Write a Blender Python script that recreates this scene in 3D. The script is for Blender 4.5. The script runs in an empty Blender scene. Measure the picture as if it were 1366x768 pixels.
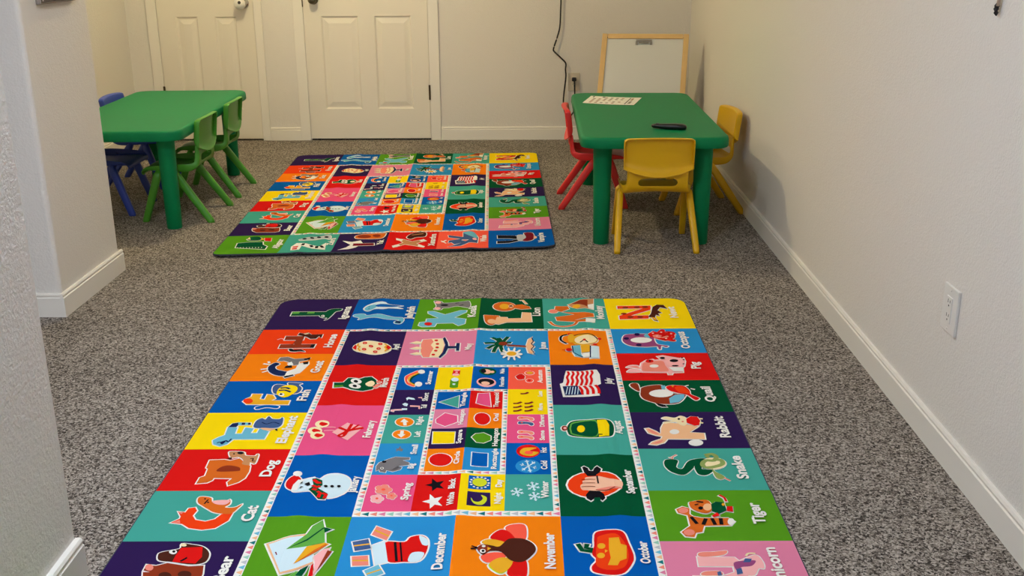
import bpy, bmesh, math, random
import numpy as np
from mathutils import Vector, Matrix
random.seed(7)
C = bpy.context.scene.collection
PI = math.pi
RAD = math.radians

# ------------------------------------------------------------------ helpers
def lin(c):
    o = []
    for v in c:
        v = v / 255.0
        o.append(v / 12.92 if v <= 0.04045 else ((v + 0.055) / 1.055) ** 2.4)
    return (o[0], o[1], o[2], 1.0)

def mat(name, rgb, rough=0.5, spec=0.5, metal=0.0, bump=0.0, bscale=60.0, bdist=0.002, var=0.0, vscale=4.0, sheen=0.0, coat=0.0):
    m = bpy.data.materials.new(name); m.use_nodes = True
    nt = m.node_tree; N = nt.nodes; K = nt.links
    b = N['Principled BSDF']
    b.inputs['Base Color'].default_value = lin(rgb)
    b.inputs['Roughness'].default_value = rough
    b.inputs['Specular IOR Level'].default_value = spec
    b.inputs['Metallic'].default_value = metal
    if sheen: b.inputs['Sheen Weight'].default_value = sheen
    if coat:
        b.inputs['Coat Weight'].default_value = coat; b.inputs['Coat Roughness'].default_value = 0.2
    tc = N.new('ShaderNodeTexCoord')
    if bump:
        t = N.new('ShaderNodeTexNoise'); t.inputs['Scale'].default_value = bscale; t.inputs['Detail'].default_value = 3
        K.new(tc.outputs['Object'], t.inputs['Vector'])
        bp = N.new('ShaderNodeBump'); bp.inputs['Strength'].default_value = bump; bp.inputs['Distance'].default_value = bdist
        K.new(t.outputs['Fac'], bp.inputs['Height']); K.new(bp.outputs['Normal'], b.inputs['Normal'])
    if var:
        t2 = N.new('ShaderNodeTexNoise'); t2.inputs['Scale'].default_value = vscale; t2.inputs['Detail'].default_value = 4
        K.new(tc.outputs['Object'], t2.inputs['Vector'])
        hs = N.new('ShaderNodeHueSaturation'); hs.inputs['Color'].default_value = lin(rgb)
        mr = N.new('ShaderNodeMapRange'); mr.inputs['To Min'].default_value = 1 - var; mr.inputs['To Max'].default_value = 1 + var
        K.new(t2.outputs['Fac'], mr.inputs['Value']); K.new(mr.outputs['Result'], hs.inputs['Value'])
        K.new(hs.outputs['Color'], b.inputs['Base Color'])
    return m

def obj(name, bm, m, parent=None, smooth=False, recalc=True):
    if recalc: bmesh.ops.recalc_face_normals(bm, faces=bm.faces[:])
    me = bpy.data.meshes.new(name); bm.to_mesh(me); bm.free()
    o = bpy.data.objects.new(name, me); C.objects.link(o)
    ms = m if isinstance(m, (list, tuple)) else [m]
    for k in ms: me.materials.append(k)
    if parent: o.parent = parent
    if smooth:
        for p in me.polygons: p.use_smooth = True
    return o

def tag(o, label, cat, group=None):
    o['label'] = label; o['category'] = cat
    if group: o['group'] = group
    return o

def thing(name, label, cat, loc=(0, 0, 0), rz=0.0, group=None):
    o = bpy.data.objects.new(name, None); C.objects.link(o)
    o.location = loc; o.rotation_euler = (0, 0, rz); o.empty_display_size = 0.1
    return tag(o, label, cat, group)

def struct(name, bm, m, **k):
    o = obj(name, bm, m, **k); o['kind'] = 'structure'; return o

def box(bm, x0, x1, y0, y1, z0, z1, mi=0):
    v = [bm.verts.new(p) for p in ((x0, y0, z0), (x1, y0, z0), (x1, y1, z0), (x0, y1, z0), (x0, y0, z1), (x1, y0, z1), (x1, y1, z1), (x0, y1, z1))]
    fs = []
    for q in ((0, 3, 2, 1), (4, 5, 6, 7), (0, 1, 5, 4), (1, 2, 6, 5), (2, 3, 7, 6), (3, 0, 4, 7)):
        f = bm.faces.new([v[i] for i in q]); f.material_index = mi; fs.append(f)
    return fs

def bevel(bm, off, seg=2):
    bmesh.ops.bevel(bm, geom=bm.edges[:], offset=off, segments=seg, profile=0.5, affect='EDGES', clamp_overlap=True)

def bbox(x0, x1, y0, y1, z0, z1, off=0.003, seg=2):
    bm = bmesh.new(); box(bm, x0, x1, y0, y1, z0, z1)
    if off: bevel(bm, off, seg)
    return bm

def beam(bm, a, b, w, d, wax, mi=0):
    """rectangular bar from a to b; w across axis wax, d across the other"""
    a = Vector(a); b = Vector(b); t = (b - a).normalized()
    x = Vector(wax); x = (x - t * x.dot(t)).normalized(); y = t.cross(x)
    vs = []
    for p in (a, b):
        for sx, sy in ((-1, -1), (1, -1), (1, 1), (-1, 1)):
            vs.append(bm.verts.new(p + x * sx * w / 2 + y * sy * d / 2))
    for q in ((0, 3, 2, 1), (4, 5, 6, 7), (0, 1, 5, 4), (1, 2, 6, 5), (2, 3, 7, 6), (3, 0, 4, 7)):
        f = bm.faces.new([vs[i] for i in q]); f.material_index = mi

def tube(bm, pts, radii, n=12, squash=1.0, caps=True):
    pts = [Vector(p) for p in pts]; rings = []
    up0 = Vector((0, 0, 1))
    for i, p in enumerate(pts):
        t = (pts[min(i + 1, len(pts) - 1)] - pts[max(i - 1, 0)]).normalized()
        ref = up0 if abs(t.z) < 0.95 else Vector((1, 0, 0))
        x = t.cross(ref).normalized(); y = x.cross(t)
        r = radii[i] if isinstance(radii, (list, tuple)) else radii
        rings.append([bm.verts.new(p + x * math.cos(2 * PI * k / n) * r + y * math.sin(2 * PI * k / n) * r * squash) for k in range(n)])
    for a, b in zip(rings, rings[1:]):
        for k in range(n):
            bm.faces.new((a[k], a[(k + 1) % n], b[(k + 1) % n], b[k]))
    if caps:
        bm.faces.new(rings[0][::-1]); bm.faces.new(rings[-1])

def lathe(bm, prof, n=32, c=(0, 0, 0), axis='Z'):
    rings = []
    for r, h in prof:
        ring = []
        for k in range(n):
            a = 2 * PI * k / n; x, y = r * math.cos(a), r * math.sin(a)
            p = (x, y, h) if axis == 'Z' else (x, h, y)
            ring.append(bm.verts.new((p[0] + c[0], p[1] + c[1], p[2] + c[2])))
        rings.append(ring)
    for a, b in zip(rings, rings[1:]):
        for k in range(n): bm.faces.new((a[k], a[(k + 1) % n], b[(k + 1) % n], b[k]))
    bm.faces.new(rings[0][::-1]); bm.faces.new(rings[-1])

def spline(pts, n=8):
    pts = [Vector(p) for p in pts]; o = []
    for i in range(len(pts) - 1):
        a, b, c, d = pts[max(i - 1, 0)], pts[i], pts[i + 1], pts[min(i + 2, len(pts) - 1)]
        for k in range(n):
            t = k / n
            o.append(0.5 * ((2 * b) + (c - a) * t + (2 * a - 5 * b + 4 * c - d) * t * t + (3 * b - a - 3 * c + d) * t ** 3))
    o.append(pts[-1]); return o

# ------------------------------------------------------------------ materials
def wall_material(name, rgb):
    m = mat(name, rgb, rough=0.75, spec=0.25)
    nt = m.node_tree; N = nt.nodes; K = nt.links; b = N['Principled BSDF']
    tc = N.new('ShaderNodeTexCoord')
    a = N.new('ShaderNodeTexNoise'); a.inputs['Scale'].default_value = 150; a.inputs['Detail'].default_value = 3; a.inputs['Roughness'].default_value = 0.55
    c = N.new('ShaderNodeTexNoise'); c.inputs['Scale'].default_value = 48; c.inputs['Detail'].default_value = 2
    K.new(tc.outputs['Object'], a.inputs['Vector']); K.new(tc.outputs['Object'], c.inputs['Vector'])
    ad = N.new('ShaderNodeMath'); ad.operation = 'MULTIPLY_ADD'; ad.inputs[1].default_value = 0.7
    K.new(c.outputs['Fac'], ad.inputs[0]); K.new(a.outputs['Fac'], ad.inputs[2])
    bp = N.new('ShaderNodeBump'); bp.inputs['Strength'].default_value = 0.7; bp.inputs['Distance'].default_value = 0.0028
    K.new(ad.outputs[0], bp.inputs['Height']); K.new(bp.outputs['Normal'], b.inputs['Normal'])
    return m

def carpet_material():
    m = mat('carpet_pile', (150, 140, 128), rough=0.95, spec=0.1)
    nt = m.node_tree; N = nt.nodes; K = nt.links; b = N['Principled BSDF']
    tc = N.new('ShaderNodeTexCoord')
    # small wobble so that the tufts look twisted, not like cells
    w = N.new('ShaderNodeTexNoise'); w.inputs['Scale'].default_value = 120; w.inputs['Detail'].default_value = 2
    K.new(tc.outputs['Object'], w.inputs['Vector'])
    mx = N.new('ShaderNodeVectorMath'); mx.operation = 'MULTIPLY_ADD'; mx.inputs[1].default_value = (0.012, 0.012, 0.0)
    K.new(w.outputs['Color'], mx.inputs[0]); K.new(tc.outputs['Object'], mx.inputs[2])
    v = N.new('ShaderNodeTexVoronoi'); v.inputs['Scale'].default_value = 235; v.inputs['Randomness'].default_value = 1.0
    K.new(mx.outputs[0], v.inputs['Vector'])
    sep = N.new('ShaderNodeSeparateColor'); K.new(v.outputs['Color'], sep.inputs[0])
    n2 = N.new('ShaderNodeTexNoise'); n2.inputs['Scale'].default_value = 330; n2.inputs['Detail'].default_value = 2
    K.new(mx.outputs[0], n2.inputs['Vector'])
    am = N.new('ShaderNodeMath'); am.operation = 'MULTIPLY_ADD'; am.inputs[1].default_value = 0.55
    K.new(sep.outputs[0], am.inputs[0])
    am2 = N.new('ShaderNodeMath'); am2.operation = 'MULTIPLY'; am2.inputs[1].default_value = 0.55
    K.new(n2.outputs['Fac'], am2.inputs[0]); K.new(am2.outputs[0], am.inputs[2])
    r = N.new('ShaderNodeValToRGB'); e = r.color_ramp.elements
    e[0].position = 0.22; e[0].color = lin((26, 23, 21)); e[1].position = 0.82; e[1].color = lin((202, 193, 184))
    x = r.color_ramp.elements.new(0.38); x.color = lin((80, 73, 68)); x = r.color_ramp.elements.new(0.56); x.color = lin((142, 133, 124))
    K.new(am.outputs[0], r.inputs['Fac'])
    # broad pile-direction patches left by feet and the vacuum cleaner
    big = N.new('ShaderNodeTexNoise'); big.inputs['Scale'].default_value = 2.2; big.inputs['Detail'].default_value = 3
    K.new(tc.outputs['Object'], big.inputs['Vector'])
    mr = N.new('ShaderNodeMapRange'); mr.inputs['From Min'].default_value = 0.3; mr.inputs['From Max'].default_value = 0.7
    mr.inputs['To Min'].default_value = 0.84; mr.inputs['To Max'].default_value = 1.1
    K.new(big.outputs['Fac'], mr.inputs['Value'])
    hs = N.new('ShaderNodeHueSaturation'); K.new(r.outputs['Color'], hs.inputs['Color']); K.new(mr.outputs['Result'], hs.inputs['Value'])
    K.new(hs.outputs['Color'], b.inputs['Base Color'])
    bp = N.new('ShaderNodeBump'); bp.inputs['Strength'].default_value = 0.9; bp.inputs['Distance'].default_value = 0.006
    K.new(am.outputs[0], bp.inputs['Height']); K.new(bp.outputs['Normal'], b.inputs['Normal'])
    return m

WALL = wall_material('white_wall_paint', (227, 223, 217))
CEIL = wall_material('white_ceiling_paint', (235, 233, 228))
TRIM = mat('white_trim_paint', (236, 232, 224), rough=0.4, spec=0.4)
DOORM = mat('white_door_paint', (232, 226, 214), rough=0.45, spec=0.4)
CARPET = carpet_material()
GREENT = mat('dark_green_plastic', (3, 126, 76), rough=0.5, spec=0.18, bump=0.12, bscale=380, bdist=0.0006)
GREENC = mat('lime_green_plastic', (70, 148, 40), rough=0.4, spec=0.5)
YELLOW = mat('yellow_plastic', (226, 176, 2), rough=0.38, spec=0.5)
REDP = mat('red_plastic', (226, 44, 40), rough=0.4, spec=0.5)
BLUEP = mat('blue_plastic', (48, 72, 172), rough=0.42, spec=0.5)
WOOD = mat('pale_pine_wood', (228, 190, 128), rough=0.5, spec=0.35, var=0.10, vscale=14)
WHITEB = mat('whiteboard_face', (222, 222, 216), rough=0.28, spec=0.5)
CHROME = mat('chrome_metal', (205, 205, 205), rough=0.16, metal=1.0)
PEWTER = mat('pewter_metal', (120, 112, 96), rough=0.32, metal=1.0)
BRONZE = mat('dark_hinge_metal', (92, 80, 62), rough=0.4, metal=1.0)
WPLAST = mat('white_cover_plastic', (236, 234, 230), rough=0.35)
DARK = mat('dark_hole', (22, 18, 20), rough=0.6)
BLACKC = mat('black_cord_rubber', (16, 17, 24), rough=0.5)
BLACKP = mat('black_plastic', (10, 11, 13), rough=0.32, spec=0.5)
PLATE = mat('white_outlet_plastic', (230, 228, 224), rough=0.35)
PAPER = mat('white_paper', (240, 236, 226), rough=0.8, spec=0.2)
INK = mat('grey_print', (150, 140, 126), rough=0.8, spec=0.2)
INKB = mat('brown_print', (176, 140, 116), rough=0.8, spec=0.2)
INKD = mat('dark_print', (52, 40, 48), rough=0.8, spec=0.2)
SIGNW = mat('sign_white_paint', (222, 218, 212), rough=0.6)
SIGNK = mat('sign_dark_paint', (84, 76, 72), rough=0.6)
SIGNO = mat('sign_orange_paint', (222, 120, 52), rough=0.6)
RUBBER = mat('rug_backing', (70, 74, 86), rough=0.85, spec=0.15)

# ------------------------------------------------------------------ room shell (metres; camera looks along +Y)
XR, XL, YB, YF, ZC = 1.073, -2.712, 7.197, -2.3, 2.36
bm = bmesh.new(); box(bm, XL - 0.1, XR + 0.1, YF - 0.1, YB + 0.2, -0.06, 0.0); struct('floor', bm, CARPET)
bm = bmesh.new(); box(bm, XL - 0.1, XR + 0.1, YF - 0.1, YB + 0.2, ZC, ZC + 0.06); struct('ceiling', bm, CEIL)
bm = bmesh.new(); box(bm, XR, XR + 0.1, YF - 0.1, YB + 0.2, 0, ZC); struct('wall_right', bm, WALL)
bm = bmesh.new(); box(bm, XL - 0.1, XL, YF - 0.1, YB + 0.2, 0, ZC); struct('wall_left', bm, WALL)
D1 = (-2.497, -1.849); D2 = (-1.512, -0.684); DH = 2.03           # door leaf x ranges
bm = bmesh.new()
for a, b, z0 in ((XL, D1[0] - 0.004, 0), (D1[0] - 0.004, D1[1] + 0.004, DH + 0.006), (D1[1] + 0.004, D2[0] - 0.006, 0), (D2[0] - 0.006, D2[1] + 0.004, DH + 0.006), (D2[1] + 0.004, XR, 0)):
    box(bm, a, b, YB, YB + 0.1, z0, ZC)
for a, b in (D1, D2): box(bm, a - 0.05, b + 0.05, YB + 0.1, YB + 0.14, 0, ZC)      # closed closet / passage behind each leaf
struct('wall_back', bm, WALL)
# wall behind the photographer, with windows; the left one added to light wall_pillar
WX0, WX1, WZ0, WZ1 = -0.55, 0.85, 0.75, 2.0
VX0, VX1 = -2.45, -1.25  # added unseen opening, put in to brighten the wall stub's front
bm = bmesh.new()
for a, b in ((XL, VX0), (VX1, WX0), (WX1, XR)): box(bm, a, b, YF - 0.1, YF, 0, ZC)
for a, b in ((VX0, VX1), (WX0, WX1)):
    box(bm, a, b, YF - 0.1, YF, 0, WZ0); box(bm, a, b, YF - 0.1, YF, WZ1, ZC)
struct('wall_front', bm, WALL)
gm = bpy.data.materials.new('window_glass'); gm.use_nodes = True
N = gm.node_tree.nodes; K = gm.node_tree.links; N.remove(N['Principled BSDF'])
tr = N.new('ShaderNodeBsdfTransparent'); gl = N.new('ShaderNodeBsdfGlossy'); gl.inputs['Roughness'].default_value = 0.02
mxs = N.new('ShaderNodeMixShader'); mxs.inputs[0].default_value = 0.06
K.new(tr.outputs[0], mxs.inputs[1]); K.new(gl.outputs[0], mxs.inputs[2]); K.new(mxs.outputs[0], N['Material Output'].inputs[0])
for k, (x0, x1) in enumerate(((WX0, WX1), (VX0, VX1))):
    xm = (x0 + x1) / 2; bm = bmesh.new()
    for a in ((x0, x0 + 0.05, WZ0, WZ1), (x1 - 0.05, x1, WZ0, WZ1), (x0 + 0.05, x1 - 0.05, WZ0, WZ0 + 0.05), (x0 + 0.05, x1 - 0.05, WZ1 - 0.05, WZ1), (xm - 0.02, xm + 0.02, WZ0 + 0.05, WZ1 - 0.05)):
        box(bm, a[0], a[1], YF - 0.08, YF - 0.02, a[2], a[3])
    win = struct('window_%d' % (k + 1), bm, TRIM)
    bm = bmesh.new(); box(bm, x0 + 0.05, x1 - 0.05, YF - 0.053, YF - 0.047, WZ0 + 0.05, WZ1 - 0.05); obj('pane', bm, gm, win)
# wall stub beside the left table, and the near wall at the left edge of the view
bm = bmesh.new(); box(bm, XL, -1.706, 3.583, 4.147, 0, ZC); bevel(bm, 0.018, 5); struct('wall_pillar', bm, WALL)
bm = bmesh.new(); box(bm, -1.09, -0.970, YF, 1.937, 0, ZC); bevel(bm, 0.006, 2); struct('wall_near', bm, WALL)

BH = 0.089
def base_run(bm, pts, inward, th=0.013, h=BH):
    """extrude a baseboard profile along straight pts; inward = unit normal pointing into the room"""
    nx, ny = inward
    prof = ((0, 0), (th, 0), (th, h - 0.017), (th - 0.0035, h - 0.014), (th - 0.0015, h - 0.006), (th - 0.005, h), (0, h))
    rings = []
    for (x, y) in pts:
        rings.append([bm.verts.new((x + nx * d, y + ny * d, z)) for d, z in prof])
    for a, b in zip(rings, rings[1:]):
        for k in range(7): bm.faces.new((a[k], a[(k + 1) % 7], b[(k + 1) % 7], b[k]))
    bm.faces.new(rings[0]); bm.faces.new(rings[-1][::-1])
bm = bmesh.new(); base_run(bm, [(XR, YF), (XR, YB)], (-1, 0)); struct('baseboard_right', bm, TRIM)
bm = bmesh.new(); base_run(bm, [(XL, 4.147), (XL, YB)], (1, 0)); base_run(bm, [(XL, YF), (XL, 3.583)], (1, 0)); struct('baseboard_left', bm, TRIM)
bm = bmesh.new()
for a, b in ((XL + 0.013, D1[0] - 0.073), (D1[1] + 0.057, D2[0] - 0.071), (D2[1] + 0.073, XR - 0.013)): base_run(bm, [(a, YB), (b, YB)], (0, -1))
struct('baseboard_back', bm, TRIM)
bm = bmesh.new(); base_run(bm, [(-1.706, 3.570), (-1.706, 4.160)], (1, 0)); base_run(bm, [(XL + 0.013, 3.583), (-1.706, 3.583)], (0, -1)); base_run(bm, [(XL + 0.013, 4.147), (-1.706, 4.147)], (0, 1)); struct('baseboard_pillar', bm, TRIM)
bm = bmesh.new(); base_run(bm, [(-0.970, YF), (-0.970, 1.937)], (1, 0), th=0.017); struct('baseboard_near', bm, TRIM)

def casing(name, x0, x1, w0, w1):
    bm = bmesh.new(); y0, y1 = YB - 0.016, YB
    for a in ((x0 - w0, x0 - 0.003, 0, DH + 0.07), (x1 + 0.003, x1 + w1, 0, DH + 0.07), (x0 - 0.003, x1 + 0.003, DH + 0.004, DH + 0.07)):
        b2 = bmesh.new(); box(b2, a[0], a[1], y0, y1, a[2], a[3]); bevel(b2, 0.003, 2)
        me = bpy.data.meshes.new('t'); b2.to_mesh(me); b2.free(); bm.from_mesh(me); bpy.data.meshes.remove(me)
    # jambs
    box(bm, x0 - 0.004, x0 - 0.001, y1, y1 + 0.09, 0, DH); box(bm, x1 + 0.001, x1 + 0.004, y1, y1 + 0.09, 0, DH)
    struct(name, bm, TRIM)
casing('trim_1', D1[0], D1[1], 0.072, 0.056)
casing('trim_2', D2[0], D2[1], 0.071, 0.072)

def door(name, x0, x1, px, y=None):
    """six-panel leaf; px = two x ranges of the panels"""
    y = YB - 0.006
    xs = sorted({x0, x1, px[0][0], px[0][1], px[1][0], px[1][1]})
    zr = ((0.216, 0.834), (1.0, 1.62), (1.70, 1.92))
    zs = sorted({0.012, DH} | {v for r in zr for v in r})
    bm = bmesh.new()
    def quad(a, b, c, d): bm.faces.new([bm.verts.new(p) for p in (a, b, c, d)])
    for i in range(len(xs) - 1):
        for j in range(len(zs) - 1):
            a, b, c, d = xs[i], xs[i + 1], zs[j], zs[j + 1]
            panel = (a, b) in [tuple(p) for p in px] and (c, d) in zr
            if not panel:
                quad((a, y, c), (b, y, c), (b, y, d), (a, y, d)); continue
            rings = []
            for ins, dep in ((0, 0), (0.010, 0.009), (0.018, 0.009), (0.046, 0.002), (0.048, 0.0015)):
                rings.append(((a + ins, y + dep, c + ins), (b - ins, y + dep, c + ins), (b - ins, y + dep, d - ins), (a + ins, y + dep, d - ins)))
            for r, s in zip(rings, rings[1:]):
                for k in range(4): quad(r[k], r[(k + 1) % 4], s[(k + 1) % 4], s[k])
            quad(*rings[-1])
    yb = y + 0.035
    quad((x0, yb, 0.012), (x1, yb, 0.012), (x1, yb, DH), (x0, yb, DH))
    quad((x0, y, 0.012), (x0, yb, 0.012), (x0, yb, DH), (x0, y, DH)); quad((x1, y, 0.012), (x1, yb, 0.012), (x1, yb, DH), (x1, y, DH))
    quad((x0, y, 0.012), (x1, y, 0.012), (x1, yb, 0.012), (x0, yb, 0.012)); quad((x0, y, DH), (x1, y, DH), (x1, yb, DH), (x0, yb, DH))
    bmesh.ops.remove_doubles(bm, verts=bm.verts[:], dist=0.0002)
    return struct(name, bm, DOORM)
d1 = door('door_1', D1[0], D1[1], ((-2.375, -2.228), (-2.114, -1.968)))
d2 = door('door_2', D2[0], D2[1], ((-1.398, -1.150), (-1.041, -0.795)))
def hinge(parent, x, z):
    bm = bmesh.new(); tube(bm, [(x, YB - 0.020, z - 0.05), (x, YB - 0.020, z + 0.05)], 0.0065, 10)
    box(bm, x - 0.004, x + 0.004, YB - 0.02, YB - 0.004, z - 0.045, z + 0.045)
    obj('hinge', bm, BRONZE, parent)
hinge(d2, D2[1] + 0.0015, 0.327); hinge(d2, D2[1] + 0.0015, 1.75); hinge(d1, D1[0] - 0.0015, 0.325); hinge(d1, D1[0] - 0.0015, 1.75)
def knob(parent, x, z, m, face):
    bm = bmesh.new()
    prof = [(0.001, 0), (0.031, 0), (0.033, -0.004), (0.028, -0.010), (0.013, -0.014), (0.011, -0.030), (0.018, -0.036), (0.026, -0.044), (0.0285, -0.054), (0.026, -0.064), (0.016, -0.070), (0.001, -0.071)]
    lathe(bm, prof, 28, (x, YB - 0.006, z), 'Y')
    return obj('door_knob', bm, m, parent, smooth=True)
knob(d2, -1.440, 0.943, PEWTER, 0)
k1 = knob(d1, -1.905, 0.920, CHROME, 0)
bm = bmesh.new()
bmesh.ops.create_uvsphere(bm, u_segments=28, v_segments=18, radius=0.038)
bmesh.ops.transform(bm, matrix=Matrix.Translation((-1.918, YB - 0.075, 0.921)), verts=bm.verts[:])
kc = obj('knob_cover', bm, WPLAST, k1, smooth=True); kc['label'] = 'round white child-proof cover over the knob'
bm = bmesh.new(); lathe(bm, [(0.001, -0.0370), (0.009, -0.0372), (0.0105, -0.0355), (0.009, -0.033), (0.001, -0.033)], 20, (0, 0, 0), 'Y')
bmesh.ops.transform(bm, matrix=Matrix.Translation((-1.918, YB - 0.075, 0.921)) @ Matrix.Rotation(RAD(-14), 4, 'X') @ Matrix.Rotation(RAD(12), 4, 'Z') @ Matrix.Translation((0, -0.0015, 0)), verts=bm.verts[:])
obj('finger_hole', bm, DARK, k1)
bm = bbox(D2[0] - 0.006, D2[0] - 0.0005, YB - 0.0185, YB - 0.004, 0.895, 0.965, 0.001, 1); obj('strike_plate', bm, BRONZE, d2)

# ------------------------------------------------------------------ rugs
ART_COL = [('white', (238, 236, 230)),
 ('purple', (44, 26, 76)),
 ('ored', (235, 62, 18)),
 ('orange', (243, 128, 14)),
 ('blue', (0, 88, 170)),
 ('yellow', (248, 214, 10)),
 ('red', (214, 22, 20)),
 ('teal', (66, 160, 146)),
 ('green', (84, 148, 28)),
 ('dgreen', (0, 78, 46)),
 ('sky', (42, 140, 202)),
 ('pink', (222, 128, 160)),
 ('hot', (230, 82, 132)),
 ('coral', (248, 92, 70)),
 ('black', (22, 20, 26)),
 ('navy', (24, 40, 84)),
 ('brown', (140, 52, 28)),
 ('dbrown', (74, 34, 24)),
 ('tan', (196, 138, 92)),
 ('peach', (240, 186, 140)),
 ('cream', (244, 226, 180)),
 ('grey', (120, 116, 118)),
 ('lgrey', (190, 192, 196)),
 ('lblue', (108, 182, 206)),
 ('steel', (66, 92, 140)),
 ('salmon', (238, 138, 120)),
 ('rose', (246, 178, 178)),
 ('leaf', (98, 168, 70)),
 ('moss', (140, 160, 90)),
 ('gold', (232, 170, 40)),
 ('lime', (206, 214, 40)),
 ('mauve', (150, 72, 120)),
 ('fur', (214, 104, 34)),
 ('skin', (244, 190, 160)),
 ('maroon', (120, 20, 36)),
 ('mint', (150, 200, 180)),
 ('ice', (210, 232, 240)),
 ('teal2', (20, 110, 115))]
ART_TXT = [('Iguana', 0.2739, 0.2315, 0.0949, 0.0275),
 ('Horse', 0.2699, 0.5081, 0.3859, 0.0275),
 ('Goat', 0.2671, 0.7309, 0.6291, 0.0275),
 ('Fish', 0.2685, 0.9422, 0.863, 0.0275),
 ('Elephant', 0.267, 1.2175, 1.0464, 0.0275),
 ('Dog', 0.2682, 1.4058, 1.317, 0.0275),
 ('Cat', 0.2749, 1.6235, 1.5517, 0.0275),
 ('Bear', 0.2734, 1.8695, 1.7691, 0.0275),
 ('Jellyfish', 0.5119, 0.2302, 0.0933, 0.0275),
 ('Koala', 0.7404, 0.2156, 0.0931, 0.0275),
 ('Lion', 0.9758, 0.2051, 0.115, 0.0275),
 ('Monkey', 1.2065, 0.2369, 0.0912, 0.0275),
 ('Newt', 1.4723, 0.2271, 0.1086, 0.0275),
 ('Octopus', 1.4703, 0.5261, 0.3695, 0.0275),
 ('Pig', 1.4755, 0.7028, 0.6461, 0.0275),
 ('Quail', 1.479, 0.9556, 0.8452, 0.0275),
 ('Rabbit', 1.4794, 1.1878, 1.0538, 0.0275),
 ('Snake', 1.4807, 1.421, 1.296, 0.0275),
 ('Tiger', 1.4758, 1.6366, 1.5414, 0.0275),
 ('Unicorn', 1.4712, 1.882, 1.7358, 0.0275),
 ('Alligator', 0.2756, 2.1736, 2.0197, 0.0275),
 ('Zebra', 0.5134, 2.1368, 2.0169, 0.0275),
 ('Yak', 0.7399, 2.1566, 2.0743, 0.0275),
 ('Xenarthra', 0.9758, 2.1939, 1.9872, 0.0275),
 ('Whale', 1.2103, 2.1438, 2.0254, 0.0275),
 ('Vampire', 1.4762, 2.1798, 2.0132, 0.0275),
 ('April', 0.4966, 0.531, 0.4787, 0.021),
 ('May', 0.7397, 0.5347, 0.4774, 0.021),
 ('March', 0.4952, 0.8415, 0.7737, 0.021),
 ('June', 0.9891, 0.5314, 0.4653, 0.021),
 ('July', 1.1863, 0.8245, 0.7784, 0.021),
 ('February', 0.4922, 1.1826, 1.075, 0.021),
 ('January', 0.4975, 1.4913, 1.4034, 0.021),
 ('August', 1.1863, 1.1636, 1.082, 0.021),
 ('September', 1.1864, 1.4988, 1.3714, 0.021),
 ('October', 1.1892, 1.7984, 1.7105, 0.021),
 ('November', 0.9814, 1.8191, 1.6762, 0.023),
 ('December', 0.7355, 1.8217, 1.6758, 0.023),
 ('Summer', 0.6284, 0.8215, 0.715, 0.0155),
 ('Tall', 0.6304, 0.9973, 0.9702, 0.0155),
 ('Short', 0.6293, 0.944, 0.886, 0.0155),
 ('Left', 0.6282, 1.1792, 1.1447, 0.0155),
 ('Right', 0.626, 1.1044, 1.0501, 0.0155),
 ('Female', 0.8538, 0.8421, 0.7712, 0.013),
 ('Male', 0.8537, 0.7433, 0.7005, 0.013),
 ('Autumn', 0.9727, 0.8145, 0.7125, 0.0155),
 ('Less', 0.9698, 0.915, 0.8764, 0.013),
 ('More', 0.9694, 1.0123, 0.9651, 0.013),
 ('Different', 0.9722, 1.1196, 1.042, 0.013),
 ('Same', 0.9709, 1.2034, 1.1429, 0.013),
 ('Triangle', 0.7424, 0.9893, 0.8898, 0.0135),
 ('Trapezoid', 0.8398, 0.9912, 0.8874, 0.0135),
 ('Hexagon', 0.7432, 1.1081, 1.0104, 0.0135),
 ('Oval', 0.842, 1.0834, 1.0331, 0.0135),
 ('Square', 0.7438, 1.2246, 1.142, 0.0135),
 ('Heptagon', 0.8427, 1.2383, 1.1295, 0.0135),
 ('Circle', 0.7443, 1.3416, 1.2714, 0.0135),
 ('Rectangle', 0.8427, 1.3676, 1.2515, 0.0135),
 ('Big', 0.6291, 1.3622, 1.3349, 0.0155),
 ('Small', 0.6284, 1.2812, 1.2263, 0.0155),
 ('Spring', 0.6313, 1.5258, 1.4388, 0.018),
 ('White', 0.7429, 1.5532, 1.4949, 0.0155),
 ('Black', 0.7417, 1.4737, 1.42, 0.0155),
 ('Night', 0.8573, 1.5447, 1.4952, 0.0155),
 ('Day', 0.8586, 1.4633, 1.4233, 0.0155),
 ('Winter', 0.9742, 1.5198, 1.4325, 0.018),
 ('Cold', 0.974, 1.3695, 1.3227, 0.0155),
 ('Hot', 0.9745, 1.276, 1.2462, 0.0155)]
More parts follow.
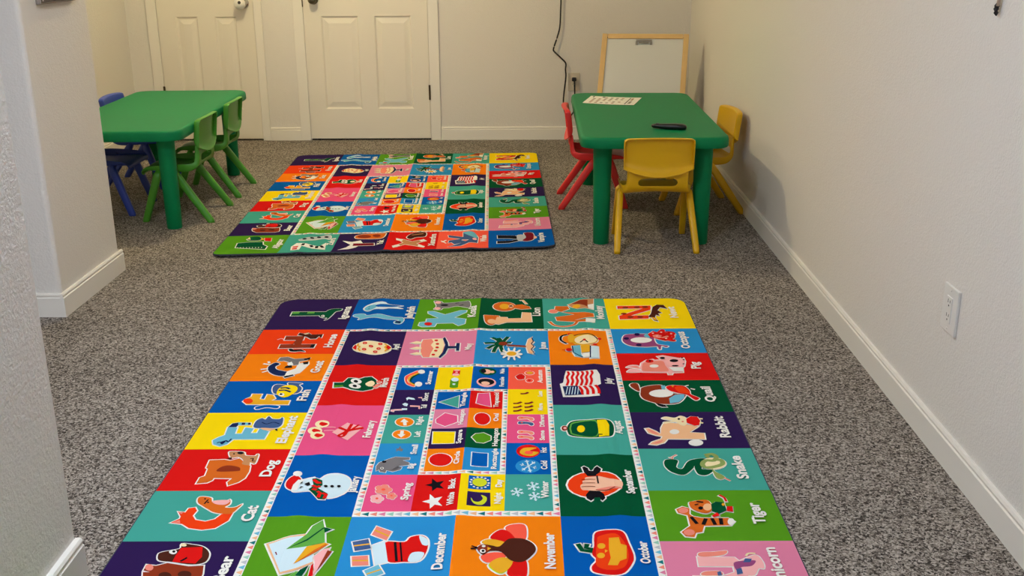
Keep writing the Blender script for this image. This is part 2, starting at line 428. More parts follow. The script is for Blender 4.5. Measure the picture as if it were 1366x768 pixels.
ART = ('|1,0,120,281,271,3,3,94,-270,5|2,0,337,383,1,-12,6,-10,6,-10,6,-12,5,-18,5,-21,6,-21,6,-18,6,-13,7,-10,8,-9,12,-6,17,-4,21,-3,20,1,15,3,7,10,0,14,-4,12,-5,11,-7,8,-10,6,-8,5,-6,8,-4,11,-2,15,-2,17,-3,18,-4,21,-4,24,-5,23,-5,18,-6,15,-8,12,-7,8,-12,3,2,-15,5,-15,4,-15,1,-7,0,1,-6,1,-10,2,-11,-2,-11,-8,-11,-12,-9,-13|3,9,127,288,257,3,3,80,-256,6|4,27,131,292,52,-1,-2,38,-53,4'
'|5,27,241,289,52,1,1,38,-53,2|6,9,343,382,1,-9,4,-10,7,-10,6,-13,5,-17,5,-21,6,-22,6,-17,6,-12,6,-10,7,-7,11,-6,16,-4,20,-2,19,0,13,3,5,7,-1,11,-3,11,-4,10,-7,7,-9,5,-9,6,-7,9,-4,13,-3,15,-2,17,-3,18,-3,21,-5,24,-4,22,-5,18,-6,14,-7,11,-6,7,-4,2,2,-8,5,-14,5,-16,1,-11,-5,-2,-8,2,-9,2,-9,-2,-9,-8,-11,-10,-8,-12'
'|7,0,382,386,1,9,-1,7,-3,6,-3,2,-5,0,-4,-3,-5,-5,-3,-7,-3,-9,0,-8,0,-8,3,-5,4,-3,4,0,5,3,4,5,4,8|8,14,373,384,0,4,0,4,-1,2,-1,2,-2,0,-2,-2,-2,-2,-2,-4,-1,-4,0,-4,0,-3,1,-3,2,-1,1,0,2,1,2,3,2,3|1,0,179,784,142,2,5,84,-142,3|2,0,175,938,252,-1,-2,82,-248,5'
'|3,0,251,1043,1,-8,4,-7,6,-5,8,-2,8,4,7,7,7,6,6,3,8,0,11,-3,13,-2,13,2,12,10,12,13,9,12,6,15,-12,1,-10,-4,-11,-5,-9,-2,-7,1,-8,3,-8,3,-9,2,-10,0,-9,-1,-9,-2,-8,-5,-7,-7,-7,-10,-4,-10|4,0,260,778,4,-56,35,19,28,-22,33,41,82,-7,0,81,-25,-29,-9,44,-46,4,-32,-39,-44,-24|5,16,187,795,128,1,4,64,-42,5,4,68,-19,3,3,13,155,-2,-3,65,-233,5,-1,-69,83,-9,4,-76,-80,3|6,16,186,791,129,1,4,71,-129,3'
'|7,16,275,855,41,0,6,95,-45,-1|8,16,182,945,238,-1,-2,68,-234,5|9,14,393,950,26,-3,-1,62,-26,3|10,14,257,1043,0,-6,3,-5,4,-4,5,-1,6,3,6,6,7,6,9,4,10,0,11,-2,12,-2,10,1,11,9,12,12,8,12,4,7,-4,1,-9,-4,-11,-5,-11,-3,-8,1,-8,3,-9,4,-8,1,-8,0,-9,0,-8,-2,-7,-4,-6,-7,-6,-9,-4,-9|11,17,265,775,3,-45,32,17,26,-20,32,38,78,-6,1,75,-21,-38,-13,48,-38,3,-32,-38,-44,-24|12,20,300,751,28,-17,9,17,-22,14'
'|13,26,145,865,4,-4,6,-6,6,-6,4,-2,3,1,5,3,5,4,3,3,7,-8,-4,-3,-6,-4,-7,-5,-8,-1,-8,4,-7,7,-7,6,-4,5|1,0,259,1295,-6,-13,-10,-10,-12,-7,-14,0,-10,11,-9,15,-7,17,-4,17,-3,16,0,16,2,17,4,17,8,18,9,19,12,18,11,15,10,13,12,11,11,9,12,7,13,6,15,5,15,1,13,-5,11,-15,7,-21,5,-21,1,-18,-8,-11,-12,-4,-12,-1,-11,-4,-13,-6,-15,-7,-14,-8,-10,-8,-7,-9,-6,-11,-3,-11,-1,-10,2,-10,6,-12,6,-13'
'|2,0,323,1425,48,-53,1,-86,63,-37,12,48,-13,71,-19,85,-41,39,-50,25|3,0,222,1244,7,-65,53,-9,50,36,106,-18,-19,49,-43,23,6,57,-50,9,-23,-50,-40,-30,-21,8|4,0,337,1545,60,-40,-17,-26,-60,40'
'|5,15,252,1296,-4,-10,-9,-9,-10,-5,-9,0,-8,8,-8,14,-6,17,-5,16,-2,14,0,16,2,15,4,16,7,18,9,18,11,18,11,15,10,12,11,11,11,8,12,7,12,5,13,5,13,1,10,-4,8,-12,8,-20,4,-20,1,-15,-5,-7,-10,-3,-12,-2,-12,-3,-13,-7,-15,-7,-15,-8,-11,-9,-8,-11,-6,-11,-4,-13,-1,-12,2,-12,7,-12,6,-12|6,0,328,1427,49,-53,0,-85,54,-32,11,40,-13,70,-19,84,-39,37,-42,22'
'|7,21,228,1240,6,-56,47,-8,50,36,100,-19,-17,40,-43,24,5,55,-41,8,-21,-48,-44,-32,-22,8|8,0,300,1296,22,-39,24,55,-25,23|9,14,300,1335,35,-15,13,43,-50,6|10,14,398,1273,36,-16,3,45,-26,6|11,14,392,1212,40,-27,2,40,-32,8|12,0,198,1303,-49,-16,-5,16,49,16|13,0,195,1373,-45,12,4,15,45,-11|14,0,201,1406,-33,33,11,11,33,-33|15,0,192,1284,-14,-31,-14,6,13,31|16,14,338,1537,51,-33,-11,-17,-51,34'
'|1,0,187,1765,71,4,3,72,19,4,-1,-74,47,10,29,60,-17,21,108,-1,2,73,-256,-5,-37,-48,11,-44,23,-26|2,0,250,1972,1,-8,3,-7,5,-8,7,-6,8,-5,10,-5,12,-5,14,-2,19,1,23,2,22,3,17,6,9,11,2,14,-3,14,-10,9,-16,-1,-17,-6,-18,-5,-14,-1,-11,4,-13,7,-12,9,-12,5,-12,-2,-7,-7,-5,-9'
'|3,0,290,1691,-2,-20,1,-19,5,-16,12,-13,20,1,22,8,21,7,7,1,-4,-11,-5,-16,6,-15,22,-1,26,3,25,5,19,6,7,12,-9,9,-6,5,-1,4,3,7,8,11,9,14,6,16,2,19,-1,20,-4,20,-6,16,-11,10,-13,4,-14,1,-15,1,-21,3,-25,3,-26,0,-23,-7,-15,-18,-10,-24,-7,-25|4,29,194,1772,57,3,3,72,32,7,0,-74,35,7,26,54,-19,26,111,1,2,59,-246,-5,-32,-42,9,-40,24,-27'
'|5,2,220,1873,2,13,-3,11,-5,9,-8,4,-10,0,-11,-5,-9,-8,-8,-11,-5,-13,-2,-13,2,-11,6,-8,8,-5,10,1,11,4,10,8,7,12|6,4,257,1972,0,-6,3,-6,4,-6,6,-5,8,-5,8,-5,11,-4,13,-2,19,0,22,2,21,4,15,5,6,8,2,11,-2,10,-7,6,-11,-1,-17,-5,-18,-6,-17,-1,-13,4,-14,9,-11,8,-10,4,-7,-1,-6,-6,-4,-6'
'|7,24,296,1690,-1,-19,1,-17,4,-15,9,-9,15,1,22,7,21,8,14,2,3,-8,-5,-13,-5,-14,4,-8,17,-1,25,3,25,5,16,5,2,4,-5,6,-7,6,-3,8,5,10,9,12,8,13,5,15,2,17,-1,20,-3,18,-6,14,-8,8,-11,3,-13,1,-16,1,-21,3,-25,3,-24,0,-20,-6,-13,-15,-9,-23,-7,-24'
'|8,5,334,1746,0,-17,0,-19,3,-19,5,-15,8,-13,11,-10,12,-8,12,-4,13,0,14,5,13,7,11,9,7,12,6,13,3,16,1,15,-2,17,-5,19,-6,18,-7,15,-7,14,-9,13,-10,9,-10,5,-11,-3,-13,-9,-13,-11,-9,-11,-7,-11,-5,-11,-3,-13|9,15,347,1699,6,-2,9,-3,8,-2,5,0,5,2,7,6,7,6,4,5,13,-13,-5,-5,-7,-6,-9,-8,-11,-5,-11,0,-11,3,-9,2,-6,2'
'|10,15,343,1734,7,-2,9,-2,10,-1,8,0,9,5,11,8,10,8,7,6,11,-14,-7,-6,-10,-9,-13,-8,-13,-7,-13,-1,-13,1,-10,3,-7,1|11,0,389,1787,1,8,-1,8,-4,5,-5,3,-6,0,-7,-3,-6,-5,-4,-8,-3,-8,-1,-9,1,-7,4,-6,5,-2,6,0,7,3,6,5,5,8|12,14,377,1781,0,5,0,3,-2,3,-3,2,-3,-1,-3,-1,-3,-3,-2,-3,-2,-5,0,-4,1,-4,1,-2,3,-2,3,0,3,2,3,3,3,3'
'|1,0,158,2219,68,4,7,78,26,0,0,-80,63,15,-2,57,21,-1,1,-60,74,43,-5,105,-171,2,-19,59,-37,27,-47,-27,-19,-55,24,-39,26,-27|2,0,160,2231,15,-57,34,-14,76,4,9,38,-71,2,-7,28'
'|3,0,305,2230,-5,-17,-2,-22,0,-23,1,-19,5,-14,7,-13,8,-10,10,-7,11,2,8,9,5,5,-3,-1,1,-2,1,-13,2,-15,8,-14,13,9,7,12,8,11,6,6,8,3,10,2,10,-1,6,-1,3,-2,2,-6,2,-8,8,-9,9,8,3,7,3,9,3,11,2,15,3,19,2,20,0,17,-3,13,-4,12,-6,10,-8,8,-11,4,-13,3,-12,0,-12,1,-12,1,-12,0,-12,0,-11,-1,-12,-2,-13,-1,-14,-5'
'|4,23,166,2226,53,3,8,79,39,0,0,-78,49,12,-2,59,35,-3,0,-56,61,37,-4,95,-170,2,-19,60,-32,24,-42,-24,-17,-49,22,-36,28,-29|5,15,167,2226,12,-48,31,-12,70,3,7,27,-69,3,-6,27|6,23,210,2169,20,0,5,30,-19,0|7,23,251,2170,16,1,4,27,-17,0'
'|8,24,311,2227,-5,-16,-2,-21,0,-21,2,-18,4,-14,6,-11,8,-9,6,-5,7,2,6,6,6,7,5,1,3,-8,2,-14,2,-14,4,-6,5,4,7,10,7,12,9,8,10,4,11,1,11,0,9,-1,5,-5,2,-8,2,-7,3,-2,2,2,3,5,3,9,2,10,3,15,2,19,2,19,0,16,-2,13,-4,10,-5,8,-7,7,-9,4,-12,2,-12,0,-12,1,-11,1,-12,0,-11,0,-12,-1,-12,-1,-12,-2,-11,-4|9,19,354,2239,8,-1,15,0,16,2,14,2,11,1,10,2,7,2,3,3,-2,5,-6,7,-8,6,-8,4,-9,0,-10,-1,-10,-3,-9,-4,-8,-5,-9,-8,-5,-7'
'|10,14,436,2252,11,25,11,-4,-11,-26|11,15,340,2169,6,5,8,8,10,8,11,3,11,-4,9,-8,8,-8,7,-2,8,2,11,7,10,8,7,5,4,-7,-6,-5,-11,-8,-11,-7,-12,-3,-11,4,-10,8,-8,7,-6,3,-7,-2,-9,-7,-8,-7,-5,-6'
'|12,15,160,2425,3,-2,4,-4,4,-3,1,0,3,4,4,8,4,9,9,3,5,-10,3,-14,2,-13,2,-6,-3,1,4,7,4,8,9,3,4,-9,3,-12,2,-13,1,-9,-8,-1,-1,9,-2,12,-3,12,-1,4,2,-1,-3,-7,-4,-8,-10,-2,-4,10,-2,14,-3,13,-1,5,2,-1,-4,-7,-5,-10,-5,-6,-8,0,-6,4,-4,4,-3,2|1,0,168,2613,84,-7,32,13,45,-28,31,38,51,53,10,67,-4,70,-23,45,-52,42,-17,-46,12,-33,-79,-3,-2,20,-22,28,-62,10,0,-75,21,-18,-6,-69,-13,-13'
'|2,0,247,2534,0,-10,4,-8,9,-3,9,0,14,0,18,1,19,4,15,5,10,11,3,13,3,9,4,5,9,4,14,2,13,1,8,-1,2,-1,1,-3,0,-7,2,-7,7,-3,8,1,4,8,3,11,2,21,2,28,1,27,-2,22,-12,7,-12,-9,-8,-7,3,1,1,-4,2,9,3,12,-4,12,-13,1,-14,-2,-13,-6,-11,-8,-4,-12,0,-14,0,-12,-2,-9,-5,-9,-8,-9,-9,-7,-7,-4,-5,0,-8,4,-12,5,-12,-3,-11,-14,-9,-19,-7,-18'
'|3,32,175,2620,76,-7,34,13,43,-26,27,33,50,52,9,64,-4,68,-22,43,-43,36,-13,-36,13,-39,-93,-4,-2,24,-20,24,-51,9,-1,-64,22,-18,-7,-75,-12,-13|4,16,249,2746,-7,-9,1,-14,6,-14,6,-11,7,-8,9,-6,10,-4,12,-1,13,2,15,4,15,7,11,6,7,6,5,7,2,6,1,7,2,5,1,5,-3,5,-10,3,-22,4,-31,2,-30,1'
'|5,18,254,2533,0,-7,2,-4,5,-2,8,-1,14,1,17,1,18,3,13,5,7,8,4,11,2,11,6,8,12,5,15,2,14,1,11,-1,5,-4,1,-6,1,-7,1,-3,2,-1,3,0,2,5,2,9,2,21,2,27,1,27,-1,18,-6,3,-8,-6,-8,-8,-6,-3,-1,6,3,11,2,10,-2,6,-8,1,-12,-3,-12,-5,-8,-6,-3,-10,0,-12,0,-13,-3,-11,-6,-10,-8,-10,-10,-8,-9,-5,-9,0,-9,5,-9,4,-8,-3,-9,-11,-9,-17,-7,-18|6,17,259,2600,22,-13,10,26,-11,4'
'|7,14,335,2540,0,6,-2,4,-3,4,-6,2,-6,0,-6,-2,-5,-4,-5,-4,-2,-6,-1,-6,2,-4,4,-4,5,-2,6,0,6,2,6,4,4,5|8,17,387,2611,3,-1,4,-2,2,-1,1,0,1,4,0,8,1,9,2,8,6,3,6,0,4,-1,3,-1,-1,-7,-3,0,-5,1,-3,1,-1,-1,-1,-4,0,-8,0,-9,-3,-8,-6,-3,-6,1,-4,2,-3,1|9,14,290,2551,0,2,0,3,-1,2,-1,1,-2,0,-2,-1,-1,-2,-2,-3,-1,-2,0,-3,0,-3,1,-1,1,-1,2,0,2,1,1,2,2,2|10,32,183,2872,32,-21,32,-12,-3,-8,-33,13,-33,22'
'|1,0,164,3142,41,6,4,-35,39,-10,21,37,-7,45,21,33,45,14,36,-20,20,-46,62,-18,-3,86,-47,70,-61,15,-69,-15,-42,-37,-65,-14,35,-42,0,-15'
'|2,0,237,3067,-6,-14,-3,-16,0,-15,6,-12,15,-4,18,2,18,4,15,6,9,11,3,13,3,10,5,7,9,6,12,5,12,3,8,0,6,-6,8,-12,7,-13,11,-11,10,10,5,13,2,14,0,13,-4,11,-7,10,-4,6,0,-2,2,1,12,1,13,-1,10,-2,8,-6,7,-10,7,-10,13,-9,4,15,-3,11,-4,12,-4,13,-4,14,-5,16,-7,16,-13,12,-19,2,-21,-3,-22,-6,-18,-6,-15,-8,-12,-9,-11,-10,-9,-8,-7,-6,-7,-5,-5,-6,-8,-6,-9,-9,-12,-9,-11,-11'
'|3,2,173,3149,38,7,4,-38,29,-8,18,31,-7,46,23,37,51,15,41,-22,19,-45,51,-15,-4,75,-44,66,-57,14,-66,-15,-42,-36,-58,-12,32,-35,-1,-20|4,25,170,3153,31,-4,-4,23|5,25,177,3249,28,-23,11,28'
'|6,32,243,3064,-5,-13,-3,-14,0,-13,4,-8,11,-3,16,1,17,4,13,6,6,8,4,11,3,12,6,9,10,7,14,6,13,3,11,0,9,-8,8,-14,7,-12,6,-6,4,5,4,11,2,13,0,11,-3,9,-7,9,-5,7,0,6,8,3,13,1,14,-1,12,-3,10,-7,8,-11,7,-10,3,-3,1,4,-2,10,-4,12,-5,13,-4,14,-4,16,-7,14,-10,9,-16,2,-20,-3,-21,-5,-17,-6,-14,-7,-12,-9,-10,-10,-9,-8,-8,-6,-6,-5,-6,-6,-7,-6,-10,-9,-11,-9,-11,-11'
'|7,26,315,3051,16,-3,24,-3,24,0,16,3,4,8,-3,12,-6,12,-9,7,-10,2,-14,-1,-15,-4,-11,-5,-8,-6,-8,-8,-3,-8|8,14,283,3080,9,-39,-8,-2,-9,40|9,14,276,3035,0,2,0,2,-1,2,-2,0,-2,0,-2,0,-2,-2,-1,-2,-1,-2,0,-2,0,-2,1,-1,2,-1,2,0,2,1,2,1,1,2|10,14,300,3067,0,2,0,2,-2,1,-1,1,-2,0,-2,-1,-2,-1,-2,-2,-1,-2,0,-2,1,-2,1,-2,1,0,2,0,2,0,2,2,2,2'
'|1,0,168,3588,49,10,44,-22,103,26,68,-7,16,70,4,77,-40,28,-174,-7,-50,-57,-18,-60,39,0,-39,-1|2,0,193,3519,0,-8,1,-7,6,-6,9,-6,16,-6,20,-6,20,-7,11,-6,2,-6,-3,-10,-4,-13,3,-13,14,-3,13,2,14,3,13,4,15,3,15,4,16,6,15,9,13,11,13,14,10,15,8,16,4,18,2,20,-1,18,-5,16,-11,10,-13,7,-17,4,-18,1,-22,-2,-25,-6,-25,-6,-22,-5,-18,-3,-17,-2,-16,-3,-14,-7,-10,-11,-6,-14,-4,-14'
'|3,16,175,3596,43,9,44,-22,102,26,63,-6,14,63,4,73,-35,24,-169,-6,-47,-55,-16,-49,31,0,-33,-13|4,25,212,3618,2,8,-1,8,-3,6,-5,2,-6,0,-7,-3,-7,-5,-6,-8,-4,-8,-2,-9,1,-8,3,-5,5,-3,6,0,8,3,6,5,6,8|5,17,311,3680,1,10,-2,8,-6,6,-8,3,-10,0,-10,-3,-10,-6,-7,-8,-5,-10,-1,-9,2,-8,5,-6,9,-4,10,0,10,4,9,6,8,8'
'|6,17,395,3672,1,9,-3,8,-6,6,-9,3,-10,0,-11,-3,-10,-6,-7,-8,-5,-9,-1,-10,3,-8,6,-6,8,-3,11,0,11,3,10,6,7,8|7,17,200,3518,0,-7,1,-4,3,-4,8,-5,15,-6,20,-6,21,-7,13,-7,4,-11,-3,-12,-4,-11,2,-7,8,-2,12,1,13,4,14,4,14,3,15,4,15,5,14,8,12,11,12,13,10,15,7,15,4,16,2,19,-1,17,-4,13,-9,9,-12,6,-15,3,-17,1,-21,-2,-24,-5,-26,-7,-22,-5,-18,-3,-17,-2,-15,-3,-12,-5,-8,-10,-6,-13,-3,-13'
'|8,6,287,3465,94,-7,20,80,-14,52,-106,-13,-1,-52|9,0,278,3498,1,7,-2,5,-3,4,-5,3,-6,0,-7,-3,-6,-4,-5,-5,-3,-7,-1,-6,2,-6,3,-4,5,-2,6,0,7,2,6,4,5,6|10,14,270,3496,1,3,-1,3,-1,2,-2,1,-2,0,-3,-1,-3,-2,-2,-3,-1,-3,-1,-4,0,-2,2,-3,2,-1,2,0,3,1,3,3,2,2|11,14,312,3570,23,-32,5,13,-19,26|12,20,305,3444,0,5,-1,3,-3,3,-3,1,-5,0,-5,-1,-4,-3,-4,-3,-2,-5,0,-4,1,-3,3,-3,3,-2,5,0,5,2,4,3,4,3'
'|1,0,589,393,-4,-12,-1,-13,4,-13,7,-10,13,-8,17,-6,19,-3,16,1,11,9,6,13,5,11,10,5,18,-1,25,-6,29,-7,28,-1,27,9,26,13,24,14,21,11,18,4,16,0,16,2,14,6,9,12,6,15,3,16,1,17,-2,19,-4,22,-6,20,-8,15,-12,6,-13,-2,-12,-5,-9,-6,-6,-9,-2,-11,-1,-12,2,-11,9,-11,12,-10,7,-7,0,-1,-11,-4,-24,-4,-28,-3,-25,-4,-21,-4,-20,-5,-19,-4,-18,-3,-17,-4,-15,-3,-14,-2,-13,2,-16,7,-18,12,-16,12,-16,7,-7,-10,3,-12,4,-12,-1,-7,-8,-7,-14,-8,-14,-9'
'|2,0,638,231,0,-20,4,-23,7,-23,9,-20,11,-18,14,-18,16,-15,16,-11,17,-6,18,-3,17,1,16,4,11,9,6,12,7,11,12,9,26,9,35,8,33,8,24,9,-5,14,-18,8,-17,7,-3,3,5,5,17,10,17,10,7,14,-23,1,-28,-6,-30,-5,-24,-1,-13,5,-11,10,-11,11,-14,8,-17,2,-17,-2,-15,-2,-12,2,-11,7,-9,13,-11,14,-13,5,-14,-7,-13,-13,-10,-18'
'|3,23,594,390,-4,-10,0,-12,3,-10,6,-9,12,-7,16,-5,17,-4,14,1,8,7,6,12,6,13,12,7,21,-2,26,-6,28,-6,26,-1,26,8,25,13,25,14,21,11,19,4,17,1,15,1,11,5,8,11,6,13,3,16,0,16,-1,19,-4,21,-6,19,-7,13,-9,4,-11,-1,-10,-4,-8,-6,-5,-7,-2,-10,0,-10,1,-10,8,-9,11,-10,10,-9,-1,-7,-15,-5,-25,-4,-28,-4,-25,-3,-20,-4,-20,-5,-19,-4,-18,-3,-17,-4,-15,-3,-15,-2,-15,1,-17,8,-18,13,-16,11,-11,5,-3,-4,3,-10,3,-12,-1,-11,-10,-9,-14,-8,-14,-8'
'|4,15,910,525,3,-39,38,7,-2,45|5,36,643,230,0,-19,4,-22,7,-22,9,-19,11,-18,13,-17,15,-14,16,-11,15,-6,17,-2,16,0,14,4,9,7,6,11,8,12,14,11,26,9,35,8,33,8,19,7,-2,7,-16,7,-18,7,-8,7,9,10,18,11,16,9,4,6,-16,-1,-27,-5,-31,-6,-25,-1,-15,7,-12,10,-10,11,-13,7,-15,1,-16,-2,-16,-1,-15,1,-11,10,-11,13,-9,12,-10,4,-11,-5,-11,-13,-10,-16'
'|6,23,651,230,0,-15,4,-19,6,-17,8,-15,10,-11,14,-9,13,-5,11,2,8,10,6,18,4,20,-2,18,-8,18,-14,19,-15,16,-13,8,-10,-2,-10,-9,-8,-13|7,4,726,155,11,-8,19,-8,22,-5,24,-2,30,4,37,8,31,9,15,9,-9,7,-25,8,-30,7,-27,5,-21,6,-21,6,-19,3,-15,-1,-11,-8,-9,-14,-4,-14|8,14,684,183,0,3,0,2,-1,2,-2,0,-1,0,-2,-1,-2,-1,-1,-2,0,-3,0,-2,0,-2,1,-2,2,-1,1,0,2,1,1,2,1,2'
'|9,14,688,230,0,3,0,2,-1,1,-2,1,-1,0,-2,-1,-1,-1,-1,-2,-1,-3,0,-2,0,-2,1,-2,2,-1,1,0,2,1,1,2,2,2|1,0,1122,276,46,-5,89,77,107,-89,54,1,-2,48,-79,108,82,33,-2,104,-49,44,-42,-58,-112,5,-10,64,-95,6,-32,-31,6,-71,43,-15,-1,-58,83,-13,-81,-97'
'|2,0,1150,41,13,-10,18,4,17,9,14,8,7,11,3,12,4,8,6,5,16,0,22,-2,24,-5,21,-4,18,-6,17,-7,16,-6,14,-5,12,-5,12,-6,14,0,9,15,6,31,6,45,1,44,-7,30,-22,3,-27,-14,-26,-17,-21,-7,-15,3,-15,10,-14,11,-14,10,-14,4,-13,2,-11,1,-6,3,-3,6,-2,10,-2,11,-7,9,-14,2,-17,-1,-17,-5,-12,-11,0,-15,6,-17,6,-19,2,-21,-5,-29,-9,-35,-9,-34'
'|3,23,1128,281,38,-4,90,78,110,-90,46,0,-2,42,-81,112,85,34,-3,98,-42,38,-41,-56,-118,5,-10,65,-88,5,-29,-28,5,-64,44,-15,-1,-57,85,-15,-84,-102|4,6,1179,549,-1,12,-4,10,-7,8,-8,4,-10,0,-10,-5,-8,-7,-6,-11,-3,-11,1,-12,4,-11,7,-7,9,-4,10,0,9,4,9,8,5,10'
'|5,21,1156,44,8,-7,15,3,16,8,13,9,6,8,3,11,4,11,9,6,18,1,23,-3,24,-4,21,-5,19,-6,17,-7,16,-6,14,-5,13,-5,11,-5,9,0,7,11,6,30,5,44,1,43,-6,26,-16,2,-25,-13,-27,-17,-23,-8,-18,4,-15,10,-14,12,-13,9,-13,4,-13,1,-11,2,-9,4,-5,8,-1,11,-2,10,-5,6,-12,2,-15,-2,-15,-4,-9,-8,0,-12,5,-17,6,-19,3,-23,-6,-29,-9,-36,-9,-33'
'|6,26,1210,81,-1,11,-3,9,-6,7,-7,4,-9,-1,-8,-3,-6,-7,-5,-10,-3,-11,1,-10,3,-10,6,-7,8,-4,8,0,8,4,7,7,5,10|7,26,1216,219,-1,10,-3,8,-6,6,-7,3,-8,0,-8,-3,-7,-6,-4,-9,-3,-9,1,-10,3,-9,6,-6,8,-3,8,0,8,3,6,7,5,8|8,14,1268,146,-2,8,-4,6,-8,5,-9,2,-11,0,-10,-3,-8,-4,-5,-7,-3,-7,2,-8,4,-6,8,-5,9,-2,11,0,10,2,8,5,6,7|9,14,1320,111,27,-12,-4,-9,-27,11|10,14,1355,165,30,-23,-6,-8,-30,23'
'|1,0,1540,421,-1,-15,-1,-11,3,-9,11,-6,18,-3,25,-1,25,2,19,3,11,3,8,5,3,10,1,16,-1,26,-3,34,-5,35,-7,28,-10,21,-13,17,-13,12,-15,4,-13,-5,-11,-13,-10,-17,-8,-20,-5,-27,-4,-32,-3,-32|2,0,1634,409,81,8,6,28,91,-6,6,-129,71,13,7,203,-183,6,-59,45,-42,-21|3,0,1779,187,-5,38,-15,33,-24,24,-29,13,-32,0,-29,-14,-25,-24,-16,-33,-6,-38,5,-38,14,-33,24,-26,30,-13,32,0,30,14,25,26,15,34'
'|4,0,1756,157,63,-20,59,52,13,52,-74,19,-56,-28|5,0,1807,61,9,-10,28,89,23,-8,-34,-101,-37,6|6,32,1545,421,-1,-16,-1,-9,3,-6,8,-4,17,-3,24,-1,25,1,18,3,10,3,5,4,3,7,0,15,-1,25,-2,34,-5,35,-7,27,-10,20,-12,16,-12,11,-12,4,-10,-5,-10,-11,-9,-16,-7,-20,-6,-26,-4,-32,-2,-31|7,19,1633,512,-1,16,-5,15,-8,10,-10,6,-10,0,-10,-6,-9,-11,-6,-14,-2,-17,1,-16,5,-15,8,-10,10,-6,11,0,10,6,8,11,6,14'
'|8,19,1638,415,72,7,6,28,101,-6,6,-128,61,12,6,193,-179,5,-58,44,-35,-17|9,32,1772,188,-5,35,-14,31,-22,23,-27,11,-28,0,-27,-12,-23,-23,-15,-31,-6,-36,4,-36,14,-32,22,-23,27,-13,30,1,27,13,23,24,15,32|10,29,1725,187,-2,20,-6,18,-9,13,-12,7,-13,0,-12,-7,-10,-13,-7,-18,-2,-21,2,-20,6,-18,9,-13,12,-7,13,0,12,7,10,13,7,19'
'|11,19,1757,184,-1,15,-3,13,-5,10,-7,5,-6,0,-7,-5,-5,-10,-4,-13,-1,-16,1,-15,3,-14,5,-10,7,-5,7,0,6,6,5,10,4,13|12,32,1762,161,56,-18,55,49,12,45,-68,17,-51,-26|13,19,1808,55,9,-11,30,91,15,-6,-31,-93,-29,4|14,14,1722,163,25,45,7,-4,-25,-45|15,14,1729,207,21,-44,-8,-4,-20,45|1,0,2064,174,102,1,11,66,-61,61,230,36,1,86,-149,63,140,-20,-5,78,-267,-45,-10,-85,137,-50,-138,-87'
'|2,0,2089,294,-2,16,-7,14,-11,11,-13,6,-14,0,-13,-6,-10,-11,-6,-15,-2,-16,2,-17,7,-14,11,-11,13,-7,15,1,13,6,10,11,6,15|3,0,2206,481,-6,21,-5,24,-7,23,-9,17,-12,11,-16,11,-17,7,-16,4,-14,0,-16,-4,-15,-7,-11,-8,-9,-14,-9,-20,-7,-21,-6,-20,-30,10,7,20,7,22,11,24,13,20,18,14,21,9,22,6,22,0,22,-5,22,-10,20,-14,18,-17,13,-24,8,-26,5,-25,6,-21|4,0,2156,145,95,-98,117,-47,-17,267,-59,-21,-62,7,-50,-47'
'|5,32,2069,179,92,1,10,59,-63,66,233,38,1,78,-146,61,137,-9,-5,66,-257,-44,-9,-77,140,-52,-142,-91|6,25,2084,293,-3,15,-6,13,-9,10,-11,5,-12,0,-11,-6,-9,-9,-5,-13,-2,-15,3,-15,6,-13,9,-10,11,-5,12,0,11,5,9,10,5,13'
'|7,32,2210,487,-4,17,-6,23,-7,24,-10,18,-13,13,-17,11,-18,8,-16,4,-16,-1,-17,-4,-15,-7,-13,-9,-10,-15,-9,-21,-7,-21,-5,-15,-19,7,5,14,8,22,9,23,13,19,17,13,20,9,20,5,21,0,21,-4,21,-10,20,-13,17,-16,11,-23,9,-26,5,-24,4,-16|8,0,2280,462,69,-6,-8,89,-68,0|9,18,2163,146,91,-94,109,-45,-17,252,-53,-18,-61,6,-47,-44|10,16,2188,128,66,-68,63,-15,-10,159,-58,-57'
'|11,29,2254,196,-3,15,-6,13,-8,10,-10,5,-10,0,-9,-5,-7,-10,-5,-14,-1,-15,3,-15,5,-13,9,-10,10,-6,10,0,9,6,8,10,4,13|12,0,2310,166,45,-37,-9,130,-35,-18|1,0,2523,169,263,-5,-6,77,-260,5|2,0,2519,384,227,-5,-7,83,-223,13|3,0,2717,224,65,-17,-9,64,-210,166,-43,-9,0,-37|4,0,2755,352,30,-146,39,-56,55,10,19,101,-52,-36,-23,57,25,57,-30,18,6,58,-28,-24,-9,41,11,98,-36,-26,-11,-59,-26,-19'
'|5,2,2530,176,248,-5,-5,63,-246,5|6,2,2526,391,213,-5,-6,70,-210,12|7,2,2720,230,54,-14,-7,51,-206,163,-35,-8,0,-28|8,16,2610,214,-2,8,-5,6,-6,5,-8,3,-7,0,-7,-3,-5,-5,-4,-7,0,-7,2,-8,4,-7,7,-5,7,-2,8,0,7,3,5,5,3,6|9,16,2696,207,-2,8,-5,7,-6,4,-8,3,-7,0,-7,-3,-5,-5,-4,-6,0,-8,2,-8,5,-6,6,-5,7,-3,8,0,7,3,5,5,3,7'
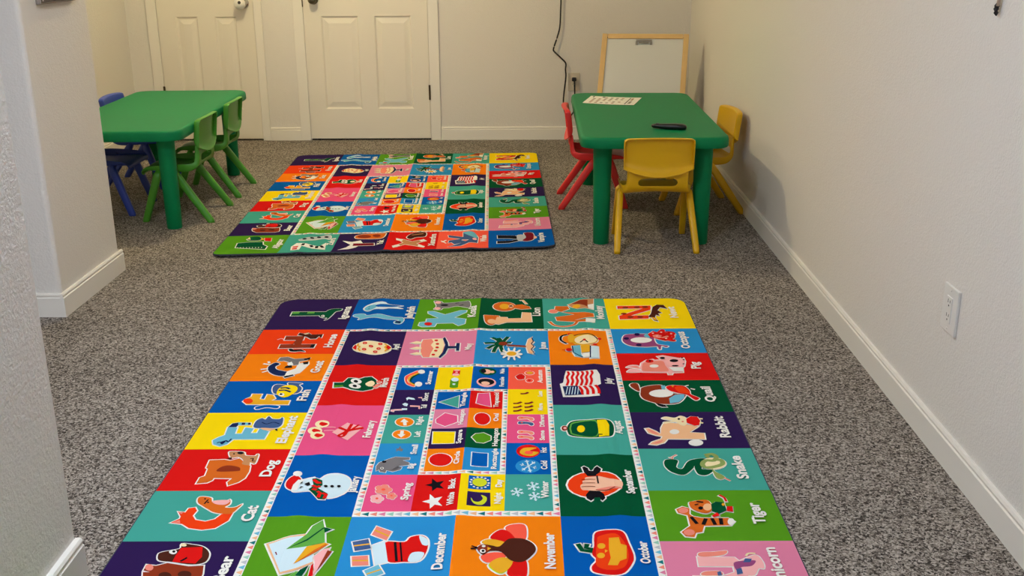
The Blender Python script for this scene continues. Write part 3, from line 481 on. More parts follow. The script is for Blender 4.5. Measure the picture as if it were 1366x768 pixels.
'|10,16,2584,352,-2,7,-4,7,-6,4,-8,3,-7,0,-7,-3,-5,-5,-3,-6,-1,-7,2,-8,4,-6,7,-5,7,-2,7,0,7,2,6,5,3,7|11,16,2625,423,-2,8,-4,6,-6,4,-8,3,-7,0,-7,-3,-5,-4,-3,-7,-1,-7,2,-7,5,-7,6,-4,7,-3,7,0,7,3,5,5,3,6|12,16,2696,424,-2,7,-4,6,-6,5,-8,3,-7,-1,-7,-2,-5,-5,-3,-6,0,-7,2,-8,4,-6,6,-5,7,-2,8,0,7,3,5,4,3,7|13,16,2757,208,-2,8,-5,6,-6,5,-8,3,-7,0,-7,-3,-5,-5,-4,-7,0,-7,2,-8,5,-7,6,-5,8,-2,7,0,7,3,5,5,3,6'
'|14,17,2761,354,29,-146,37,-52,48,8,19,89,-50,-37,-27,66,24,54,-29,18,8,53,-27,-25,-12,50,13,90,-27,-21,-11,-59,-24,-18|15,29,2751,431,29,11,7,59,-19,-14'
'|1,0,2498,872,2,-23,5,-26,7,-24,10,-20,14,-12,16,-6,17,-3,18,-2,19,-2,22,-1,22,1,20,2,17,4,17,6,15,9,11,16,4,22,-2,27,-2,26,0,23,1,20,2,18,3,15,6,12,12,9,18,7,19,7,15,8,4,14,-6,11,-9,8,-12,4,-10,-7,-8,-10,-6,-6,3,0,-1,4,-4,18,-2,19,-4,15,-8,9,-11,-3,-5,-7,-4,-9,-1,-12,2,-14,-1,-10,-2,-4,-9,0,-17,2,-21,4,-22,2,-22,-2,-24,-3,-24,-5,-20,-7,-17,-9,-13,-12,-11,-14,-9,-15,-7,-17,-5,-18,-2,-19'
'|2,0,2683,768,47,-65,40,32,13,-57,29,24,-4,43,30,-14,39,19,0,70,-24,-8,4,47,-2,56,-38,-18,-24,8,-39,-26,-37,-32,-27,-26|3,0,2776,805,11,-15,12,-17,12,-15,10,-8,8,-2,11,1,11,3,5,4,2,3,1,9,-1,11,0,12,27,0,0,-12,0,-12,-2,-16,-8,-14,-13,-8,-16,-6,-18,-1,-19,4,-17,14,-14,18,-13,17,-10,15'
'|4,0,2780,839,12,-10,13,-10,13,-8,7,-3,4,2,8,6,7,9,3,5,0,2,-3,6,-6,7,-6,10,21,15,6,-9,7,-9,6,-12,1,-16,-7,-14,-10,-12,-14,-11,-18,-6,-18,6,-16,11,-14,11,-12,10|5,0,2754,857,9,8,9,9,11,10,11,9,13,8,14,8,14,7,15,3,15,-8,5,-13,1,-9,1,-9,-26,-3,-1,9,-1,7,-1,10,12,-6,-10,-6,-12,-5,-12,-7,-12,-8,-9,-7,-10,-9,-8,-8,-10,-9'
'|6,0,2763,779,9,-16,9,-19,10,-19,7,-13,5,-5,6,-6,-7,-3,-7,-4,-1,10,-1,12,-2,12,-1,12,26,3,1,-12,2,-13,1,-14,-2,-12,-10,-11,-14,1,-9,6,-8,9,-9,15,-10,20,-10,19,-8,17'
'|7,31,2506,872,2,-22,5,-25,6,-23,9,-18,12,-10,14,-6,17,-2,17,-2,19,-2,21,-1,21,1,19,2,17,4,15,5,13,8,9,13,3,20,-1,25,-2,27,0,23,1,21,2,18,3,17,8,14,14,11,19,8,18,6,12,7,2,7,-4,7,-6,6,-6,2,-7,-4,-7,-10,-8,-8,-6,-1,-4,11,-4,19,-2,19,-3,12,-4,4,-3,-1,-3,-5,-3,-6,0,-10,1,-13,-1,-14,-6,-8,-13,-2,-18,3,-21,4,-21,2,-21,-2,-24,-3,-23,-5,-19,-6,-15,-9,-13,-11,-10,-13,-8,-14,-6,-15,-5,-17,-2,-19'
'|8,0,2706,881,-7,18,-14,15,-21,12,-24,6,-26,-1,-23,-6,-18,-11,-11,-16,-3,-18,6,-18,15,-15,20,-12,25,-6,26,0,23,7,19,12,11,16|9,23,2658,801,23,-48,32,17,-19,72,-22,-8|10,6,2690,769,42,-56,42,33,13,-58,18,17,-4,49,37,-16,32,17,1,56,-25,-8,4,56,-1,47,-31,-16,-24,8,-36,-24,-36,-32,-26,-24'
'|11,25,2722,794,9,-7,13,-6,14,-3,12,0,6,6,4,10,4,11,4,6,6,-2,7,-6,7,-7,5,-1,6,5,6,8,3,10,-2,9,-9,7,-14,8,-17,5,-14,3,-12,0,-13,-4,-10,-5,-8,-7,-6,-9,-3,-11,-1,-11|12,26,2735,754,-1,3,-2,4,-2,2,-3,2,-3,0,-2,-2,-2,-2,-1,-4,0,-4,1,-3,1,-4,3,-2,3,-2,2,0,3,2,2,2,1,4|13,26,2756,810,0,4,-2,3,-3,3,-2,1,-3,0,-3,-1,-1,-3,-1,-3,0,-4,0,-4,2,-3,3,-3,2,-1,3,0,3,1,2,3,0,3'
'|14,26,2794,738,-1,4,-2,3,-2,3,-3,1,-3,0,-2,-2,-2,-2,-1,-4,0,-3,1,-4,2,-4,2,-2,3,-2,3,0,3,2,1,2,1,4|15,26,2813,858,-1,4,-2,4,-2,2,-3,1,-3,0,-2,-1,-2,-3,-1,-3,0,-4,1,-3,2,-4,2,-2,3,-1,3,0,2,1,2,2,1,4|16,26,2859,771,-1,4,-2,3,-2,3,-3,1,-3,0,-2,-2,-2,-2,-1,-3,0,-4,1,-4,2,-4,2,-2,3,-1,3,0,2,1,2,2,1,4'
'|17,6,2775,800,8,-12,12,-17,13,-16,11,-9,10,-2,12,1,11,4,7,4,3,5,1,10,-1,11,0,8,18,0,0,-8,1,-12,-2,-14,-7,-13,-12,-8,-15,-5,-17,-1,-17,4,-16,12,-14,18,-12,17,-9,12|18,6,2780,834,10,-8,13,-10,13,-9,9,-3,6,2,9,7,8,10,3,6,0,4,-4,7,-6,8,-4,6,15,10,4,-6,6,-8,6,-12,1,-13,-6,-13,-10,-11,-13,-11,-15,-4,-17,5,-16,10,-13,11,-10,7'
'|19,6,2760,857,6,6,9,8,10,10,12,8,12,8,14,8,14,7,13,3,12,-7,4,-10,0,-9,1,-5,-18,-3,0,6,-1,7,-1,4,2,-1,-6,-2,-12,-5,-13,-8,-11,-7,-10,-8,-10,-9,-8,-8,-6,-6|20,6,2762,774,6,-13,9,-19,10,-19,8,-13,5,-6,2,-1,-2,-1,-3,-2,1,4,-1,12,-2,12,0,9,17,2,1,-9,2,-12,1,-13,-2,-11,-8,-8,-10,0,-8,5,-8,9,-9,14,-10,20,-9,19,-7,13'
'|21,1,2552,856,-2,8,-4,7,-5,5,-7,2,-6,0,-6,-3,-5,-5,-3,-6,0,-8,2,-7,4,-7,5,-5,7,-3,6,0,7,3,4,5,3,7|22,1,2634,780,-2,8,-4,7,-6,5,-6,2,-7,0,-6,-2,-5,-5,-2,-7,-1,-8,2,-8,4,-7,6,-5,7,-2,6,0,7,3,4,5,3,7|23,1,2624,979,-2,7,-4,6,-5,5,-7,3,-6,-1,-6,-2,-5,-5,-2,-6,-1,-8,2,-7,4,-6,6,-5,6,-3,7,0,6,3,4,5,3,6'
'|1,0,2564,1373,18,-86,40,-52,51,-17,10,15,31,-5,-19,-56,49,-18,43,24,58,28,34,-8,3,66,-18,86,-15,27,-9,85,-67,7,-10,34,-33,-1,0,-40,-155,-8|2,0,2477,1369,3,-14,9,-11,11,-11,11,-8,12,-4,13,-1,13,1,12,5,8,10,6,13,3,13,2,10,1,9,-1,8,-4,8,-10,4,-10,-4,-11,-6,-11,-7,-10,-5,-11,-2,-13,0,-12,-1|3,0,2479,1453,-3,-17,9,-19,12,-18,13,-12,13,-4,13,1,13,5,10,6,10,9,11,13,7,15,-5,15,-22,6,-29,4,-30,1'
'|4,26,2571,1373,17,-83,38,-50,44,-14,9,15,44,-7,-20,-58,40,-14,41,22,61,29,28,-7,2,57,-18,84,-14,28,-10,81,-66,7,-9,33,-21,0,0,-40,-156,-8|5,26,2485,1366,2,-8,7,-10,10,-10,10,-7,11,-3,11,-1,12,1,9,3,6,9,5,11,4,12,2,10,0,8,-1,6,-2,5,-5,2,-8,-3,-10,-6,-11,-7,-11,-5,-12,-2,-13,-1,-11,-1|6,26,2485,1447,-2,-10,8,-17,12,-16,11,-11,9,-3,12,1,11,4,9,5,9,9,10,12,6,12,-3,8,-18,6,-29,3,-28,1'
'|7,25,2507,1356,7,-3,12,-5,14,-3,10,0,7,5,5,9,2,9,-1,5,-6,0,-10,-2,-11,-4,-9,-2,-8,-3,-7,-2,-5,-2|8,25,2584,1373,2,-20,4,-23,5,-22,9,-18,12,-12,16,-7,17,-5,17,-4,17,-4,19,-2,16,1,12,5,6,13,1,17,0,20,0,21,4,24,5,28,3,26,-3,18,-12,8,-17,1,-20,-1,-20,-2,-23,0,-25,0,-24,-2,-16,-5,-8,-10,-1,-13,2,-15'
'|9,0,2693,1346,-3,10,-6,8,-8,6,-10,3,-10,0,-9,-3,-7,-6,-4,-9,-1,-9,3,-10,6,-8,8,-6,10,-3,10,0,10,3,7,6,4,9|10,6,2671,1262,-2,10,-6,8,-8,6,-9,4,-9,0,-9,-4,-6,-6,-4,-9,0,-9,3,-10,5,-9,8,-6,9,-3,10,0,8,3,6,7,4,8|11,14,2655,1259,-1,4,-2,4,-2,3,-2,2,-3,0,-2,-2,-2,-3,-1,-4,0,-4,1,-4,2,-4,2,-3,3,-2,2,0,3,2,1,3,1,4'
'|12,26,2745,1277,5,-13,9,-12,9,-10,9,-8,8,-4,7,-2,9,-1,9,0,14,-1,16,-2,14,1,9,10,2,23,-3,33,-6,33,-9,23,-14,11,-18,5,-18,0,-16,-2,-11,-4,-9,-6,-8,-8,-5,-10,-4,-13,-2,-14,0,-16|13,14,2831,1259,-3,9,-6,7,-8,6,-9,3,-10,0,-9,-3,-6,-6,-4,-8,-1,-8,3,-9,6,-8,8,-6,10,-3,10,1,8,3,7,5,4,8|14,14,2821,1347,-2,4,-4,4,-6,3,-8,1,-7,0,-8,-1,-5,-3,-3,-4,-1,-4,2,-4,4,-4,6,-3,8,-1,8,0,7,1,5,3,4,4'
'|15,14,2868,1209,-1,4,-1,3,-2,2,-2,1,-2,0,-1,-1,-1,-2,-1,-4,0,-3,1,-3,1,-3,2,-3,2,-1,2,0,2,1,1,3,0,3|16,14,2875,1246,0,3,-2,3,-2,2,-3,1,-3,0,-2,-1,-2,-2,-1,-3,0,-3,1,-3,2,-2,2,-2,3,-1,2,0,3,1,2,2,0,2|17,14,2863,1317,-1,3,-1,2,-2,2,-3,1,-2,0,-2,-1,-1,-2,-1,-2,0,-3,1,-3,1,-3,2,-1,3,-1,2,0,2,1,1,1,1,3|18,14,2750,1213,-1,5,-4,6,-5,3,-5,2,-6,0,-5,-2,-4,-4,-2,-5,0,-6,2,-6,3,-5,5,-4,5,-2,6,0,5,3,4,3,2,6'
'|19,0,2753,1374,90,1,-9,68,-59,-1|1,0,2530,1738,1,-14,1,-13,3,-14,7,-13,12,-11,16,-10,16,-8,17,-6,18,-5,19,-3,19,-1,17,6,8,15,3,19,2,19,4,17,7,15,8,16,10,14,11,9,15,6,19,2,20,2,15,6,7,11,-1,13,-4,12,-7,14,-8,19,-11,22,-14,21,-14,17,-16,10,-17,6,-16,2,-15,1,-13,1,-12,-1,-12,-2,-10,-2,-9,-2,-7,-3,-9,-4,-10,-6,-14,-10,-16,-12,-16,-14,-13,-15,-9,-14,-5,-15,-3,-15,-1,-16,-1,-16,2,-18,3,-16'
'|2,0,2474,1641,4,-9,6,-8,7,-6,8,-4,8,-1,10,0,9,3,8,9,3,14,2,16,0,17,1,16,0,15,0,15,-1,14,-2,10,-7,8,-9,-2,-7,-5,-6,-7,-7,-11,-8,-14,-7,-15,-6,-13,-4,-12,-2,-10,-1,-10'
'|3,0,2690,1679,7,-11,10,-8,11,-6,10,-4,10,-2,10,1,9,2,10,2,11,2,13,2,13,4,12,9,8,16,6,18,4,19,3,17,0,15,-2,13,-1,12,1,9,6,10,9,11,10,11,8,9,5,7,3,6,2,7,-1,7,-4,9,-6,8,-8,7,-8,5,-8,-1,-5,-5,-4,-6,-5,-9,-6,-14,-7,-17,-8,-18,-9,-13,-11,-8,-13,-7,-15,-6,-14,-7,-12,-8,-12,-9,-11,-10,-9,-11,-6,-14,-5,-15,-2,-15|4,0,2597,1910,64,30,11,36,-38,0,-23,-22'
'|5,16,2536,1739,2,-14,1,-13,3,-13,6,-11,11,-10,14,-9,16,-8,16,-5,17,-5,19,-3,17,-1,13,5,7,12,2,17,2,20,4,17,8,16,9,17,10,14,13,11,16,6,20,3,19,1,13,5,4,8,0,9,-5,12,-6,14,-8,18,-11,22,-13,20,-13,16,-15,9,-15,5,-16,2,-14,2,-13,0,-11,-1,-11,-1,-10,-3,-9,-2,-7,-2,-7,-3,-10,-7,-14,-9,-16,-12,-16,-14,-12,-14,-7,-13,-5,-14,-3,-14,-2,-15,0,-16,2,-17,3,-16|6,23,2693,1847,41,-49,60,-7,-11,50,-40,62,-54,16'
'|7,23,2668,1656,26,0,-8,62,-20,0|8,0,2728,1776,-7,20,-15,17,-21,13,-24,6,-25,0,-23,-7,-18,-13,-11,-17,-2,-19,7,-20,15,-17,21,-13,25,-7,25,0,24,7,17,13,11,18|9,16,2481,1643,3,-7,5,-7,6,-5,6,-3,7,-2,7,0,7,3,5,6,3,12,2,16,1,16,0,16,0,15,0,15,-1,13,-2,8,-3,3,-3,0,-5,-4,-5,-6,-7,-10,-8,-14,-7,-15,-6,-13,-3,-10,-2,-10,-1,-9'
'|10,6,2697,1682,5,-9,9,-7,10,-6,9,-3,9,-2,8,1,9,1,9,3,12,1,12,2,12,4,10,8,7,13,6,18,4,18,2,17,1,14,-2,13,-2,12,2,11,6,12,10,12,10,10,8,9,4,7,3,5,1,4,0,5,-4,7,-5,7,-7,7,-5,3,-4,0,-3,-3,-3,-6,-5,-8,-6,-13,-7,-18,-8,-18,-10,-15,-12,-9,-14,-7,-15,-6,-13,-7,-12,-8,-12,-8,-10,-10,-8,-10,-6,-12,-4,-14,-2,-14'
'|11,2,2749,1689,9,-8,13,-4,15,0,12,5,9,12,7,19,6,19,3,16,2,13,1,11,-2,8,-6,4,-11,-1,-16,-5,-16,-8,-12,-11,-8,-15,-5,-21,-3,-20|12,29,2728,1662,20,-5,-10,32|13,0,2813,1679,26,-15,-5,-8,-26,14|14,0,2838,1717,24,15,6,-11,-24,-14|15,14,2603,1916,54,28,8,27,-29,0,-20,-20'
'|1,0,2589,2241,18,-52,16,-15,48,0,65,13,80,36,-61,72,76,11,-7,84,-206,-7,-24,45,-49,28,-47,-11,24,-38,52,-35,8,-21,-28,-11,-42,-32,-14,-64,30,-9,41,47,13,24|2,0,2800,2425,-4,13,-9,11,-11,8,-14,5,-13,0,-13,-5,-9,-9,-6,-12,0,-13,4,-13,9,-11,11,-8,14,-5,14,0,12,5,10,9,5,12'
'|3,0,2610,2114,5,-6,7,-6,9,-5,11,-2,12,3,12,6,11,5,8,2,5,-1,5,-2,5,-5,5,-3,4,-4,5,-5,6,-5,8,-1,8,4,8,6,7,9,5,12,2,15,-1,18,-2,18,-3,15,-3,13,-4,12,-5,10,-7,7,-9,1,-9,-3,-7,-6,-8,-7,-5,-10,-4,-12,-5,-10,-4,-3,-11,2,-16,8,-17,10,-14,5,-10,-5,-3,-11,1,-11,7,-9,13,-4,18,-3,15,-3,0,1,0,1,-13,-6,-16,-7,-12,-5,-7,-5,-5,-5,-3,-6|4,0,2746,2128,34,-36,44,8,9,56,-15,61,-35,8,-42,-42'
'|5,19,2596,2243,17,-50,13,-13,44,1,64,12,72,32,-61,74,79,12,-7,72,-203,-7,-25,47,-45,26,-36,-8,19,-29,52,-36,12,-29,-33,-13,-40,-30,-12,-55,19,-6,39,43,20,30|6,25,2518,2259,3,-2,7,3,8,6,7,8,9,11,10,15,8,14,3,8,-5,2,-9,-4,-11,-6,-8,-8,-8,-11,-7,-14,-5,-14|7,25,2524,2435,2,-4,8,-6,10,-7,9,-6,10,-7,11,-7,9,-6,5,-1,-1,5,-4,9,-7,10,-8,8,-11,6,-14,4,-12,2'
'|8,0,2690,2293,-4,10,-5,9,-9,7,-9,3,-9,0,-8,-3,-7,-7,-3,-9,0,-11,3,-10,6,-9,8,-7,9,-4,10,0,8,4,6,7,3,9|9,0,2795,2424,-4,11,-8,10,-10,7,-12,4,-11,0,-11,-4,-8,-7,-4,-10,-1,-11,4,-11,7,-10,11,-7,12,-4,12,0,10,4,8,7,5,10'
'|10,20,2615,2116,4,-4,6,-5,8,-4,9,-2,10,2,11,6,12,5,9,3,8,-2,6,-3,5,-4,5,-4,5,-4,5,-5,4,-4,5,0,6,3,7,5,7,8,4,10,1,14,-1,17,-2,18,-2,15,-3,12,-4,12,-5,8,-5,6,-6,1,-6,-3,-7,-5,-6,-6,-5,-9,-4,-12,-5,-11,-8,-6,-14,3,-17,9,-16,9,-12,4,-5,-3,-3,-7,2,-9,4,-6,11,-4,18,-3,15,-2,7,-4,-5,-5,-14,-6,-16,-7,-11,-5,-7,-5,-4,-3,-2,-4|11,6,2752,2130,30,-32,37,6,9,52,-15,57,-28,6,-38,-38'
'|12,20,2825,2138,19,3,2,-16,-18,-3|13,20,2816,2189,21,6,4,-15,-20,-6|14,14,2717,2134,-1,4,-2,3,-2,3,-3,1,-2,0,-3,-1,-1,-3,-1,-4,0,-3,1,-4,2,-4,2,-2,3,-2,3,0,2,2,2,2,0,4|15,25,2733,2168,-1,3,-1,3,-2,2,-2,1,-3,0,-2,-1,-1,-2,-1,-3,0,-3,1,-3,1,-3,3,-2,2,-1,2,0,2,1,2,2,0,3'
'|1,0,2610,2611,9,2,9,4,8,7,3,11,-3,17,-7,19,-6,19,-2,12,3,8,5,6,6,3,5,-2,8,-11,9,-21,10,-24,11,-19,10,-12,10,-8,11,-6,12,-5,14,-4,17,-3,16,-1,13,3,10,10,6,14,1,16,-5,13,-14,8,-20,3,-19,4,-14,5,-7,8,-4,10,-5,13,-8,15,-12,17,-13,20,-16,19,-16,11,-18,0,-17,-6,-16,-11,-13,-13,-10,-14,-8,-18,-6,-18,-4,-18,-1,-19,1,-20,3,-18,7,-15,10,-8,13,-4,13,0'
'|2,0,2707,2682,12,-14,17,-8,16,-3,14,4,-1,15,-7,18,-8,17,-2,10,1,2,3,1,8,1,8,1,10,1,11,1,13,3,5,10,-7,14,-12,17,-15,15,-14,10,-13,4,-14,-2,-13,-7,-9,-12,-5,-21,-2,-27,0,-28|3,0,2611,2622,10,-42,-35,11,8,16,12,-13,-10,24|4,0,2616,2596,27,-26,-11,-12,-27,26|5,0,2883,2670,-9,23,-16,21,-21,15,-24,7,-24,0,-22,-8,-16,-15,-9,-21,-1,-24,8,-23,16,-21,21,-16,25,-8,25,0,22,9,16,16,9,21'
'|6,0,2794,2716,7,7,3,11,3,13,4,10,6,9,8,10,8,9,6,9,5,8,3,8,2,7,-1,8,-5,7,-8,7,-8,5,-8,2,-8,-2,-6,-5,-5,-6,-4,-8,-2,-10,-2,-12,-1,-12,0,-13,-1,-15,0,-18,0,-16|7,0,2833,2826,28,35,10,-9,-28,-35'
'|8,9,2609,2616,9,2,7,3,6,6,3,9,-3,14,-7,19,-6,19,-3,15,4,10,7,8,9,4,9,-3,9,-14,9,-21,10,-23,10,-18,10,-12,9,-7,11,-6,11,-4,14,-5,16,-3,14,-1,11,3,8,8,5,13,2,13,-4,11,-12,5,-19,4,-20,3,-15,6,-9,10,-5,11,-4,13,-8,14,-11,17,-14,20,-14,18,-15,10,-15,0,-15,-6,-15,-11,-13,-11,-9,-14,-8,-17,-6,-18,-4,-17,-1,-18,1,-19,4,-17,5,-13,9,-7,11,-3,12,-1'
'|9,9,2712,2684,10,-12,15,-7,15,-2,8,2,-1,10,-6,17,-8,17,-3,13,3,6,6,2,8,0,8,1,10,2,12,0,9,2,3,6,-5,11,-12,16,-14,15,-13,9,-11,3,-12,-1,-11,-6,-8,-10,-4,-20,-3,-27,1,-27|10,25,2609,2617,8,-32,-25,8,4,7,14,-11,-9,26|11,25,2616,2590,21,-20,-5,-6,-21,20|12,20,2879,2669,-8,22,-16,20,-20,14,-23,7,-22,0,-21,-7,-15,-15,-8,-19,-1,-22,8,-22,15,-20,20,-15,24,-8,23,0,21,8,15,15,8,20'
'|13,28,2790,2589,7,-3,11,-5,9,-4,2,-1,1,2,4,5,2,8,1,6,-1,7,-4,9,-5,8,-4,4,-3,0,-8,-1,-14,-3,-15,4,-12,9,-9,12,-6,13,-4,13,-1,14,2,14,6,14,12,10,15,3,16,-2,16,-5,14,-5,13,-6,13,-7,11,-9,10,-11,5,-13,2,-14,-1,-13,-3,-11,-8,-10,-10,-4,-7,-2,-4,-1,-7,25,5,1,5,2,3,0,0,4,1,8,-1,8,-2,6,-5,6,-9,6,-10,6,-11,5,-12,5,-13,3,-11,2,-5,0,-1,-2,-2,-6,-1,-8,0,-8,3,-8,4,-9,6,-8,4,-4,4,-1,9,2,13,2,16,-3,11,-11,8,-12,5,-13,3,-14,-1,-13,-5,-13,-8,-12,-12,-9,-16,1,-14,5,-11,5,-8,4'
'|14,28,2779,2589,14,23,17,-10,-14,-24|15,28,2796,2722,1,3,3,10,3,13,4,11,6,10,9,9,8,10,6,8,4,8,3,7,2,7,-1,6,-4,6,-7,5,-8,5,-6,2,-6,-2,-5,-4,-4,-5,-4,-8,-2,-9,-2,-11,-1,-12,0,-13,-1,-16,0,-17,1,-15|16,25,2836,2826,25,31,6,-5,-24,-31|1,0,2548,3128,39,-30,39,21,-8,54,10,16,40,15,120,0,32,38,-28,42,-124,3,-16,52,-30,7,-14,39,-48,-9,-17,-45,36,-40,13,-14,2,-86,-41,-24'
'|2,0,2619,3072,3,-7,6,-5,7,-2,8,-3,14,-4,17,-4,18,-3,14,0,11,3,7,6,5,9,3,11,1,15,1,19,-2,18,-3,16,-6,13,-8,10,-10,8,-11,5,-11,-1,-11,-4,-11,-6,-9,-6,-9,-7,-8,-8,-8,-10,-5,-10,-4,-13,-1,-15,0,-13|3,0,2724,3089,28,-28,46,10,-2,79,-47,34,-33,-27|4,0,2796,3106,35,0,-8,61,-35,-12|5,0,2770,3011,7,8,6,6,5,6,4,6,1,6,1,9,1,8,0,11,20,-1,0,-11,-1,-9,-1,-11,-3,-10,-5,-10,-7,-8,-6,-6,-7,-8'
'|6,0,2709,3194,36,-32,11,35,-39,19|7,32,2555,3131,33,-24,31,16,-8,51,13,21,42,16,119,0,26,31,-23,35,-125,3,-17,53,-29,7,-14,37,-38,-7,-14,-37,33,-38,15,-15,2,-93,-42,-24|8,25,2610,3142,-3,9,-5,8,-7,5,-8,3,-8,0,-7,-3,-5,-5,-3,-8,0,-9,2,-9,5,-7,7,-6,8,-3,8,0,8,3,5,6,3,7|9,25,2611,3338,-3,9,-5,8,-8,6,-9,3,-9,0,-7,-3,-6,-6,-3,-8,-1,-10,3,-9,6,-8,8,-6,8,-3,9,0,8,3,6,6,3,8'
'|10,0,2810,3247,-3,10,-4,10,-6,6,-6,4,-5,0,-5,-4,-3,-7,-1,-9,1,-10,3,-11,4,-9,6,-7,6,-4,6,0,4,4,3,7,1,9|11,14,2606,3205,19,62,17,-5,-19,-62|12,14,2673,3215,-21,54,17,7,21,-54|13,14,2701,3216,6,59,18,-2,-6,-58|14,14,2742,3215,-6,57,18,2,6,-57'
'|15,32,2624,3074,3,-6,4,-3,5,-2,9,-2,13,-4,17,-5,17,-3,13,0,9,3,6,5,4,7,2,10,2,14,0,18,-1,18,-3,15,-6,12,-7,9,-9,7,-9,4,-9,0,-10,-4,-10,-6,-9,-6,-8,-6,-8,-8,-7,-9,-5,-9,-3,-12,-1,-14,0,-13|16,19,2729,3115,-4,11,-5,10,-7,7,-8,4,-7,0,-6,-4,-5,-7,-2,-10,0,-11,4,-11,5,-10,7,-7,8,-4,7,0,7,4,4,7,2,10|17,9,2728,3090,25,-24,40,8,-1,73,-43,32,-28,-24|18,6,2799,3110,28,0,-7,52,-28,-10'
'|19,6,2776,3011,4,5,6,6,6,7,4,6,1,7,1,9,1,9,0,6,12,0,0,-7,-1,-9,-1,-10,-2,-10,-6,-8,-6,-8,-6,-7,-4,-4|20,29,2793,3094,-1,4,-2,4,-3,3,-2,2,-3,0,-2,-2,-2,-3,0,-4,0,-4,1,-5,2,-4,3,-2,3,-2,2,0,2,2,2,2,0,4|21,6,2714,3195,29,-27,8,27,-32,16|22,14,2684,3126,-2,5,-3,5,-3,3,-4,2,-4,0,-4,-2,-2,-3,-2,-5,0,-5,2,-5,3,-4,3,-3,4,-2,4,0,4,2,2,3,2,4|23,14,2660,3070,32,9,2,-10,-32,-8'
'|24,14,2649,3102,18,-8,-3,-7,-18,8|1,0,2585,3528,172,8,24,44,17,68,-17,81,-71,53,-175,0,12,-107,118,7,62,-31,6,-34,-153,-3|2,0,2596,3533,-5,-8,1,-10,4,-10,9,-7,13,-3,17,-1,18,0,16,-2,17,-2,17,-4,16,-3,13,1,3,10,-4,11,-7,10,-10,9,-14,5,-18,4,-18,3,-16,2,-15,1,-15,0,-12,-2|3,0,2588,3681,-8,-8,3,-10,7,-9,10,-7,14,-4,20,-2,19,-1,14,2,10,6,7,10,1,12,-7,8,-19,4,-26,1,-27,0'
'|4,0,2738,3592,15,-16,20,-15,21,-14,18,-11,13,-8,12,-6,11,-3,11,4,8,11,4,16,3,17,2,15,0,14,-1,14,-3,12,-4,11,-8,4,-8,-3,-4,-2,-3,1,-5,8,-6,13,-6,14,-7,11,-9,6,-8,2,-9,1,-10,-1,-12,-2,-15,-4,-15,-6,-10,-11,-5,-15,-1,-19,3,-19|5,26,2590,3534,163,7,23,41,16,67,-16,77,-68,50,-167,0,11,-95,114,7,65,-33,9,-44,-154,-2'
'|6,25,2599,3530,-4,-6,1,-8,4,-8,7,-6,12,-3,16,-1,18,0,17,-1,16,-3,18,-4,16,-2,9,0,2,6,-3,9,-7,10,-10,7,-13,5,-16,4,-18,3,-16,2,-15,1,-14,0,-12,-2|7,25,2590,3677,-5,-5,1,-7,7,-8,9,-6,13,-4,19,-2,18,-1,14,2,8,5,6,9,1,8,-5,7,-17,3,-26,1,-26,0|8,24,2657,3655,16,-9,2,31,-19,3'
'|9,26,2743,3595,14,-15,19,-15,21,-13,17,-11,14,-8,11,-6,9,-2,8,2,6,10,4,14,3,16,1,15,1,13,-2,14,-2,12,-3,8,-5,2,-5,-2,-6,-2,-7,2,-6,9,-5,13,-7,14,-6,10,-7,5,-7,2,-8,0,-9,-1,-12,-2,-15,-3,-13,-6,-8,-8,-4,-14,-1,-17,3,-19|10,31,2740,3589,6,-8,9,-5,11,-3,12,-2,16,-3,18,-2,17,0,10,2,1,8,-6,12,-9,12,-9,9,-11,4,-13,2,-13,1,-11,3,-8,9,-7,10,-5,9,-4,2,-3,-10,-3,-17,0,-19|11,24,2797,3552,30,3,-13,27,-31,0'
'|12,20,2809,3537,2,-4,4,-6,3,-6,4,-3,6,-1,8,0,9,1,5,1,1,-10,-6,-1,-8,-1,-10,0,-9,2,-7,5,-5,7,-3,7,-3,4|13,24,2743,3635,24,-10,-1,43,-27,7|1,0,137,4113,93,-27,145,-2,20,98,50,63,1,112,-147,-36,-147,-45|2,0,195,3987,2,-17,6,-17,8,-17,11,-13,13,-9,15,-7,17,-2,16,2,15,9,15,14,12,16,10,16,7,18,4,19,0,19,-4,17,-12,10,-16,4,-16,2,-15,1,-14,0,-15,-1,-14,-3,-13,-7,-12,-10,-10,-13,-7,-15'
'|3,0,354,3962,76,6,16,124,-69,-16|4,9,147,4120,84,-25,136,-2,19,93,49,62,1,97,-134,-33,-141,-43|5,0,169,4260,16,6,-5,22|6,0,196,4263,16,6,-5,21|7,0,223,4265,16,6,-5,22|8,0,251,4268,16,5,-5,22|9,0,278,4270,16,6,-5,21|10,0,306,4272,15,6,-5,22|11,0,333,4275,16,6,-6,21|12,0,360,4277,16,6,-5,22|13,0,388,4280,15,5,-5,22'
'|14,9,201,3987,2,-15,6,-17,8,-15,10,-12,11,-8,14,-6,15,-2,14,2,13,8,14,12,12,16,9,15,6,17,4,18,0,18,-3,13,-9,7,-14,4,-16,2,-14,1,-14,0,-14,-1,-13,-3,-11,-5,-11,-9,-9,-13,-7,-13|15,20,203,4010,11,-83,27,86|16,6,361,3968,64,5,16,113,-59,-14|17,29,369,4015,1,10,-1,8,-4,6,-5,3,-6,-1,-7,-4,-6,-6,-5,-9,-3,-10,-1,-10,2,-8,3,-6,6,-3,6,1,6,4,6,6,5,9'
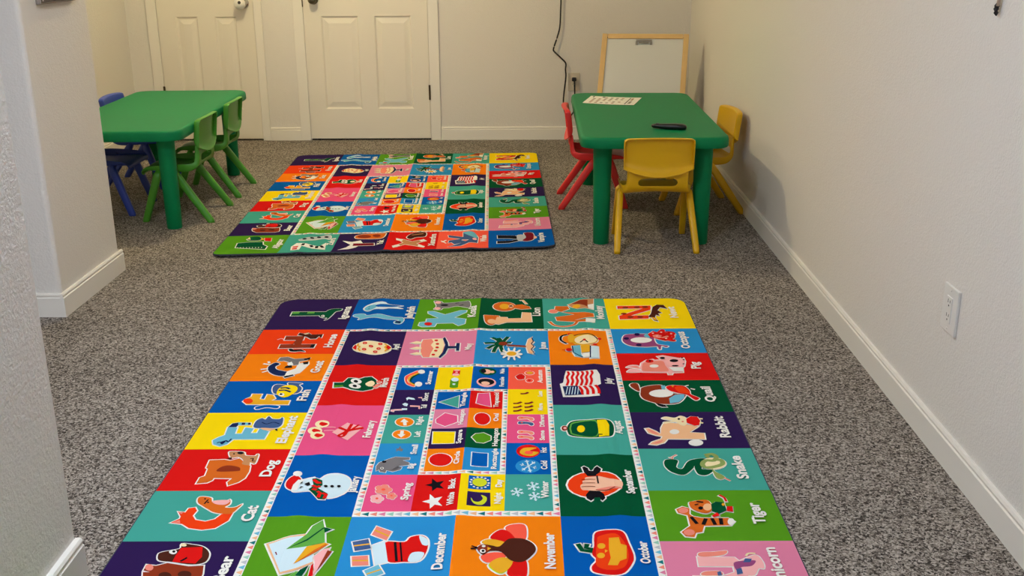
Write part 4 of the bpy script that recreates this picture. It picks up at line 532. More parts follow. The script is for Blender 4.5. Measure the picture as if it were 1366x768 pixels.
'|1,0,672,4406,-16,-129,32,-117,100,42,118,80,48,-116,25,243,-125,-57,-103,-69,-1,130|2,0,684,4051,7,-16,16,-14,20,-13,21,-13,24,-13,27,-14,29,-13,26,-13,26,-15,27,-17,27,-12,24,5,14,31,8,46,2,45,-2,33,-15,6,-16,-13,-16,-14,-14,-5,-16,4,-19,11,-22,12,-22,12,-23,11,-26,14,-25,10,-24,4,-21,-8,-19,-14,-13,-18|3,0,677,4401,-16,-124,31,-110,93,40,124,83,50,-122,15,234,-118,-55,-109,-71,-2,131'
'|4,6,674,4278,48,-5,1,45,-49,-4|5,6,678,4340,45,-5,4,53,-44,-4|6,14,746,4204,-5,62,28,2,5,-62|7,14,815,4252,23,64,26,-9,-22,-65|8,14,875,4280,5,72,28,-2,-5,-72|9,14,905,4270,35,74,25,-12,-35,-74'
'|10,22,691,4052,6,-13,14,-12,20,-13,21,-13,23,-13,27,-14,28,-13,27,-13,27,-15,27,-17,24,-11,18,4,13,27,7,45,3,44,-2,28,-8,3,-13,-11,-16,-14,-18,-6,-18,5,-20,11,-22,12,-22,12,-24,11,-25,13,-24,11,-21,3,-19,-7,-17,-13,-12,-16|11,14,761,4049,0,9,-2,8,-5,6,-6,3,-7,-1,-7,-3,-6,-7,-5,-9,-3,-10,-1,-9,3,-9,4,-6,6,-2,7,0,7,4,7,7,5,9'
'|12,14,825,4017,0,9,-2,9,-5,6,-6,2,-7,0,-7,-4,-7,-7,-4,-9,-3,-10,-1,-9,3,-9,4,-6,6,-3,7,1,8,4,6,7,5,9|13,14,883,3984,0,10,-2,8,-5,6,-6,3,-7,-1,-7,-4,-7,-7,-4,-9,-3,-10,0,-9,2,-9,4,-6,6,-3,8,1,7,4,6,7,5,9|14,14,952,3980,0,10,-2,8,-5,6,-6,3,-7,0,-7,-4,-7,-7,-4,-9,-3,-10,0,-10,2,-8,5,-6,6,-3,7,0,7,4,7,7,4,9|1,0,1095,4114,94,43,74,-43,33,106,-54,134,-57,55,-96,18,67,-87,30,-83'
'|2,0,1199,4208,203,8,10,90,-208,1|3,0,1194,3951,10,-18,16,-16,22,-13,28,-10,42,-8,51,-6,51,-3,39,3,22,12,10,18,1,22,-2,22,-1,29,-5,35,-10,34,-21,25,-35,9,-43,-1,-44,-5,-36,-6,-26,-3,-23,-4,-19,-8,-16,-13,-10,-21,-6,-25,0,-26|4,0,1101,4111,88,54,70,-40,30,94,-53,131,-55,53,-82,18,63,-78,32,-87|5,34,1208,4217,187,7,8,74,-192,1'
'|6,32,1202,3954,9,-16,14,-15,20,-11,27,-10,41,-8,51,-6,50,-3,37,3,18,10,8,15,0,19,-1,21,-2,29,-4,34,-9,32,-19,22,-31,8,-42,-1,-43,-5,-35,-6,-27,-3,-22,-4,-17,-7,-13,-11,-9,-18,-6,-24,0,-24|7,16,1346,3990,-2,20,-9,16,-16,12,-20,5,-22,-2,-22,-9,-18,-14,-14,-19,-6,-20,2,-19,9,-17,16,-11,20,-6,22,2,22,9,19,15,13,18'
'|8,16,1433,3974,-1,16,-5,14,-9,10,-12,5,-13,-1,-13,-7,-12,-12,-8,-15,-4,-17,1,-16,5,-14,9,-10,12,-5,14,1,13,7,11,12,8,15|1,0,1580,4080,79,37,81,77,102,-65,35,62,-85,79,75,108,-6,58,-90,-82,-89,-52,-98,110,-16,-69,88,-109'
'|2,0,1674,4051,3,-29,9,-35,12,-34,16,-29,21,-22,26,-17,26,-12,23,-6,18,1,16,10,11,15,6,20,4,29,1,38,-3,36,-9,30,-19,13,-24,3,-22,0,-16,4,-12,13,-12,19,-12,19,-16,11,-18,-10,-14,-18,-10,-23|3,18,1586,4077,69,46,84,80,101,-64,29,51,-86,79,77,111,-3,46,-82,-77,-94,-56,-94,109,-11,-57,88,-110|4,0,1586,4077,69,46,-9,57,-55,-34|5,0,1587,4402,-11,-66,47,-43,22,39|6,0,1803,4175,43,-36,23,51,-44,30'
'|7,0,1805,4318,55,52,-1,56,-57,-51|8,17,1683,4051,2,-28,8,-34,12,-33,15,-27,20,-21,25,-16,25,-12,21,-5,15,1,12,8,9,13,6,18,4,28,1,36,-3,36,-8,26,-15,11,-21,2,-23,0,-19,5,-15,15,-12,20,-11,18,-11,7,-12,-7,-12,-16,-10,-21|9,18,1727,3987,104,-41,-6,-15,-104,41|1,0,2059,4000,142,73,-4,-163,120,66,36,133,-7,203,-79,-7,-75,87,-127,36,78,-97,108,-128,-41,-23,-140,110,2,-95,99,-51,-103,-54'
'|2,0,2069,4204,116,-33,61,77,-113,96|3,24,2065,4009,142,73,-4,-163,108,61,35,129,-7,195,-75,-6,-76,88,-114,36,74,-87,114,-134,-53,-30,-134,110,3,-82,104,-55,-108,-59|4,23,2203,3909,15,-9,26,-1,30,9,23,20,17,38,14,53,9,52,5,38,-1,20,-6,9,-10,0,-12,-7,-14,-17,-19,-27,-18,-32,-17,-30,-15,-31,-16,-35,-11,-30|5,24,2079,4209,104,-30,54,68,-102,87|6,0,2022,4255,37,-69,-14,-8,-37,70'
'|7,0,2000,4206,49,91,14,-7,-49,-91|8,26,2335,4183,-1,13,-3,11,-6,9,-7,4,-7,-1,-7,-5,-6,-9,-3,-13,-2,-13,1,-13,4,-12,5,-8,7,-4,7,0,7,5,6,10,4,12|1,0,2519,4042,170,26,42,58,-10,90,-92,-40,-108,-10|2,0,2515,4252,138,-8,60,-48,15,73,-98,68,-116,5|3,0,2707,4064,16,-19,22,-6,22,5,17,15,11,28,8,39,4,40,0,34,-6,26,-11,22,-14,17,-14,10,-15,3,-18,-3,-16,-11,-10,-22,-5,-38,-1,-52,3,-51'
'|4,0,2768,3992,16,-19,25,-7,26,3,19,12,10,24,5,32,2,35,0,33,0,33,-1,34,-4,32,-6,27,-10,22,-13,17,-15,13,-15,7,-17,2,-18,-4,-17,-10,-8,-18,4,-23,12,-28,13,-30,7,-31,-2,-37,-8,-44,-6,-42|5,0,2891,4157,-2,15,-3,12,-4,10,-7,7,-10,-1,-6,-7,-3,-11,-2,-13,-1,-14,2,-15,3,-12,4,-10,7,-7,10,1,6,7,3,11,2,13|6,14,2526,4050,159,24,39,54,-8,79,-85,-38,-103,-9|7,14,2522,4258,133,-8,54,-44,12,60,-93,64,-107,5'
'|8,22,2712,4066,14,-16,19,-6,19,5,15,13,11,26,7,38,5,41,0,33,-6,24,-11,21,-13,16,-12,9,-14,3,-15,-3,-14,-10,-9,-20,-4,-36,-1,-52,3,-50|9,34,2775,3995,13,-16,22,-6,22,3,17,10,9,21,4,30,2,35,1,33,0,32,-2,34,-4,32,-6,26,-9,20,-12,16,-14,12,-13,6,-14,2,-17,-3,-13,-9,-7,-14,4,-20,11,-27,13,-31,8,-32,-2,-39,-8,-44,-7,-41'
'|10,33,2885,4157,-1,14,-3,11,-4,9,-4,4,-5,0,-4,-5,-3,-9,-2,-12,0,-14,1,-14,3,-12,4,-8,4,-5,5,1,4,5,3,9,2,12|1,0,947,1016,-3,42,-19,37,-31,27,-42,14,-46,-1,-45,-14,-39,-28,-29,-37,-15,-42,2,-43,18,-38,32,-28,42,-15,48,0,46,16,40,28,28,39|2,20,944,1016,-3,39,-18,35,-32,25,-40,13,-45,0,-44,-14,-39,-26,-28,-34,-14,-40,2,-40,18,-36,31,-26,42,-14,46,0,46,15,38,27,28,36'
'|3,6,770,939,0,8,-2,7,-3,5,-5,2,-5,0,-6,-2,-5,-5,-3,-7,-3,-8,0,-8,2,-6,3,-6,5,-2,6,0,5,3,5,5,4,7|4,25,761,939,0,4,-1,3,-1,2,-2,1,-3,0,-2,-1,-2,-2,-2,-3,-1,-4,0,-3,1,-3,2,-3,2,-1,2,0,2,1,2,3,2,3|5,6,818,991,0,7,-2,7,-3,5,-5,2,-6,0,-5,-2,-5,-5,-3,-7,-2,-8,-1,-7,2,-7,4,-5,4,-3,6,0,5,3,5,5,4,7|6,25,809,990,0,4,-1,3,-1,2,-2,1,-3,0,-2,-1,-2,-2,-2,-3,-1,-4,0,-3,1,-3,2,-2,2,-2,2,0,2,2,2,2,2,3'
'|7,6,874,940,0,8,-2,7,-3,5,-5,2,-5,0,-6,-3,-4,-5,-4,-6,-2,-8,0,-8,2,-7,3,-5,5,-2,5,0,6,2,5,5,3,7|8,25,865,940,0,4,0,3,-2,2,-2,1,-2,0,-3,-1,-2,-3,-1,-3,-1,-3,0,-4,1,-3,1,-2,2,-1,2,0,3,1,2,2,1,3|9,6,781,1056,0,8,-2,6,-3,5,-5,3,-5,0,-5,-3,-5,-5,-4,-6,-2,-8,0,-7,2,-7,3,-5,5,-2,5,0,6,2,4,5,4,7|10,25,772,1056,0,4,0,3,-2,2,-2,1,-2,0,-2,-1,-2,-2,-2,-3,-1,-4,0,-3,1,-3,1,-2,2,-1,2,0,3,1,2,2,1,3'
'|11,6,874,1027,0,8,-2,6,-3,5,-5,3,-5,0,-6,-3,-4,-5,-4,-6,-2,-8,0,-8,2,-6,4,-5,4,-3,6,0,5,3,5,5,3,7|12,25,865,1027,0,4,0,3,-2,2,-2,1,-2,0,-2,-1,-2,-3,-2,-3,-1,-3,0,-3,1,-3,1,-3,2,-1,3,0,2,1,2,3,2,3|13,6,858,1087,0,7,-1,7,-4,4,-4,3,-6,0,-5,-3,-5,-5,-3,-6,-2,-8,0,-7,1,-6,4,-5,5,-3,5,0,5,3,5,5,4,6|14,25,850,1087,0,3,-1,3,-2,2,-1,1,-3,0,-2,-1,-2,-2,-2,-3,-1,-3,0,-4,1,-3,2,-2,2,-1,2,0,2,1,2,2,2,3'
'|15,6,681,1020,13,-57,12,27,7,74|16,6,942,1012,-32,-51,-4,50,16,50|17,29,706,949,-2,36,21,26,-7,34,19,47,11,-5,-19,-44,8,-34,-21,-27,2,-33|18,29,883,943,18,29,-10,34,19,36,-10,34,11,3,11,-38,-19,-36,10,-35,-19,-33|1,0,1126,942,8,-90,89,-17,60,0,20,107,5,123,-22,124,-121,-1,-28,-84|2,0,1053,921,46,-35,41,15,4,42,-48,4|3,0,1063,1023,46,-34,40,14,4,41,-47,4|4,0,1073,1122,45,-34,40,15,4,40,-47,4'
'|5,0,1268,842,23,-37,33,116,7,59,36,0,1,-55,38,1,3,157,-36,0,-3,-49,-40,2,-11,89,-33,92,-23,-31,23,-93,6,-129|6,25,1135,942,7,-83,82,-16,52,0,19,100,4,121,-20,117,-108,-1,-25,-77|7,20,1201,849,75,-6,18,121,-6,140,-17,73,-61,4,5,-78,12,-79,-24,-61,14,-62|8,6,1246,877,0,5,-2,5,-3,4,-4,2,-4,0,-5,-2,-3,-4,-3,-5,-1,-5,0,-6,2,-5,3,-4,4,-2,5,0,4,2,4,4,2,5'
'|9,6,1259,943,0,6,-2,4,-3,4,-4,2,-5,0,-4,-2,-4,-4,-2,-5,-1,-5,0,-6,2,-5,3,-3,4,-2,4,0,5,2,3,3,3,5|10,6,1262,1008,0,5,-2,5,-3,4,-4,2,-4,0,-4,-2,-4,-4,-3,-5,-1,-5,1,-6,1,-5,3,-3,4,-2,5,0,4,2,4,4,2,4|11,6,1257,1068,0,5,-2,5,-3,4,-4,1,-4,0,-4,-2,-4,-3,-2,-5,-2,-5,1,-6,1,-5,4,-3,3,-2,5,0,4,2,4,4,2,4|12,6,1246,1138,0,6,-2,4,-3,4,-4,2,-4,0,-4,-2,-4,-4,-3,-4,-1,-6,1,-5,1,-5,3,-3,4,-2,5,0,4,2,3,3,3,5'
'|13,20,1062,921,38,-29,35,13,3,33,-41,4|14,20,1072,1023,38,-28,34,12,3,32,-40,4|15,20,1082,1122,37,-28,34,13,3,31,-40,3|16,15,1276,843,14,-25,26,105,8,65,51,1,1,-55,22,0,3,141,-20,0,-3,-50,-55,4,-12,94,-27,81,-12,-19,22,-91,6,-130|1,0,649,1593,62,6,22,-57,72,6,28,-30,48,-10,42,58,14,81,-28,63,-55,27,-79,-9,-53,-42,-62,0'
'|2,0,953,1595,0,7,-3,7,-5,4,-7,3,-7,0,-7,-3,-6,-4,-4,-6,-2,-7,0,-8,3,-6,5,-5,7,-3,7,0,7,3,6,4,4,7|3,0,953,1646,-1,7,-2,6,-5,5,-7,3,-7,0,-7,-3,-6,-5,-4,-6,-2,-7,0,-7,3,-6,5,-5,7,-3,7,0,6,3,6,4,4,7|4,0,942,1671,0,7,-3,6,-5,5,-6,3,-7,-1,-7,-2,-6,-5,-4,-6,-2,-7,0,-7,3,-6,5,-5,6,-3,7,0,7,3,6,5,4,6|5,9,658,1602,59,5,21,-56,70,6,30,-31,40,-9,37,52,14,77,-26,58,-50,25,-75,-9,-53,-42,-57,0'
'|6,8,665,1644,57,9,2,19,-56,3|7,0,827,1595,0,12,-5,12,-7,8,-11,4,-11,0,-12,-4,-10,-9,-8,-11,-4,-13,0,-13,4,-11,8,-9,10,-4,12,0,12,5,10,8,8,12|8,0,833,1667,-1,13,-4,11,-9,8,-11,4,-13,0,-13,-4,-11,-9,-8,-11,-4,-12,0,-13,5,-11,8,-8,12,-5,13,1,12,4,12,8,8,12|9,14,806,1598,0,6,-2,6,-3,4,-4,2,-5,0,-4,-2,-5,-4,-3,-6,-2,-6,0,-7,2,-5,3,-5,4,-2,5,0,4,2,5,5,3,5'
'|10,14,809,1667,0,6,-1,6,-3,4,-4,2,-5,0,-5,-2,-4,-4,-3,-6,-2,-6,0,-6,2,-6,3,-4,4,-2,4,0,5,2,4,4,3,6|11,20,854,1620,5,-12,8,-14,10,-11,9,-5,7,3,8,8,6,12,4,11,0,13,-2,15,-4,13,-4,10,-6,3,-7,0,-8,-2,-7,-5,-6,-7,-7,-10,-5,-11|12,25,949,1595,0,6,-3,5,-4,4,-5,2,-5,0,-6,-2,-5,-4,-3,-5,-2,-6,0,-6,2,-5,4,-4,5,-2,6,0,6,2,5,4,3,5'
'|13,25,948,1646,0,6,-2,5,-4,4,-5,1,-5,0,-6,-2,-5,-3,-3,-5,-2,-6,0,-6,2,-5,4,-4,5,-2,6,0,5,2,5,4,4,5|14,25,938,1671,0,6,-2,5,-4,3,-5,2,-6,0,-5,-2,-5,-3,-3,-5,-2,-6,0,-6,2,-5,4,-4,5,-1,6,0,5,2,5,3,4,5'
'|1,0,1084,1527,2,-16,4,-13,6,-12,8,-13,10,-19,14,-20,14,-19,12,-12,11,0,7,9,3,12,-2,13,-9,14,-13,15,-14,15,-11,14,-6,12,-5,13,-3,12,-2,13,0,13,1,12,4,13,5,11,8,11,12,11,12,11,9,10,4,10,2,10,-2,9,-9,2,-11,-5,-14,-10,-14,-13,-12,-16,-8,-22,-7,-26,-4,-26'
'|2,13,1088,1527,2,-16,3,-12,6,-11,8,-13,11,-18,14,-21,14,-18,10,-11,7,0,6,7,2,11,-2,11,-8,12,-13,15,-14,15,-11,14,-7,14,-5,13,-3,13,-2,13,0,13,1,13,4,13,5,12,9,12,13,11,11,11,9,9,3,9,2,9,-2,6,-4,1,-10,-5,-13,-9,-14,-13,-11,-15,-8,-21,-7,-26,-4,-26'
'|3,29,1107,1545,2,-13,3,-11,5,-12,6,-13,10,-16,12,-18,12,-16,9,-10,5,-2,4,3,0,8,-2,9,-8,12,-12,16,-12,16,-9,15,-6,14,-3,12,-2,12,-1,11,1,10,1,8,3,8,5,8,7,9,8,8,9,7,6,7,2,7,1,6,-1,4,-4,0,-7,-7,-11,-11,-10,-13,-9,-13,-6,-13,-4,-15,-3,-14'
'|4,9,1121,1559,1,-11,3,-11,4,-11,6,-13,8,-15,10,-18,11,-16,7,-10,4,-3,2,2,1,6,-2,9,-6,12,-10,16,-9,17,-8,14,-4,13,-4,11,-2,10,-1,10,0,8,1,6,2,6,4,5,4,5,7,4,6,4,5,5,2,5,0,6,-1,5,-3,0,-5,-4,-8,-9,-8,-11,-6,-10,-5,-9,-3,-9,-2,-9|5,0,1205,1431,0,12,-3,11,-6,8,-6,4,-8,0,-8,-5,-6,-7,-5,-11,-3,-12,0,-13,3,-11,6,-8,6,-4,8,0,8,5,7,8,4,11'
'|6,0,1205,1627,0,13,-3,11,-5,8,-7,5,-8,0,-8,-5,-7,-8,-5,-11,-3,-13,0,-13,3,-11,6,-8,7,-5,8,0,8,5,7,8,5,12|1,6,1383,1401,45,4,1,81,-50,8|2,26,1426,1485,-1,9,-4,7,-5,6,-7,3,-8,0,-7,-3,-6,-6,-5,-7,-2,-9,1,-8,4,-8,5,-5,7,-3,8,0,7,3,7,6,4,7|3,26,1426,1409,-1,4,-4,3,-5,2,-6,1,-7,0,-6,-1,-6,-2,-3,-4,-2,-3,1,-4,4,-3,5,-3,6,-1,7,0,6,1,6,3,3,3|4,8,1374,1564,53,0,1,110,-52,0'
'|5,36,1426,1564,-1,9,-3,8,-6,7,-8,3,-8,0,-7,-4,-7,-6,-4,-8,-2,-9,0,-10,4,-8,6,-6,7,-4,8,0,8,4,7,6,4,8|6,8,1428,1676,-1,4,-4,4,-7,3,-8,2,-9,0,-8,-2,-7,-3,-5,-4,-2,-5,2,-4,4,-4,6,-3,9,-2,8,0,9,2,7,3,5,4|7,36,1410,1632,-1,5,-1,4,-2,3,-3,1,-4,0,-3,-1,-3,-4,-1,-4,-1,-4,0,-5,1,-4,3,-3,3,-1,3,0,3,1,3,3,2,4|8,26,1414,1445,0,3,-1,4,-2,2,-3,1,-3,0,-3,-1,-2,-3,-2,-3,0,-3,0,-4,1,-3,2,-3,3,-1,3,0,3,1,2,3,2,3'
'|1,0,1693,939,-16,-7,-16,-7,-18,-7,-20,-4,-20,1,-18,4,-14,5,-15,4,11,36,15,-5,13,-4,14,-4,11,0,12,2,15,6,15,7,16,7|2,0,1700,952,-7,-19,-8,-21,-9,-23,-9,-21,-11,-16,-11,-13,-10,-10,-10,-11,-27,25,10,11,9,9,10,11,8,12,7,17,9,22,7,20,7,20|3,0,1699,957,-1,-19,-2,-20,-3,-21,-3,-19,-3,-14,-4,-13,-4,-9,-5,-11,-34,14,5,11,3,9,3,9,3,11,3,16,2,21,2,20,2,19'
'|4,0,1697,964,6,-21,6,-22,7,-24,6,-20,6,-15,5,-14,4,-11,5,-13,-34,-14,-5,14,-5,11,-5,14,-6,17,-6,20,-7,24,-7,23,-6,21|5,0,1690,970,9,-9,8,-8,7,-7,4,-2,2,0,7,2,8,3,12,3,11,-35,-12,-3,-9,-4,-14,-2,-16,1,-14,8,-11,9,-9,9,-9,9|6,0,1663,946,-2,15,-1,14,-1,18,0,20,3,23,4,27,5,24,4,23,36,-7,-4,-22,-4,-24,-4,-26,-3,-21,0,-16,1,-16,1,-13,1,-15'
'|7,0,1668,939,-9,14,-10,15,-11,18,-10,21,-6,25,-5,28,-3,25,-3,22,36,6,3,-23,4,-25,4,-25,5,-21,7,-16,10,-15,9,-14,10,-15|8,0,1678,934,-15,7,-14,6,-17,10,-17,12,-14,17,-12,19,-9,18,-10,16,33,18,9,-16,9,-17,11,-17,9,-12,10,-7,14,-7,13,-6,15,-7|9,0,1709,954,-2,18,-6,16,-10,13,-14,7,-14,0,-13,-7,-11,-13,-7,-16,-2,-19,1,-18,6,-17,11,-13,13,-7,15,0,13,8,11,12,6,17|10,0,1715,966,136,23,0,33,-136,-23'
'|11,0,1840,1000,17,-132,36,-55,-3,47,18,64,-15,41,18,42,-19,47,14,55,-14,28,19,21,-56,-37|12,9,1686,942,-11,-5,-16,-7,-18,-7,-19,-4,-18,1,-17,4,-15,5,-9,3,7,25,10,-3,14,-5,14,-3,12,-1,13,3,16,6,16,7,10,4|13,9,1693,949,-5,-14,-8,-21,-9,-23,-9,-20,-10,-16,-11,-13,-10,-10,-6,-7,-19,18,6,7,9,10,10,11,8,13,8,17,9,22,7,20,5,15'
'|14,9,1693,952,-1,-13,-2,-20,-2,-22,-3,-18,-3,-14,-5,-12,-3,-9,-3,-6,-24,10,3,6,3,9,4,10,3,11,2,17,2,20,2,20,2,14|15,9,1693,957,5,-15,6,-23,7,-24,6,-20,6,-15,5,-14,4,-11,3,-8,-24,-10,-3,9,-5,11,-5,14,-5,16,-7,21,-7,24,-6,22,-5,16|16,9,1690,963,5,-6,8,-8,8,-7,5,-3,5,0,7,2,9,3,6,2,8,-25,-6,-2,-10,-3,-12,-3,-14,1,-13,7,-11,9,-8,9,-6,5'
'|17,9,1668,952,-1,10,-2,14,-1,17,1,20,2,23,5,26,4,25,3,16,26,-4,-3,-17,-5,-24,-4,-26,-3,-21,0,-17,1,-16,2,-13,0,-10|18,9,1670,946,-7,10,-10,15,-11,18,-9,20,-6,24,-4,28,-4,25,-2,17,26,3,2,-17,3,-24,5,-26,5,-22,8,-16,9,-16,10,-14,6,-10|19,9,1675,942,-9,4,-15,6,-16,9,-16,12,-13,16,-12,19,-9,17,-7,12,22,13,7,-12,10,-17,10,-17,10,-12,11,-9,14,-7,14,-6,10,-5'
'|20,9,1703,954,-1,17,-6,15,-9,11,-11,6,-12,-1,-11,-6,-9,-11,-7,-15,-2,-17,2,-17,5,-15,9,-11,11,-6,12,0,11,6,10,11,6,16|21,16,1722,954,-1,11,-6,10,-7,8,-10,3,-11,0,-10,-4,-8,-7,-5,-10,-2,-12,1,-11,5,-10,8,-8,10,-3,11,0,10,4,8,7,5,10|22,16,1719,970,128,22,0,25,-128,-22|23,19,1847,1000,16,-130,35,-53,-16,43,19,64,-16,42,19,41,-20,47,15,54,-15,30,22,24,-44,-44'
'|24,15,1882,846,11,67,-15,42,18,52,-19,51,18,62,8,-3,-18,-59,19,-51,-18,-52,15,-42,-11,-69|25,0,1824,1148,-4,11,-9,7,-10,0,-9,-7,-4,-11,4,-12,8,-7,11,0,9,7|26,0,1810,1217,-5,4,-9,-8,-9,-17,-6,-20,0,-15,5,-4,9,9,9,17,6,19|27,0,1774,1259,-5,-5,-6,-20,-3,-27,-1,-25,3,-12,6,5,5,20,3,28,1,24|28,0,1729,1258,-3,-11,0,-25,3,-27,5,-20,5,-5,3,12,0,24,-3,28,-5,20'
'|29,0,1693,1216,-1,-14,6,-20,8,-17,9,-8,5,4,0,15,-5,19,-9,17,-8,8|30,0,1677,1147,4,-12,8,-7,11,0,9,7,4,12,-3,12,-9,7,-11,0,-9,-8|31,0,1690,1076,5,-4,9,9,10,17,5,20,1,15,-5,4,-9,-8,-9,-18,-6,-20|32,0,1727,1032,5,5,5,21,4,29,1,25,-3,13,-6,-6,-5,-20,-4,-29,0,-25|33,0,1773,1033,3,12,0,26,-4,28,-5,21,-5,5,-3,-13,0,-25,3,-28,5,-21|34,0,1810,1077,0,15,-6,20,-9,17,-9,9,-5,-5,0,-14,6,-20,9,-18,8,-8'
'|35,0,1796,1148,-2,20,-8,18,-12,13,-15,6,-16,0,-15,-7,-12,-13,-8,-18,-3,-20,2,-20,8,-18,12,-14,15,-7,16,0,15,8,13,13,8,18|36,29,1783,1146,-2,13,-5,12,-9,9,-10,4,-12,0,-10,-5,-9,-9,-6,-11,-2,-14,2,-14,5,-11,9,-9,11,-5,11,0,11,5,8,9,6,12|1,0,2344,879,-8,37,-18,32,-26,25,-32,12,-32,0,-30,-13,-24,-25,-14,-33,-4,-37,7,-38,18,-33,26,-25,32,-14,34,1,30,14,24,26,14,33'
'|2,0,2129,761,-12,8,-12,7,-14,10,-11,16,-6,19,-4,21,0,22,2,22,8,21,11,19,11,17,11,15,22,-14,-10,-16,-11,-16,-10,-17,-6,-15,-2,-17,1,-18,3,-18,4,-13,6,-9,10,-7,11,-6,12,-8|3,0,2149,981,69,-8,-1,167,11,70,-65,-35,-13,-64|4,0,2208,983,75,1,-8,138,-67,5|5,0,2272,1002,65,0,-11,225,-69,12|6,0,2219,1125,55,1,-5,90,-51,-8'
'|7,0,2157,1066,-2,11,-4,10,-7,7,-8,4,-10,0,-8,-4,-6,-8,-4,-10,-1,-10,2,-11,5,-10,6,-7,9,-4,9,0,8,4,7,8,3,9|8,20,2336,878,-8,35,-17,30,-24,23,-28,11,-29,0,-27,-12,-22,-23,-13,-30,-4,-35,7,-35,17,-31,24,-23,29,-12,30,0,27,13,22,23,13,31|9,29,2339,878,-8,37,-18,31,-26,23,-31,12,-32,0,-29,-13,-24,-23,-14,-32,-4,-36,7,-37,18,-32,26,-24,32,-13,33,1,30,13,23,24,14,33'
'|10,20,2330,883,-7,29,-14,25,-22,18,-25,10,-26,0,-25,-10,-19,-19,-12,-26,-3,-29,6,-29,15,-26,21,-19,26,-10,27,0,24,11,20,19,11,26|11,14,2243,880,-9,7,-25,36,8,6,25,-36,7,-5|12,14,2241,886,20,53,9,-4,-20,-53|13,6,2255,884,-1,6,-2,5,-3,4,-4,2,-4,0,-3,-2,-3,-4,-1,-5,0,-6,0,-6,3,-5,3,-4,3,-2,4,0,3,2,3,4,2,5'
'|14,14,2180,802,7,-5,10,-7,11,-6,14,-3,17,-1,20,0,20,3,15,8,13,17,11,25,9,26,7,17,9,-4,-6,-17,-10,-25,-11,-26,-15,-20,-19,-10,-22,-4,-21,0,-19,1,-15,4,-13,7,-11,7,-7,4|15,14,2128,768,-8,5,-12,7,-13,10,-10,14,-6,18,-3,21,-1,21,2,21,8,20,11,19,11,16,7,11,13,-9,-7,-11,-11,-16,-10,-17,-6,-17,-2,-17,1,-20,3,-18,4,-15,7,-10,11,-8,11,-6,8,-5'
'|16,6,2168,769,-1,7,-3,6,-5,4,-6,2,-5,0,-6,-2,-4,-5,-3,-5,-1,-7,2,-7,3,-6,5,-4,5,-3,6,0,6,3,4,4,3,6|17,6,2363,864,-2,6,-2,6,-4,4,-4,3,-4,-1,-4,-2,-3,-4,-2,-6,0,-6,1,-7,3,-6,3,-4,5,-2,4,0,4,2,3,4,1,6|18,29,2178,852,-2,29,-6,25,-6,19,-8,10,-8,0,-7,-10,-6,-19,-2,-26,-1,-29,3,-29,5,-26,7,-20,8,-10,8,0,7,10,6,20,2,26|19,23,2157,988,53,-6,-1,159,11,59,-50,-30,-11,-60|20,29,2213,989,64,0,-8,128,-55,4'
'|21,36,2280,1010,49,0,-11,210,-52,9|22,0,2224,1131,45,0,-5,79,-40,-6|23,15,2153,995,2,116,58,95,7,-5,-58,-92,-1,-115|24,15,2274,1010,-13,209,8,1,13,-210|25,6,2086,1075,22,0,0,-10,-22,0|26,6,2153,1066,-1,10,-5,8,-5,6,-7,4,-8,0,-6,-4,-5,-6,-4,-9,-1,-9,2,-10,4,-8,6,-7,7,-3,7,0,7,3,5,7,3,8|27,6,2327,983,-1,5,-3,5,-5,3,-5,2,-5,-1,-5,-1,-3,-4,-3,-4,0,-5,1,-5,3,-4,4,-3,5,-2,5,0,5,2,4,3,2,4'
'|1,0,2098,1418,81,8,57,-7,57,0,13,80,-3,143,-23,25,4,153,-220,4,-13,-196,21,-17,13,-104|2,0,2101,1422,78,8,57,-7,53,0,13,77,-3,140,-23,26,3,150,-211,4,-13,-190,21,-17,13,-106|3,6,2100,1431,1,9,2,13,2,14,0,13,-2,12,-4,13,-4,14,-3,14,1,15,2,13,2,12,0,13,-2,17,-4,20,-3,19,-3,12,16,4,2,-13,4,-19,4,-20,2,-19,-1,-15,-2,-14,-2,-12,0,-11,2,-13,4,-13,4,-14,3,-14,0,-15,-2,-15,-2,-14,-1,-9'
'|4,6,2130,1431,1,9,2,13,2,14,0,13,-3,12,-4,13,-4,14,-2,15,0,14,2,13,2,12,0,14,-2,17,-4,19,-3,19,-3,13,16,3,2,-13,4,-19,4,-20,2,-19,0,-15,-2,-14,-2,-12,-1,-11,3,-12,4,-13,4,-14,3,-15,-1,-15,-1,-15,-2,-13,-1,-9'
'|5,6,2160,1431,1,9,2,13,1,14,0,13,-2,12,-4,13,-4,14,-3,15,0,14,2,13,2,12,0,14,-2,17,-4,20,-4,18,-2,13,16,3,2,-13,4,-18,4,-21,2,-18,0,-16,-2,-13,-2,-12,0,-12,2,-12,4,-13,4,-14,3,-15,0,-15,-1,-15,-2,-13,-1,-9'
'|6,6,2189,1431,2,9,1,13,2,14,0,13,-3,12,-4,13,-4,14,-3,15,0,14,2,13,2,13,0,13,-2,17,-4,20,-4,18,-2,13,15,3,3,-13,4,-18,4,-21,2,-18,0,-16,-2,-13,-2,-12,0,-12,3,-12,4,-13,4,-14,3,-14,0,-16,-2,-15,-1,-13,-2,-9'
'|7,6,2219,1431,1,9,2,13,1,14,0,13,-2,12,-4,13,-5,14,-2,15,0,14,1,13,2,13,0,13,-2,17,-4,20,-4,18,-3,13,16,3,3,-12,4,-19,4,-20,2,-19,0,-15,-2,-14,-1,-12,-1,-12,3,-12,4,-13,4,-14,3,-14,0,-15,-1,-16,-2,-13,-1,-9'
